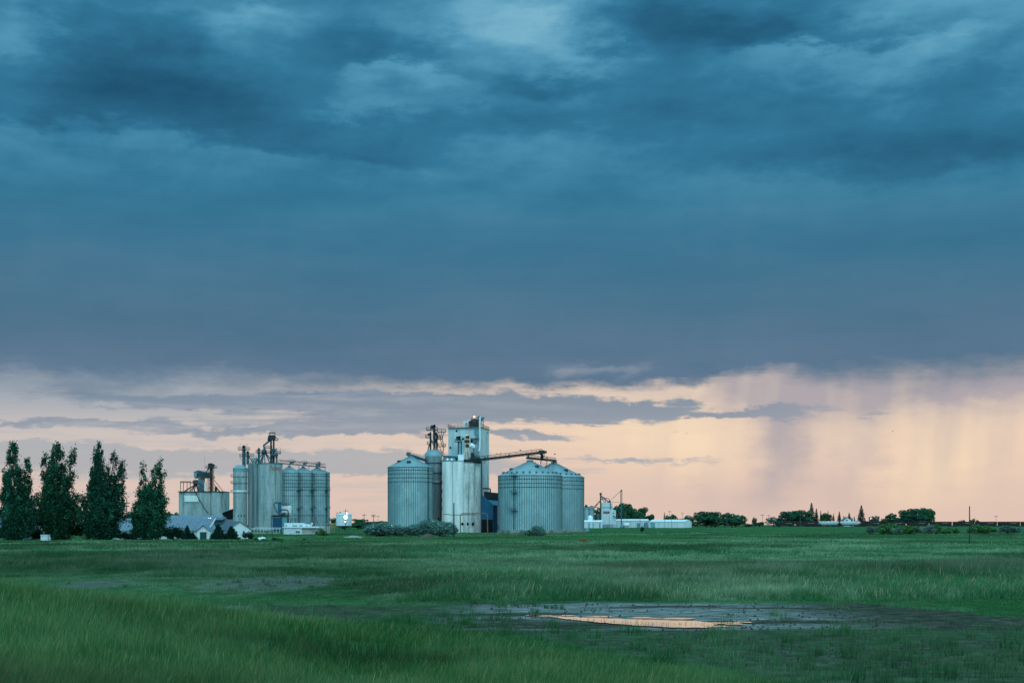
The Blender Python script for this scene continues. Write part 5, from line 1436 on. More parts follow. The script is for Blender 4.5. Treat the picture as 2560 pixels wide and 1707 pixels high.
# ------------------------------------------------------------------ the far-left grey elevator
E = K(790)
t = thing('grain_elevator', 'squat grey concrete elevator with a spindly rusty headframe, left behind the sheds', 'grain elevator', E.base(502)); zb = gz(E.x(500), 790) - .5
o1 = lobes(E, [(445, 458.5, 2, .6, .22), (458.5, 526, .3, .3, .06), (526, 560.2, .6, 2.5, .30)])
build('silo', tower(MB(), o1, [(E.x(560.2), 805), (E.x(445), 805)], zb, E.z(1228.6)), M.conc, t)
mb = MB(); E.box(mb, 444.5, 560.8, 1227.6, 1229.2, -1.2, 15.5); build('roof_slab', mb, M.dark, t)
mb = MB(); E.box(mb, 462, 497, 1238, 1254, -1.15, -.6); build('painted_panel', mb, M.whiteconc, t)
mb = MB()
for px in (448.4, 455.6, 464.8, 472.5): E.box(mb, px - .55, px + .55, 1205, 1228, 2.6, 3.1)
E.box(mb, 448, 474, 1203.6, 1205.6, 1.8, 4); mb.rail(E.p(448, 1203.6, 1.8), E.p(474, 1203.6, 1.8), .5, 2, .06); build('outlying_frame', mb, M.brownsteel, t)
build('distributor', MB().lathe((E.x(485), 794), [(4 * E.s, E.z(1213)), (8 * E.s, E.z(1206)), (7.6 * E.s, E.z(1201)), (4.2 * E.s, E.z(1198.6))], 16), M.brownsteel, t)
mb = MB(); E.box(mb, 473, 505, 1206, 1207.2, 2, 6); mb.rail(E.p(473, 1206, 2), E.p(505, 1206, 2), .9, 1.8, .07); build('platform', mb, M.pipe, t)
for i, (px, d) in enumerate(((457.5, 2), (463, -.2), (468.5, 5), (474, 0), (479.5, -.5), (485, 0), (491, 4), (497, 0), (503, 2))):
    s0 = E.p(481 + i * .9, 1212, 4); build('spout', MB().tube([s0, s0.lerp(E.p(px, 1228, d), .5) + Vector((0, 0, .1)), E.p(px, 1228, d)], .25, 5), M.brownsteel, t)
mb = MB(); mb.prism([E.p(481.4, 1193.4, 3), E.p(505, 1193.4, 3), E.p(505, 1180.5, 3), E.p(493, 1175.2, 3), E.p(481.4, 1179.2, 3)], (0, 7, 0)); build('headhouse', mb, M.teallight, t)
mb = MB(); mb.prism([E.p(505.05, 1193.4, 3), E.p(517, 1193.4, 7), E.p(517, 1179.6, 7), E.p(505.05, 1180.5, 3)], (0, 3, 0)); build('headhouse_flank', mb, M.teal, t)
mb = MB(); mb.prism([E.p(481, 1179, 2.8), E.p(493, 1175, 2.8), E.p(517.3, 1179.2, 7), E.p(505, 1180.2, 2.8)], (0, .1, .12)); build('headhouse_roof', mb, M.teal, t)
mb = MB(); E.box(mb, 490.2, 508, 1181.6, 1190.4, 1.4, 2.9); E.box(mb, 495, 503, 1179.6, 1181.6, 1.6, 2.8); build('scale_box', mb, M.brownsteel, t)
mb = MB(); E.box(mb, 493, 500, 1190, 1228, 1.8, 3); E.box(mb, 502.6, 509.4, 1190, 1228, 2, 3.2); E.box(mb, 500.2, 502.4, 1190, 1228, 1.9, 2.9); build('garner_column', mb, M.pipe, t)
mb = MB(); E.box(mb, 509, 513.4, 1205, 1227.6, 1.6, 2.2); build('white_leg', mb, M.white, t)
mb = MB()
for y in (1206, 1216): mb.tube([E.p(495, y, 1), E.p(502, y + 6, 1), E.p(508, y + 11, 1)], .2, 5)
mb.tube([E.p(486, 1196, 2.5), E.p(491, 1191, 2.5), E.p(497, 1188, 2.5)], .3, 6); build('pipework', mb, M.brownsteel, t)
mb = MB(); E.box(mb, 523.4, 528, 1166, 1228, 2.2, 3.4); build('bucket_elevator', mb, M.brownsteel, t)
mb = MB()
for px in (521, 530.2):
    for d in (1.4, 4.2): mb.rod(E.p(px, 1228, d), E.p(px, 1168, d), .17, n=4)
for y in range(1172, 1228, 9):
    mb.rod(E.p(521, y, 1.4), E.p(530.2, y, 1.4), .08, n=4); mb.rod(E.p(521, y, 1.4), E.p(530.2, y + 9, 1.4), .06, n=4)
build('leg_frame', mb, M.brownsteel, t)
mb = MB(); E.box(mb, 518, 531.5, 1159, 1167.8, 1.6, 4); mb.rod(E.p(521, 1159.5, 1.8), E.p(521, 1159.5, 3.8), .55, n=10); mb.rod(E.p(526, 1158.8, 1.8), E.p(526, 1158.8, 3.8), .5, n=10); E.box(mb, 531, 534.4, 1160.5, 1163, 2, 3.4); build('elevator_head', mb, M.dark, t)
for x0, x1, y in ((512.5, 538, 1168.4), (502, 533, 1193.4)): build('platform', plat(E, MB(), x0, x1, y, .8, 4.8, .25, True, 1.0), M.brownsteel, t)
build('head_spout', MB().tube([E.p(519.5, 1168, 3), E.p(511, 1179, 4.5)], .3, 6), M.dark, t)
mb = MB()
for px in (514.6, 517.2): mb.rod(E.p(px, 1228, 3), E.p(px, 1193, 3), .12, n=4)
mb.rod(E.p(514.6, 1221, 3), E.p(525, 1219, 3), .1, n=4); build('ladder', mb, M.brownsteel, t)
for a, b in (((531, 1197), (555.5, 1228)), ((531, 1208), (547.5, 1228))): build('brace', MB().rod(E.p(*a, 2.8), E.p(*b, 3), .17, n=5), M.dark, t)
mb = MB(); E.box(mb, 534.5, 539.5, 1218, 1228, 2, 3.4); mb.rod(E.p(534.6, 1217.4, 2.6), E.p(540.6, 1218.6, 2.6), .5, n=8); mb.rod(E.p(540, 1221, 2.6), E.p(546, 1227.8, 2.6), .25, n=6); build('drive_motor', mb, M.dark, t)
build('discharge_tube', MB().tube([E.p(486, 1221, -1.6), E.p(489, 1228, -1.9), E.p(497, 1242, -2.3), E.p(511, 1266, -3), E.p(524, 1283.5, -4)], .24, 6), M.dark, t)
mb = MB(); mb.rod(E.p(507, 1160, 5), E.p(507.3, 1140, 5), .05, n=4); mb.rod(E.p(507, 1176, 5), E.p(507, 1160, 5), .05, n=4); build('aerial', mb, M.brownsteel, t)
mb = MB(); mb.rod(E.p(556, 1237, .5), E.p(572, 1273, -6), .10, n=5); mb.rod(E.p(551, 1229, 1), E.p(562, 1280, -5), .08, n=5); build('stay_cable', mb, M.brownsteel, t)
L_ = K(748)
t = thing('drive_shed', 'dark lean-to drive shed with a teal roof edge between the two grey elevators', 'shed', L_.base(572)); g = gz(L_.x(570), 748) - .3
build('wall', MB().prism([(L_.x(556), 748, g), (L_.x(582.5), 748, g), (L_.x(582.5), 748, L_.z(1272.2)), (L_.x(561.6), 748, L_.z(1278)), (L_.x(556), 748, L_.z(1281))], (0, 8, 0)), M.black, t)
build('roof', MB().prism([L_.p(554.5, 1281.4, -.6), L_.p(561.6, 1277.6, -.6), L_.p(582.8, 1270.8, -.6), L_.p(582.8, 1272.2, -.6), L_.p(561.6, 1279.2, -.6), L_.p(554.5, 1283, -.6)], (0, 9, 0)), M.teallight, t)
build('side_wall', MB().box(L_.x(553), L_.x(564), 744, 747.5, g, L_.z(1290)), M.bluedeep, t)
W_ = K(520)
t = thing('long_metal_shed', 'low long metal shed with a blue grey roof behind the white farm sheds', 'shed', W_.base(500)); g = gz(W_.x(500), 520) - .4
build('wall', MB().box(W_.x(400), W_.x(562), 524, 536, g, W_.z(1297.5)), M.roofblue, t)
build('roof', MB().prism([W_.p(398, 1298.6, 3), W_.p(398, 1287.5, 10), W_.p(398, 1298.6, 17)], (W_.x(545) - W_.x(398), 0, 0)), M.roofblue, t)
build('end_roof', MB().prism([W_.p(511, 1299, -1), W_.p(514, 1292.4, 5), W_.p(514, 1299, 8)], (W_.x(557) - W_.x(512), 0, 0)), M.seam, t)
for px, y in ((519.5, 1295.4), (524.3, 1295.2)): build('roof_lamp', MB().sphere(W_.p(px, y, 1.5), .2, .2, .2), M.lampsmall, t)
# ------------------------------------------------------------------ white farm sheds at the left
D_ = K(390)


def gable(t, a, b, back, zg, ze, za, wall, roof, over=.35, seams=0, names=('wall', 'roof')):
    """house with one gable wall from a to b (xy), running along back (xy)"""
    a = Vector((*a, 0)); b = Vector((*b, 0)); e = Vector((*back, 0)); m = (a + b) / 2
    up = Vector((0, 0, 1))
    build(names[0], MB().prism([a + up * zg, b + up * zg, b + up * ze, m + up * za, a + up * ze], e), wall, t)
    u = (b - a).normalized(); eu = e.normalized(); sl = (za - ze) / ((b - a).length / 2)
    mb = MB(); sm = MB()
    for s, c in ((-1, a), (1, b)):
        o = c + u * s * over; zo = ze - sl * over
        p = [m + up * (za + .04) - eu * over, o + up * (zo + .04) - eu * over]
        q = [x + e + eu * 2 * over for x in p]
        n = .12
        mb.prism([p[0], p[1], q[1], q[0]], (0, 0, n))
        for i in range(seams):
            f = (i + .5) / seams
            sm.bar(p[0].lerp(q[0], f) + up * (n + .05), p[1].lerp(q[1], f) + up * (n + .05), .07, .09)
    r = build(names[1], mb, roof, t)
    if seams: build('roof_seams', sm, M.seam, t)
    return r


g = gz(D_.x(470), 392) - .3
t = thing('white_shed', 'long white shed with a blue grey metal roof and a green-doored porch', 'shed', D_.base(450, 4))
x0, x1 = D_.x(258), D_.x(519)
ze, zr = D_.z(1325), K(396.5).z(1297.5)
build('wall', MB().prism([(x0, 391, g), (x0, 391, ze), (x0, 396.5, zr), (x0, 402, ze), (x0, 402, g)], (x1 - x0, 0, 0)), M.whitewall, t)
mb = MB(); xr = K(396.5).x(538)
mb.prism([(x0 - .5, 390.4, ze - .22), (D_.x(520), 390.4, ze - .22), (xr, 396.5, zr + .12), (x0 - .5, 396.5, zr + .12)], (0, 0, .12))
mb.prism([(x0 - .5, 402.6, ze - .22), (x0 - .5, 396.5, zr + .12), (xr, 396.5, zr + .12), (D_.x(520), 402.6, ze - .22)], (0, 0, .12)); build('roof', mb, M.roofblue, t)
mb = MB()
for i in range(34):
    f = i / 33; a = Vector((x0 + (D_.x(519.5) - x0) * f, 390.4, ze - .06)); b = Vector((x0 + (xr - x0) * f, 396.5, zr + .28)); mb.bar(a, b, .06, .08)
build('roof_seams', mb, M.seam, t)
build('verge_trim', MB().bar((D_.x(520.3), 390.3, ze - .05), (xr + .1, 396.5, zr + .2), .16, .3), M.white, t)
pa, pb = (D_.x(498.5), 387), (D_.x(530), 387)
pg = gz(pa[0], 387) - .3
build('porch_wall', MB().prism([(pa[0], 387, pg), (pb[0], 387, pg), (pb[0], 387, D_.z(1326)), (D_.x(514.6), 387, D_.z(1313)), (pa[0], 387, D_.z(1326))], (0, 4.4, 0)), M.white, t)
mb = MB()
for s, px in ((-1, 497.3), (1, 531.4)): mb.prism([(D_.x(514.6), 386.5, D_.z(1312.5)), (D_.x(px), 386.5, D_.z(1326.6)), (D_.x(px), 393, D_.z(1326.6)), (D_.x(514.6), 396, D_.z(1312.5))], (0, 0, .12))
build('porch_roof', mb, M.roofblue, t)
dr = build('door', MB().box(D_.x(506), D_.x(522.5), 386.9, 387.1, pg, D_.z(1329)), M.green, t)
build('door_frame', MB().box(D_.x(505.3), D_.x(506), 386.85, 387.15, pg, D_.z(1328.4)).box(D_.x(522.5), D_.x(523.2), 386.85, 387.15, pg, D_.z(1328.4)).box(D_.x(505.3), D_.x(523.2), 386.83, 387.14, D_.z(1329), D_.z(1328.2)), M.white, dr)
mb = MB()
for i in range(1, 5): mb.box(D_.x(506.2), D_.x(522.3), 386.86, 386.89, pg + .45 * i, pg + .45 * i + .03)
build('door_ribs', mb, M.bluedeep, dr)

t = thing('white_shed', 'white gabled shed with a narrow dark window, right of the green-doored porch', 'shed', D_.base(594, 4))
a, b = (D_.x(569.5), 391.5), (D_.x(619), 394.5); g = gz(a[0], 392) - .3
gable(t, a, b, (-6.2, 13.5), g, D_.z(1323), K(393).z(1304.5), M.white, M.roofblue, .4, 14)
wx0 = D_.x(601.5); y = 391.5 + 3 * (601.5 - 569.5) / 49.5
w = build('window', MB().box(wx0, wx0 + .36, y - .06, y + .2, D_.z(1341), D_.z(1327)), M.glass, t)
build('frame', MB().box(wx0 - .06, wx0 + .42, y - .1, y + .1, D_.z(1334.6), D_.z(1333.4)).box(wx0 + .06, wx0 + .55, y - .03, y + .1, D_.z(1341.8), D_.z(1341)), M.white, w)

t = thing('grey_shed', 'shadowed shed with a pale metal roof behind the leftmost poplars', 'shed', D_.base(40, 4))
g = gz(D_.x(40), 393) - .4
P0, P1 = Vector((D_.x(-60), 390, 0)), Vector((D_.x(84), 393.5, 0)); e = Vector((2.4, 9.0, 0)); up = Vector((0, 0, 1)); ze = D_.z(1307); zr = K(397).z(1286)
build('wall', MB().prism([P0 + up * g, P1 + up * g, P1 + up * ze, P0 + up * ze], e), M.roofblue, t)
build('gable_end', MB().prism([P1 + up * g + Vector((.02, 0, 0)), P1 + e + up * g, P1 + e + up * ze, P1 + e / 2 + up * zr, P1 + up * ze + Vector((.02, 0, 0))], (.12, .04, 0)), M.whitewall, t)
mb = MB(); o = Vector((.5, .3, 0)); mb.prism([P0 + up * (ze - .15) - e * .05, P1 + o + up * (ze - .15) - e * .05, P1 + o + e / 2 + up * zr, P0 + e / 2 + up * zr], (0, 0, .14)); mb.prism([P0 + e * 1.05 + up * (ze - .15), P0 + e / 2 + up * zr, P1 + o + e / 2 + up * zr, P1 + o + e * 1.05 + up * (ze - .15)], (0, 0, .14))
build('roof', mb, M.roofblue, t)
build('verge_board', MB().bar(P1 + o * 1.05 + up * (ze - .1) - e * .05, P1 + o * 1.05 + e / 2 + up * (zr + .1), .12, .3), M.dark, t)
build('corner_board', MB().rod(P1 + up * g, P1 + up * ze, .12, n=4), M.dark, t)
U = K(334)
t = thing('utility_box', 'small white box in the grass between the first and second poplars', 'utility box', U.base(111)); g = gz(U.x(111), 334) - .2
build('cabinet', MB().box(U.x(101.5), U.x(119.5), 334, 335.4, g, U.z(1337.5)), M.whitewall, t); build('lid', MB().box(U.x(101), U.x(120), 333.8, 335.6, U.z(1337.5), U.z(1336.2)), M.white, t)
solo('marker_post', MB().lathe((U.x(124.5), 334), [(.14, gz(U.x(124.5), 334) - .2), (.14, U.z(1341)), (.05, U.z(1340.4))], 8), M.whitewall, U.base(124.5), 'short white post beside the small white box', 'post')

# propane tank in the grass
U = K(352); t = thing('propane_tank', 'white rounded tank lying among dark weeds by the gravel drive', 'tank', U.base(656)); z = gz(U.x(656), 352)
c0, c1 = U.p(647.5, 1349, -.4), U.p(660, 1348.4, .8)
pts = [c0.lerp(c1, q) for q in (-.22, -.17, -.08, .05, .5, .95, 1.08, 1.17, 1.22)]
build('vessel', MB().tube(pts, [.08, .30, .50, .60, .62, .60, .50, .30, .08], 18), M.white, t)
build('dome', MB().lathe((U.x(656), 352.2), [(.30, U.z(1344.5)), (.28, U.z(1341.6)), (.05, U.z(1340.8))], 14), M.white, t)
build('saddle', MB().box(U.x(649), U.x(651), 351.3, 352.2, z - .2, U.z(1349.5)), M.concwall, t); build('saddle', MB().box(U.x(659), U.x(661), 352, 353, z - .2, U.z(1349.5)), M.concwall, t)
for px, y0, D, lab in ((664, 1326, 352, 'thin dark post right behind the white rounded tank'), (678.4, 1327, 356, 'thin dark post between the white rounded tank and the dark shrubs')):
    U = K(D); solo('thin_post', MB().rod((U.x(px), D + 2, gz(U.x(px), D) - .2), U.p(px, y0, 2), .07, n=6), M.dark, U.base(px, 2), lab, 'post')

# gravel drive
xs = np.linspace(-86, -14, 60); mb = MB(); L0 = []; L1 = []
for x in xs:
    f = (x + 86) / 72; y = 352 + 9 * f ** 2; w = 1.8 * (1 - .75 * f)
    L0.append((x, y - w, gz(x, y - w) + .06)); L1.append((x, y + w, gz(x, y + w) + .06))
n = len(xs); mb.add(L0 + L1, [(i, i + 1, n + i + 1, n + i) for i in range(n - 1)], True)
tag(build('gravel_road', mb, M.gravel), kind='structure')

# dirt heaps, rail bank
def heap(name, px, D, w, h, mat, label, cat, seed, hue=None):
    k = K(D); x, y = k.x(px), D; vs = []; fs = []; n, m = 28, 9
    for j in range(m + 1):
        for i in range(n):
            a = 2 * math.pi * i / n; r = j / m
            rr = r * (1 + .22 * (float(fbm(math.cos(a) * 2 + seed, math.sin(a) * 2, seed)) - .5) * 2)
            X_, Y_2 = x + w * rr * math.cos(a), y + w * .8 * rr * math.sin(a)
            hz = h * (1 - r ** 1.5) * (.7 + .6 * float(fbm(X_ * .8, Y_2 * .8, seed + 3)))
            vs.append((X_, Y_2, gz(X_, Y_2) - .12 + hz))
    for j in range(m):
        for i in range(n): fs.append((j * n + i, (j + 1) * n + i, (j + 1) * n + (i + 1) % n, j * n + (i + 1) % n))
    return solo(name, MB().add(vs, fs, True), mat, (x, y, gz(x, y)), label, cat)


heap('dirt_heap', 1069, 436, 3.1, 1.35, M.dirt, 'brown heap of bare earth in front of the silvery bushes', 'dirt heap', 4)
heap('gravel_heap', 884, 436, 3.6, .9, M.concwall, 'low grey rubble heap in the grass below the pale hopper bin', 'rubble heap', 9)
k = K(300); x, y = k.x(1457), 300; z = gz(x, y); r_ = random.Random(3); mb = MB()
for i in range(95):
    a = r_.uniform(0, 6.28); q = r_.uniform(0, 1); p = Vector((x + q * math.cos(a) * 1.0, y + q * math.sin(a) * .7, z + r_.uniform(0, .35)))
    d = Vector((r_.uniform(-1, 1), r_.uniform(-.6, .6), r_.uniform(.05, .9))); mb.rod(p, p + d * r_.uniform(.4, 1.0), .05, .015, n=4)
solo('brush_pile', mb, M.deadwood, (x, y, z), 'small rust red tangle of dead brush in the open meadow', 'brush pile')
mb = MB()
vs = []; xs = np.linspace(60, 520, 60)
for x in xs:
    for dy, dz in ((-5, -.3), (-2.2, .15), (2.2, .15), (5, -.3)):
        vs.append((x, 1185 + dy, 1.35 + .0 + dz))
mb.add(vs, [(i * 4 + j, i * 4 + 4 + j, i * 4 + 5 + j, i * 4 + 1 + j) for i in range(59) for j in range(3)])
for dy in (-.75, .75): mb.box(60, 520, 1185 + dy - .05, 1185 + dy + .05, 1.49, 1.65)
tag(build('railway_track', mb, M.ballast), kind='structure')

# ------------------------------------------------------------------ the far right elevator yard
R_ = K(900)
g = gz(R_.x(1520), 900) - .4
t = thing('grain_elevator', 'small white wooden grain elevator with a maroon sign, far behind the long white sheds', 'grain elevator', R_.base(1520))
f = [(1503.3, 1310), (1503.3, 1269), (1505.3, 1256), (1530.3, 1256), (1531.8, 1266), (1532.8, 1272.6), (1539.5, 1275.5), (1540.3, 1310)]
build('house', MB().prism([R_.p(*q) for q in f], (0, 9, 0)), M.whitewall, t)
build('sign_board', MB().box(R_.x(1508), R_.x(1524), 899.7, 899.95, R_.z(1282.8), R_.z(1277.2)), M.maroon, t)
build('siding_band', MB().box(R_.x(1504.5), R_.x(1531.5), 899.8, 899.97, R_.z(1268.4), R_.z(1267.4)), M.pipe, t)
build('window', MB().box(R_.x(1533), R_.x(1535.6), 899.8, 900.1, R_.z(1283.6), R_.z(1280.8)), M.black, t)
build('bucket_elevator', R_.box(MB(), 1500, 1503.1, 1235, 1312, -.6, .4), M.brownsteel, t)
build('elevator_head', R_.box(MB(), 1499, 1504.4, 1231.6, 1237, -1, .8), M.brownsteel, t)
for e, y0 in ((1513, 1241), (1518, 1245), (1521, 1248), (1511, 1248), (1525, 1244)):
    build('spout', MB().tube([R_.p(1503, y0 - 2, 0), R_.p(e - 3, y0 + 2, .5), R_.p(e, y0 + 7, 1), R_.p(e + 2, 1256, 1.5)], .24, 5), M.pipe, t)
build('roof_motor', R_.box(MB(), 1522, 1527.5, 1250.6, 1256, 1, 3), M.brownsteel, t)
build('side_pipe', MB().rod(R_.p(1526.4, 1256, -.3), R_.p(1526.4, 1273, -.3), .22, n=6), M.pipe, t)
build('brace', MB().truss(R_.p(1499.6, 1252.5, 0), R_.p(1486.5, 1267, 1), .9, .9, 1.5, .09), M.palepole, t)
build('side_spout', MB().rod(R_.p(1533, 1288.5, -.5), R_.p(1542, 1297, -3), .3, n=6), M.dark, t)
t = thing('elevator_mast', 'tall thin leg mast with a slanting spout, right of the small white elevator', 'mast', R_.base(1553.3))
build('upper_mast', MB().truss(R_.p(1553.3, 1226, 0), R_.p(1553.3, 1260, 0), .9, .9, 1.4, .10), M.brownsteel, t)
build('blue_leg', MB().rod((R_.x(1553.3), 900, gz(R_.x(1553), 900) - .2), R_.p(1553.3, 1259, 0), .42, n=8), M.cyclone, t)
build('mast_head', R_.box(MB(), 1551.6, 1555.4, 1224, 1227.6, -.6, .6), M.brownsteel, t)
build('spout', MB().rod(R_.p(1550.6, 1227.6), R_.p(1529, 1248, 1), .13, n=5), M.palepole, t); build('stay', MB().rod(R_.p(1530, 1254.6, 1), R_.p(1553, 1255.4), .10, n=5), M.palepole, t)
RB = [(K(893), 1466.5, 7, 1271, 1267, 'bluish steel bin at the left of the far yard, against the wide bins'), (K(902), 1478.5, 7.2, 1269.6, 1264.5, 'taller bluish steel bin left of the small white elevator'), (K(905), 1496, 4.8, 1287, 1283.6, 'short bluish bin tight against the small white elevator')]
for k, px, r, ev, ap, lab in RB:
    steel_bin('far_bin', lab, k, px, r, ev, ap, 1313, 20, (), None, 'small far bins', roofribs=14, ribw=.16)
t = thing('overhead_pipe', 'pale overhead pipe bridging the small far bins to the white elevator', 'pipe', R_.base(1480))
build('pipe', MB().tube([R_.p(1472, 1272, -3), R_.p(1473, 1267, -3), R_.p(1482, 1265.6, -3), R_.p(1500, 1270, -2)], .26, 6), M.palepole, t); build('post', MB().rod((R_.x(1472.2), 897, gz(R_.x(1472), 897)), R_.p(1472.2, 1268, -3), .16, n=5), M.palepole, t)
U = K(880)
t = thing('dome_tank', 'white dome-topped tank standing behind the short white shed', 'tank', U.base(1477.5, 8)); x = U.x(1477.5)
build('shell', MB().lathe((x, 888), [(6.6 * U.s, gz(x, 888) - .2), (6.6 * U.s, U.z(1292.5)), (5 * U.s, U.z(1289.4)), (2 * U.s, U.z(1287.4)), (.1, U.z(1286.6))], 20), M.white, t)
build('filler_cap', MB().lathe((x, 888), [(.4, U.z(1287.4)), (.4, U.z(1285.8)), (.1, U.z(1285.6))], 10), M.pipe, t)


def longshed(px0, px1, y_ev, y_top, D, depth, lab, doors=(), gable_px=None):
    k = K(D); g = gz(k.x(px0), D) - .4
    t = thing('long_white_shed', lab, 'shed', k.base((px0 + px1) / 2)); xa, xb = k.x(px0), k.x(gable_px or px1)
    zt = k.z(y_top); ze = k.z(y_ev)
    if gable_px:
        xc = k.x(px1); zc = K(D + depth * .55).z(y_ev)
        build('front_wall', MB().box(xa, xb, D, D + .3, g, ze), M.whitewall, t)
        m = Vector(((xb + xc) / 2, D + depth * .5, zt))
        build('gable_wall', MB().prism([(xb + .02, D + .02, g), (xc, D + depth, g), (xc, D + depth, ze), m, (xb + .02, D + .02, ze)], (-.2, .25, 0)), M.white, t)
        mb = MB(); mb.prism([(xa, D - .3, ze - .05), (xb + .1, D - .3, ze - .05), m, (xa + (m.x - xb), m.y, zt)], (0, 0, .15)); mb.prism([(xa, D + depth, ze), (xa + (m.x - xb), m.y, zt), m, (xc + .2, D + depth, ze)], (0, 0, .15)); build('roof', mb, M.white, t)
    else:
        build('wall', MB().box(xa, xb, D, D + depth, g, ze), M.whitewall, t)
        build('roof', MB().prism([(xa - .2, D - .3, ze), (xa - .2, D + depth / 2, zt), (xa - .2, D + depth + .3, ze)], (xb - xa + .4, 0, 0)), M.white, t)
    for a, b, y0, mat in doors:
        build('door', MB().box(k.x(a), k.x(b), D - .08, D + .1, g, k.z(y0)), mat, t)
    mb = MB()
    n = int((xb - xa) / 3)
    for i in range(1, n): mb.box(xa + i * 3 - .05, xa + i * 3 + .05, D - .05, D + .02, g, ze - .1)
    build('wall_ribs', mb, M.teallight, t)
    return t


longshed(1459, 1506, 1304, 1299.6, 880, 9, 'short white shed at the left end of the far row, against the wide bins', ((1471, 1474, 1307.5, M.teallight), (1481.5, 1484, 1307.5, M.teallight), (1498.5, 1501, 1306, M.pipe)))
longshed(1507.5, 1622, 1300.6, 1296.8, 915, 14, 'longest white shed, in the middle of the far row', ((1592, 1600, 1307, M.teallight), (1610, 1620, 1306, M.teallight)))
longshed(1622.5, 1739, 1303.6, 1298.6, 900, 20, 'white shed with a bright gable end, at the right end of the far row', ((1626, 1638, 1305.6, M.teallight),), gable_px=1712.5)
U = K(880); t = thing('white_tank', 'white horizontal tank in the grass before the longest white shed', 'tank', U.base(1567)); c = U.p(1567, 1311.5)
build('vessel', MB().tube([c + Vector((q, 0, 0)) for q in (-1.75, -1.6, -1.1, 1.1, 1.6, 1.75)], [.2, .8, 1.15, 1.15, .8, .2], 16), M.white, t); build('saddle', MB().box(c.x - 1.1, c.x - .7, c.y - .8, c.y + .8, gz(c.x, c.y) - .2, c.z - .7), M.concwall, t); build('saddle', MB().box(c.x + .7, c.x + 1.1, c.y - .8, c.y + .8, gz(c.x, c.y) - .2, c.z - .7), M.concwall, t)
t = thing('farm_wagon', 'small pale wagon with dark wheels left of the white horizontal tank', 'wagon', U.base(1556)); c = U.p(1556, 1313); gw = gz(c.x, c.y)
build('box', MB().box(c.x - 1.3, c.x + 1.0, c.y - .7, c.y + .7, gw + .7, gw + 1.9), M.teallight, t)
for dx in (-.9, .7): build('wheel', MB().rod((c.x + dx, c.y - .9, gw + .45), (c.x + dx, c.y - .6, gw + .45), .45, n=14), M.black, t)
build('drawbar', MB().rod((c.x + 1, c.y, gw + .6), (c.x + 2.3, c.y, gw + .4), .1, n=5), M.dark, t)
t = thing('loading_elevator', 'dark sloping loader leaning on the white sheds where the two longest meet', 'loader', U.base(1614)); g = gz(U.x(1614), 880)
build('chute', MB().bar((U.x(1607), 880, g + .5), U.p(1618, 1304.5), .4, .3), M.pipe, t); build('strut', MB().rod((U.x(1612), 880, g), U.p(1613, 1308), .14, n=5), M.dark, t); build('hood', MB().box(U.x(1614), U.x(1620), 879.5, 880.5, U.z(1305.2), U.z(1304.2)), M.pipe, t)

# ------------------------------------------------------------------ freight train
T_ = K(1185); zt = 1.65


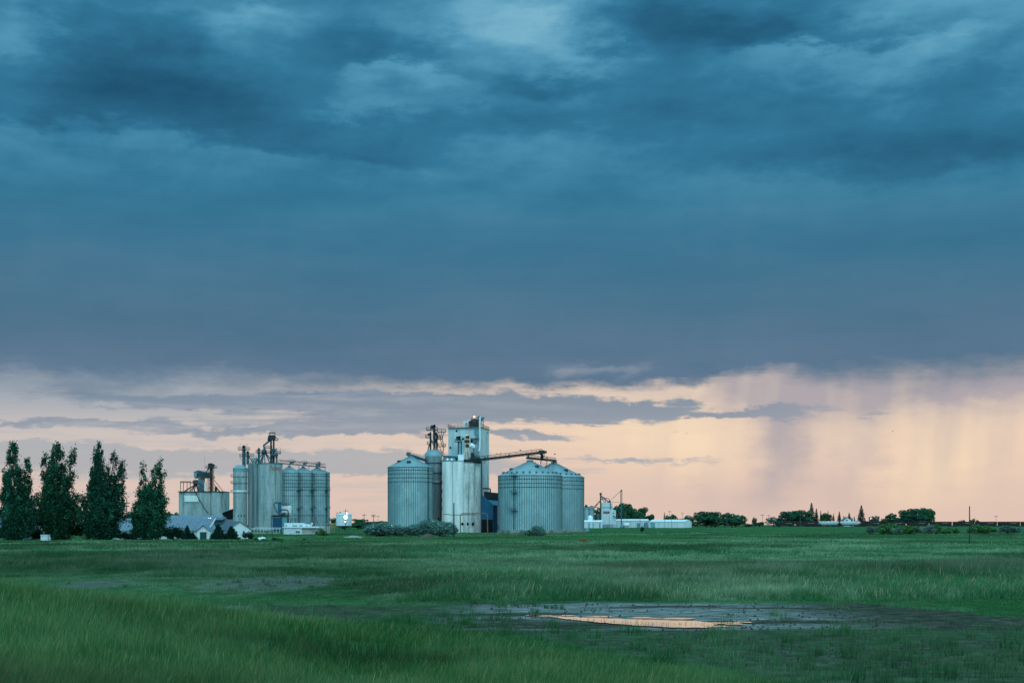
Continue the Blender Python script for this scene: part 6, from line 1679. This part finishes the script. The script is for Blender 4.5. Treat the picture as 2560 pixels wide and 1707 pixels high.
def rail_car(px0, px1, kind, label, top=1303.0):
    x0, x1 = T_.x(px0) + .4, T_.x(px1) - .4; y = 1185.0; w = 1.55; zt_ = T_.z(top)
    hop = kind == 'hopper'
    t = thing('hopper_car' if hop else 'open_rail_car', label, 'rail car', ((x0 + x1) / 2, y, zt - .1), 'cars of the freight train')
    body = M.cargrey if hop else M.carbrown
    zf = zt + .7
    if hop:
        # curved-sided covered hopper with sloping ends and bottom chutes
        prof = [(-1.15, zf + .1), (-1.62, zf + 1.1), (-1.66, zf + 2.2), (-1.3, zt_ - .35), (-.6, zt_ - .08), (.6, zt_ - .08), (1.3, zt_ - .35), (1.66, zf + 2.2), (1.62, zf + 1.1), (1.15, zf + .1)]
        vs = []
        for xx, cut in ((x0 + .2, 1), (x0 + 2.2, 0), (x1 - 2.2, 0), (x1 - .2, 1)):
            for a, b in prof: vs.append((xx, y + a, max(b, zt_ - 1.5) if cut else b))
        n = len(prof); mb = MB().add(vs, [(i * n + j, i * n + (j + 1) % n, (i + 1) * n + (j + 1) % n, (i + 1) * n + j) for i in range(3) for j in range(n)], True)
        mb.add(vs[:n], [tuple(range(n))]); mb.add(vs[-n:], [tuple(reversed(range(n)))]); build('body', mb, body, t)
        L_2 = x1 - x0
        for q in (.25, .5, .75): build('hatch_cover', MB().lathe((x0 + L_2 * q, y), [(.6, zt_ - .1), (.6, zt_ + .12), (.2, zt_ + .2)], 12), body, t)
        for q in (.3, .5, .7):
            xx = x0 + L_2 * q; mb = MB(); mb.add([(xx - 1.6, y - 1.1, zf + .12), (xx + 1.6, y - 1.1, zf + .12), (xx + 1.6, y + 1.1, zf + .12), (xx - 1.6, y + 1.1, zf + .12), (xx - .4, y - .5, zt + .3), (xx + .4, y - .5, zt + .3), (xx + .4, y + .5, zt + .3), (xx - .4, y + .5, zt + .3)], [(0, 1, 5, 4), (1, 2, 6, 5), (2, 3, 7, 6), (3, 0, 4, 7), (4, 5, 6, 7)]); build('chute', mb, M.pipe, t)
        mb = MB()
        for q in np.linspace(.14, .86, 11): mb.box(x0 + L_2 * q - .05, x0 + L_2 * q + .05, y - 1.72, y - 1.6, zf + .6, zt_ - .9)
        build('side_ribs', mb, M.teallight, t)
    else:
        mb = MB(); mb.prism([(x0 + 1.6, y - w, zf), (x1 - 1.6, y - w, zf), (x1 - .1, y - w, zf + .9), (x1 - .1, y - w, zt_), (x0 + .1, y - w, zt_), (x0 + .1, y - w, zf + .9)], (0, 2 * w, 0)); build('body', mb, body, t)
        mb = MB(); n = 12
        for i in range(n): xx = x0 + .8 + (x1 - x0 - 1.6) * i / (n - 1); mb.box(xx - .07, xx + .07, y - w - .14, y - w + .01, zf + .3, zt_ - .05)
        mb.box(x0, x1, y - w - .16, y - w - .01, zt_ - .16, zt_ + .04); build('side_ribs', mb, M.dark, t)
        q = .72; build('side_marking', MB().prism([(x0 + (x1 - x0) * .52, y - w - .15, zf + 1.5), (x0 + (x1 - x0) * .82, y - w - .15, zf + 1.6), (x0 + (x1 - x0) * .84, y - w - .15, zf + 2.1), (x0 + (x1 - x0) * .55, y - w - .15, zf + 1.95)], (0, -.03, 0)), M.patina, t)
        for q in (.35, .65):
            xx = x0 + (x1 - x0) * q; mb = MB(); mb.add([(xx - 2.2, y - 1.2, zf + .02), (xx + 2.2, y - 1.2, zf + .02), (xx + 2.2, y + 1.2, zf + .02), (xx - 2.2, y + 1.2, zf + .02), (xx - .6, y - .6, zt + .4), (xx + .6, y - .6, zt + .4), (xx + .6, y + .6, zt + .4), (xx - .6, y + .6, zt + .4)], [(0, 1, 5, 4), (1, 2, 6, 5), (2, 3, 7, 6), (3, 0, 4, 7), (4, 5, 6, 7)]); build('chute', mb, M.dark, t)
    build('underframe', MB().box(x0, x1, y - .5, y + .5, zf - .35, zf).box(x0 - .45, x1 + .45, y - .15, y + .15, zf - .3, zf - .05), M.dark, t)
    for xx in (x0 + 1.6, x1 - 1.6):
        bg = build('bogie', MB().box(xx - 1.3, xx + 1.3, y - .95, y + .95, zt + .35, zt + .62), M.dark, t)
        for dx in (-.85, .85): build('wheel', MB().rod((xx + dx, y - .92, zt + .45), (xx + dx, y - .72, zt + .45), .45, n=14).rod((xx + dx, y + .72, zt + .45), (xx + dx, y + .92, zt + .45), .45, n=14), M.dark, bg)
    return t


for a in [(1937, 1987.5, 'open', 'dark brown open rail car at the left end of the train'), (1988.5, 2045, 'open', 'dark brown open rail car touching the pale hoppers on their left', ), (2045.5, 2097.5, 'hopper', 'left one of the two pale covered hopper cars'),
          (2098.5, 2151, 'hopper', 'right one of the two pale covered hopper cars'), (2152, 2208, 'open', 'dark brown open rail car just right of the pale hoppers, below the tall spruce'), (2209, 2265, 'open', 'dark brown open rail car in front of the two small round trees'),
          (2266, 2322, 'open', 'dark brown open rail car in front of the large round tree group'), (2323, 2380, 'open', 'dark brown open rail car between the large trees and the lone dark pole'), (2381.5, 2436.5, 'open', 'dark brown open rail car crossed by the lone dark pole'),
          (2437.5, 2493, 'open', 'dark brown open rail car behind the two green bushes right of the dark pole'), (2494, 2550.5, 'open', 'dark brown open rail car behind the grey twiggy bush near the right edge'), (2551.5, 2608, 'open', 'dark brown open rail car cut by the right edge of the photo')]:
    rail_car(*a, top=1302.3 if a[0] < 2160 else 1303.4)

# ------------------------------------------------------------------ poles
def pole(px, top, D, label, arms=(), r=.15, mat=None, xf=False, base=None):
    k = K(D); x = k.x(px); g = gz(x, D)
    t = thing('utility_pole', label, 'pole', (x, D, g), 'utility poles')
    build('shaft', MB().rod((x, D, g - .3), (x, D, k.z(top)), r, r * .7, n=8), mat or M.wood, t)
    for y, half in arms:
        build('crossarm', MB().box(x - half, x + half, D - .2, D - .05, k.z(y) - .14, k.z(y) + .1), mat or M.wood, t)
        for dx in (-half * .9, -half * .4, half * .4, half * .9): build('insulator', MB().lathe((x + dx, D - .12), [(.07, k.z(y) + .08), (.1, k.z(y) + .25), (.04, k.z(y) + .36)], 6), M.pipe, t)
    if xf: build('transformer', MB().lathe((x - .75, D), [(.1, k.z(xf) - .7), (.45, k.z(xf) - .6), (.45, k.z(xf) + .55), (.1, k.z(xf) + .7)], 12), M.pipe, t)
    return t


pole(316.6, 1244, 450, 'pole with a transformer can between the third and fourth poplars', ((1257, 1.0), (1265, .8)), .17, None, 1262)
pole(1134.7, 1256.5, 436, 'bare dark pole standing in front of the white elevator', (), .24, M.dark)
pole(2424, 1264.5, 262, 'bare dark pole standing alone in the right meadow', (), .13, M.dark)
pole(910.3, 1284.6, 900, 'single-crossarm pole right of the pale hopper bin', ((1287.2, 1.3),), .2)
pole(933.6, 1285.4, 820, 'double-crossarm pole left of the leftmost wide bin', ((1287.4, 1.2), (1290.6, 1.2)), .2)
pole(945, 1288.6, 980, 'thin pole with a short arm next to the double-crossarm pole', ((1290, 1.2),), .14, M.palepole)
for px, top, D, lab, arm in ((1523, 1286, 850, 'thin grey pole crossing the wall of the longest white shed at its left', 0), (1600, 1288, 850, 'thin grey pole crossing the wall of the longest white shed near its right end', 0),
                             (1662, 1283, 850, 'thin grey pole crossing the bright-gabled white shed at its left', 0), (1678.5, 1284, 850, 'thin grey pole crossing the middle of the bright-gabled white shed', 0),
                             (1674, 1276.6, 1000, 'pole with a crossarm rising behind the bright-gabled shed among small trees', 1.2), (1706, 1281.5, 1020, 'small pole rising behind the right part of the bright-gabled shed', .8),
                             (1817.5, 1284.5, 950, 'pale pole in front of the long dark tree row', .9), (1906, 1285.5, 1000, 'pole with a crossarm right of the long dark tree row', 1.3), (1922, 1287, 1010, 'plain pole next to the pale round tree', .9),
                             (2000.5, 1284.5, 1080, 'pole in front of the second brown rail car', .9), (2026.5, 1288, 1250, 'pole behind the brown rail cars in front of the tall pale spruce', .5), (2095, 1295, 1080, 'short pole in front of the gap between the pale hoppers', .6),
                             (2196.5, 1289.5, 1080, 'pole right of the tall spruce, before the brown rail cars', .7), (2490.5, 1288.5, 1080, 'pole with a crossarm near the right edge, before the train', 1.3)):
    pole(px, top, D, lab, ((top + 1.6, arm),) if arm else (), .13, M.palepole if arm != 1.3 else M.wood)

# ------------------------------------------------------------------ trees and bushes
pop = [(.014, .088, .050), (.015, .094, .050), (.013, .080, .048), (.016, .098, .052)]
Z = 340
poplar(Z, [(34, 1108, 22, 1335, .9), (66, 1134, 16, 1335, .65), (12, 1185, 22, 1345, .7), (55, 1215, 26, 1350, .6), (4, 1240, 22, 1350, .6), (72, 1240, 20, 1350, .6)], 38, 1352, 'leftmost poplar, cut by the photo edge, with two pointed tops', 26000, pop[0], 1)
poplar(Z + 6, [(148, 1108, 24, 1330, 1.1), (108, 1132, 18, 1340, .75), (128, 1124, 14, 1335, .4), (191, 1121, 13, 1330, .55), (118, 1200, 28, 1350, .8), (170, 1210, 26, 1350, .7), (98, 1235, 18, 1350, .5), (194, 1232, 18, 1350, .5), (145, 1215, 24, 1350, .6)], 145, 1352, 'broad poplar, second from the left, with a thin side top at its right', 34000, pop[1], 2)
poplar(Z, [(253, 1105, 17, 1335, .9), (228, 1118, 15, 1335, .7), (283, 1123, 15, 1330, .65), (303, 1158, 17, 1340, .7), (240, 1205, 28, 1352, .8), (285, 1225, 28, 1352, .7), (218, 1240, 17, 1350, .5), (308, 1215, 15, 1345, .45), (262, 1205, 20, 1350, .6)], 256, 1352, 'tallest poplar, third from the left, with spiky tops', 32000, pop[2], 3)
poplar(Z + 4, [(388, 1140, 17, 1335, .9), (357, 1157, 13, 1335, .55), (400, 1175, 13, 1340, .5), (372, 1215, 26, 1350, .8), (406, 1238, 17, 1350, .55), (340, 1232, 14, 1345, .4), (385, 1260, 26, 1352, .6), (352, 1280, 20, 1352, .4)], 372, 1352, 'lone slimmer poplar right of the pole with the transformer', 24000, pop[3], 4)
for o in [o for o in COL.objects if o.name.startswith('poplar_tree')]: o['group'] = 'poplars at the left edge'

dk = [shrub_proto(31, 2200, (.010, .050, .032), .75), shrub_proto(32, 2200, (.012, .058, .034), .75, 14)]
sil = [shrub_proto(33, 5200, (.155, .28, .245), .62, 18), shrub_proto(34, 5200, (.13, .25, .215), .62, 16)]
lite = [shrub_proto(35, 2600, (.065, .185, .055), .7, 14), shrub_proto(36, 2600, (.075, .19, .07), .7, 13), shrub_proto(37, 2200, (.12, .19, .15), .6, 12)]
con = [spruce_proto(41), spruce_proto(42, 2400, (.012, .05, .036))]
jun = [spruce_proto(43, 4200, (.008, .055, .036), .62)]
pale = broad_proto(51, 2600, (.05, .13, .11), 14, .6)
palecon = spruce_proto(44, 1700, (.035, .095, .085), .5)
br = [broad_proto(61 + i, 3000, (.027 + .005 * (i % 3), .115 + .018 * (i % 3), .065 + .006 * (i % 2)), 13 + i, .66, 1.0, .05) for i in range(5)]
dome = [broad_proto(71 + i, 3200, (.024 + .005 * i, .110 + .015 * i, .064), 18, .66, 1.15, .02) for i in range(2)]

# undergrowth at the foot of the poplars
k = K(345)
for i, (px, w, top, lab) in enumerate(((10, 60, 1312, 'dark low bush at the foot of the leftmost poplar, at the photo edge'), (60, 52, 1314, 'dark low bush between the leftmost poplar and the white box'), (150, 62, 1298, 'dark bush at the foot of the broad second poplar'),
                                       (200, 58, 1290, 'dark bush filling the gap between the second and third poplars'), (250, 56, 1300, 'dark bush at the foot of the tallest poplar'), (335, 46, 1316, 'dark bush left of the lone slimmer poplar foot'), (385, 54, 1308, 'dark bush at the foot of the lone slimmer poplar'),
                                       (425, 40, 1312, 'dark bush in front of the long shed, right of the slimmer poplar'), (298, 40, 1330, 'low dark bush before the pale wall between third and fourth poplars'))):
    plant('dark_bush', dk[i % 2], k, px, 1355, top, w, lab, 'bush', 'dark bushes by the poplars and sheds', 'foliage', 'stems', dy=4 + (i % 3))
k = K(380)
for i, (px, w, top, lab) in enumerate(((443, 30, 1318, 'dark bush before the long shed wall, second left of the porch'), (470, 32, 1313, 'pointed dark juniper left of the green-doored porch'), (484, 26, 1330, 'low dark juniper touching the porch on its left'), (547, 40, 1309.5, 'large pointed dark juniper right of the green-doored porch'), (580, 44, 1314.5, 'broad pointed dark juniper before the white gable'), (619, 26, 1327, 'rounded dark bush at the right corner of the white gable'))):
    if i in (0, 5): plant('dark_bush', dk[i % 2], k, px, 1352, top, w, lab, 'bush', 'dark bushes by the poplars and sheds', 'foliage', 'stems', dy=0)
    else: plant('juniper', jun[0], k, px, 1352, top, w, lab, 'juniper', 'junipers by the white sheds', dy=-1)
k = K(350)
for i, (px, w, top, lab) in enumerate(((640, 12, 1344, 'dark weed clump at the left end of the white rounded tank'), (662, 14, 1345, 'dark weed clump before the right end of the white rounded tank'), (687, 17, 1343.5, 'larger dark shrub by the drive, right of the white rounded tank'), (701, 14, 1345.5, 'smaller dark shrub by the drive, next to the larger one'), (761, 9, 1345.5, 'little dark bush alone on the drive edge'))):
    plant('weed_clump', dk[i % 2], k, px, 1354, top, w, lab, 'shrub', 'dark shrubs along the drive', 'foliage', 'stems', dy=-2 if i == 1 else 0)
k = K(470)
plant('green_bush', lite[0], k, 803, 1340, 1321.5, 26, 'loose green bush in front of the grey block walls', 'bush', None, 'foliage', 'stems')
for i, (px, w, top, lab) in enumerate(((962, 80, 1305, 'silvery bush at the left edge of the left bin foot'), (990, 30, 1315, 'small silvery bush under the left side of the left bin'), (1030, 56, 1309, 'silvery bush below the middle of the left bin'), (1072, 60, 1298.5, 'tall silvery bush under the slender silo'), (1104, 62, 1302, 'silvery bush below the left edge of the white elevator'), (940, 34, 1318, 'low silvery bush at the far left of the silvery row'))):
    plant('silvery_bush', sil[i % 2], k, px, 1340, top, w, lab, 'bush', 'silvery bushes before the left bin', 'foliage', 'stems', dy=(i % 3) * 2)
plant('dark_bush', dk[0], k, 1070, 1340, 1297, 18, 'small dark green bush poking above the silvery bushes', 'bush', None, 'foliage', 'stems', dy=8)
plant('silvery_bush', sil[1], k, 1343, 1341, 1313, 34, 'round grey green bush at the foot of the widest bin', 'bush', None, 'foliage', 'stems')
plant('green_bush', lite[0], k, 1322, 1341, 1323, 20, 'small loose green bush left of the round grey green bush', 'bush', None, 'foliage', 'stems')
for o in [o for o in COL.objects if o.name.startswith('weed_clump')]: pass
k = K(600); plant('sapling', dk[1], k, 1606, 1330, 1314, 8, 'dark young sapling alone in the meadow before the long white sheds', 'sapling', None)

# distant trees: (proto, px, top, width, depth, label)
far = [
    (br[0], 1470, 1261.5, 22, 960, 'tree behind the bluish far bins'), (br[1], 1492, 1270, 24, 985, 'tree between the bluish bins and the small white elevator'),
    (br[2], 1546, 1264, 34, 960, 'dark tree just right of the small white elevator, left of the mast'), (dome[0], 1563, 1257.5, 32, 975, 'tallest dark tree of the group behind the mast'), (br[3], 1578, 1266, 26, 985, 'dark tree right of the tallest in the mast group'), (br[4], 1592, 1272, 30, 965, 'lower dark tree in the middle of the mast group'), (dome[1], 1608, 1267, 32, 980, 'round dark tree near the right end of the mast group'), (br[0], 1624, 1285, 28, 970, 'low dark tree at the right tail of the mast group'),
    (palecon, 1661, 1280.5, 9, 1000, 'thin scraggy conifer behind the bright-gabled shed'), (br[1], 1672, 1288, 20, 990, 'small round tree left of the pole behind the bright-gabled shed'), (br[2], 1684, 1285, 17, 995, 'small round tree right of the pole behind the bright-gabled shed'), (dome[0], 1703, 1296, 24, 1000, 'very low dark tree behind the bright-gabled shed roof'),
    (br[3], 1722, 1287.5, 26, 960, 'low dark tree touching the bright gable end'), (br[4], 1744, 1280.5, 24, 975, 'dark tree right of the bright gable end'), (dome[0], 1766, 1278, 42, 985, 'broad round tree, left of the highest in the long dark row'), (dome[1], 1788, 1278.5, 40, 990, 'broad round tree in the middle of the long dark row'), (br[0], 1812, 1281, 34, 980, 'dark tree behind the pale pole in the long dark row'), (br[1], 1838, 1284, 30, 985, 'dark tree in the right part of the long dark row'), (br[2], 1857, 1287, 18, 975, 'narrow dark tree at the right end of the long dark row'), (dome[1], 1778, 1290, 60, 960, 'low wide tree filling the foot of the long dark row'), (dome[0], 1830, 1294, 52, 960, 'low wide tree filling the right foot of the long dark row'),
    (br[4], 1872, 1308, 26, 1000, 'very low shrubby tree right of the long dark row'), (br[3], 1886, 1292.5, 11, 1010, 'small upright tree alone right of the long dark row'), (br[0], 1899, 1304, 26, 1000, 'low shrubby tree under the crossarm pole'), (pale, 1934, 1292, 38, 1050, 'pale blue green round tree left of the train'), (palecon, 1948, 1289, 8, 1060, 'thin pale tree at the right shoulder of the pale round tree'),
    (dome[0], 1975, 1277, 46, 1300, 'round tree left half of the big group behind the brown cars'), (dome[1], 1998, 1274, 48, 1310, 'round tree at the top of the big group behind the brown cars'), (br[1], 2018, 1276, 30, 1320, 'dark tree left of the tall pale spruce'), (palecon, 2029, 1256.5, 27, 1330, 'tall pale spruce rising above the brown rail cars'), (con[0], 2041, 1270, 16, 1325, 'dark spruce right of the tall pale spruce'), (palecon, 2052, 1275.5, 10, 1330, 'thin open spruce above the left pale hopper'),
    (br[2], 2066, 1282, 30, 1320, 'round tree above the left pale hopper'), (con[1], 2070, 1275, 8, 1335, 'little spire behind the round tree above the left pale hopper'), (con[0], 2084, 1283, 9, 1325, 'narrow dark spruce right of the round tree above the hopper'), (con[1], 2098.5, 1278, 15, 1320, 'stout dark spruce above the joint of the two hoppers'), (con[0], 2109.5, 1288, 9, 1330, 'small spruce left of the white house'), (con[1], 2123, 1281, 17, 1340, 'dark spruce behind the white house'), (con[0], 2136, 1289, 7, 1330, 'tiny spruce at the right of the white house'), (br[3], 2130, 1294, 16, 1335, 'low dark tree hugging the right side of the white house'),
    (con[0], 2153.3, 1262.3, 25, 1250, 'tallest pointed spruce, at the right end of the pale hoppers'), (pale, 2181, 1290, 15, 1280, 'small pale tree right of the tallest pointed spruce'), (pale, 2191, 1288.6, 13, 1285, 'second small pale tree, next to the pole'), (br[4], 2208, 1296, 14, 1280, 'tiny dark tree left of the large group at right'), (br[0], 2220, 1284.5, 20, 1270, 'small round tree at the left of the large group at right'), (br[1], 2234, 1282.5, 22, 1275, 'second small round tree at the left of the large group'),
    (dome[1], 2262, 1274.5, 46, 1270, 'left broad tree of the large group at right'), (dome[0], 2295, 1270, 52, 1275, 'highest broad tree of the large group at right'), (br[2], 2321, 1271, 34, 1265, 'dark broad tree at the right end of the large group'), (dome[0], 2285, 1286, 70, 1255, 'low broad tree at the foot of the large group'),
    (br[3], 2406, 1299, 16, 1300, 'tiny tree above the train left of the lone dark pole'), (br[4], 2432, 1295.5, 14, 1300, 'tiny tree above the train right of the lone dark pole'), (br[0], 2445, 1299, 10, 1310, 'tiniest low tree above the train near the lone dark pole'),
    (dome[1], 893, 1296.5, 30, 1000, 'dark tree just right of the pale hopper bin'), (br[1], 912, 1297, 24, 1010, 'dark tree behind the single-crossarm pole'), (dome[0], 935, 1303, 28, 1020, 'low tree behind the double-crossarm pole'), (br[2], 957, 1301.5, 30, 1015, 'low tree touching the left edge of the left bin'), (br[3], 835, 1294, 18, 1000, 'dark tree left of the pale hopper bin'), (br[4], 895, 1308, 40, 800, 'low dark tree in front of the trees by the hopper bin'), (pale, 925, 1306, 34, 700, 'grey green tree below the double-crossarm pole'),
    (dome[0], 405, 1284, 36, 900, 'low dark tree behind the long shed, left of the squat grey elevator'), (br[1], 436, 1281, 26, 905, 'low dark tree against the left wall of the squat grey elevator'), (br[2], 420, 1278, 18, 910, 'small dark tree near the squat grey elevator'), (br[3], 326, 1278, 30, 905, 'low dark tree behind the pole with the transformer'),
]
for proto, px, top, w, D, lab in far:
    k = K(D); nm = 'spruce_tree' if proto in con or proto is palecon else 'leafy_tree'
    plant(nm, proto, k, px, None, top, w, lab, 'tree', 'distant trees on the skyline')
# bushes in the right meadow
k = K(530)
for i, (px, top, w, p, lab) in enumerate(((2176, 1315, 24, 2, 'small pale bush at the left end of the meadow bushes'), (2212, 1308.5, 42, 0, 'bright green bush, leftmost of the big meadow bushes'), (2242, 1306.5, 44, 1, 'tallest bright green bush of the meadow row'), (2264, 1311, 34, 0, 'green bush in the middle of the meadow row'), (2237, 1317, 26, 2, 'grey twiggy bush before the tallest bright bush'), (2292, 1313, 46, 1, 'broad green bush right of the middle of the meadow row'), (2318, 1312, 36, 2, 'grey green bush under the large tree group'), (2334, 1310.5, 22, 2, 'pale grey bush behind the broad meadow bush'), (2352, 1309, 28, 0, 'upright green bush near the right end of the meadow row'), (2376, 1318, 44, 1, 'low olive bush at the right end of the meadow row'),
                                         (2445, 1309, 36, 1, 'green bush just right of the lone dark pole'), (2478, 1312, 42, 0, 'darker green bush, second right of the lone dark pole'), (2522, 1313, 52, 2, 'grey twiggy bush near the right edge of the photo'))):
    plant('meadow_bush', lite[p], k, px, 1336, top, w, lab, 'bush', 'bushes in the right meadow', 'foliage', 'stems', dy=(i % 3) * 3 - (6 if i == 4 else 0))
for i, (px, top, w, D, lab) in enumerate(((795, 1412, 46, 106, 'dark rank weeds right of the bare grey patch'), (868, 1413, 34, 104, 'dark rank weeds, second clump right of the bare grey patch'), (835, 1415, 26, 110, 'small dark weed clump between two larger ones'), (474, 1414, 10, 100, 'little dark weed tuft in the left meadow'), (1010, 1417, 30, 100, 'dark weed clump in the middle of the meadow'), (1680, 1416, 30, 100, 'dark weed patch in the meadow beyond the pool'), (1965, 1414, 38, 101, 'broad dark weed patch in the meadow right of the pool'), (2525, 1440, 30, 80, 'dark weed clump in the meadow near the right edge'))):
    k = K(D); plant('weed_patch', dk[i % 2], k, px, None, top, w, lab, 'weeds', 'dark weeds in the meadow', 'foliage', 'stems')

# white house behind the train
U = K(1300); t = thing('white_house', 'small white gabled house behind the right pale hopper', 'house', U.base(2119)); g = gz(U.x(2119), 1300)
build('wall', MB().prism([(U.x(2110), 1300, g), (U.x(2128), 1300, g), (U.x(2128), 1300, U.z(1299)), (U.x(2117.5), 1300, U.z(1293.4)), (U.x(2110), 1300, U.z(1299.4))], (0, 8, 0)), M.white, t)
build('roof', MB().prism([U.p(2108.8, 1300, -.4), U.p(2117.5, 1292.8, -.4), U.p(2129.4, 1299.6, -.4), U.p(2129.4, 1298.6, -.4), U.p(2117.5, 1291.8, -.4), U.p(2108.8, 1299.2, -.4)], (0, 8.8, 0)), M.seam, t)
build('window', MB().box(U.x(2115), U.x(2118.8), 1299.8, 1300.1, U.z(1301), U.z(1297.8)), M.glass, t)
build('chimney', MB().box(U.x(2133.5), U.x(2136), 1302, 1303.2, g, U.z(1294.6)), M.white, t)
U = K(1150); t = thing('yard_light', 'bright little lamp on a thin post right of the tall spruce', 'lamp', U.base(2177))
build('post', MB().rod((U.x(2177), 1150, gz(U.x(2177), 1150)), U.p(2177, 1296), .09, n=5), M.palepole, t); build('lens', MB().sphere(U.p(2177, 1295.5), .4, .4, .4), M.lampsmall, t)
t = thing('white_pipe', 'white pipe section propped in the silvery bushes left of the left bin', 'pipe', K(490).base(924)); U = K(490)
build('pipe', MB().rod(U.p(915, 1323.8), U.p(933, 1318.8), .32, n=10), M.white, t); build('prop', MB().rod((U.x(918), 490, gz(U.x(918), 490)), U.p(918, 1323), .14, n=5), M.wood, t)

# birds
def bird(px, py, D, label, perched=False, s=.55, az=.4):
    k = K(D); c = k.p(px, py); mb = MB()
    mb.sphere(c, s * .55, s * .24, s * .24, 10, 6); mb.sphere(c + Vector((s * .55, 0, s * .12)), s * .17, s * .15, s * .15, 8, 5)
    mb.add([c + Vector((-s * .4, -.05, 0)), c + Vector((-s * .95, -s * .12, 0)), c + Vector((-s * .95, s * .12, 0)), c + Vector((-s * .4, .05, 0))], [(0, 1, 2, 3)])
    t = thing('bird', label, 'bird', c, 'birds'); build('body', mb, M.dark, t)
    for sg in (-1, 1):
        w = MB()
        if perched: w.sphere(c + Vector((-s * .1, sg * s * .2, 0)), s * .5, s * .07, s * .17, 8, 5)
        else: w.add([c + Vector((s * .25, 0, .05)), c + Vector((-s * .3, 0, .05)), c + Vector((-s * .5 + sg * s * .4, sg * .5 * s, s * .55)), c + Vector((sg * s * .9, sg * s * .9, s * .75)), c + Vector((s * .2 + sg * s * .3, sg * .4 * s, s * .5))], [(0, 1, 2, 3, 4)])
        build('wing', w, M.dark, t)


bird(1242, 1133.6, 594, 'left one of two birds perched on the long inclined conveyor', True)
bird(1252, 1132.6, 594, 'right one of two birds perched on the long inclined conveyor', True)
bird(1301, 1125.6, 590, 'bird flying just above the long inclined conveyor')
bird(1387, 1135.4, 600, 'bird flying above the peak of the right bin')
bird(2232, 1078, 620, 'lone bird flying in the peach sky at right', s=.36)
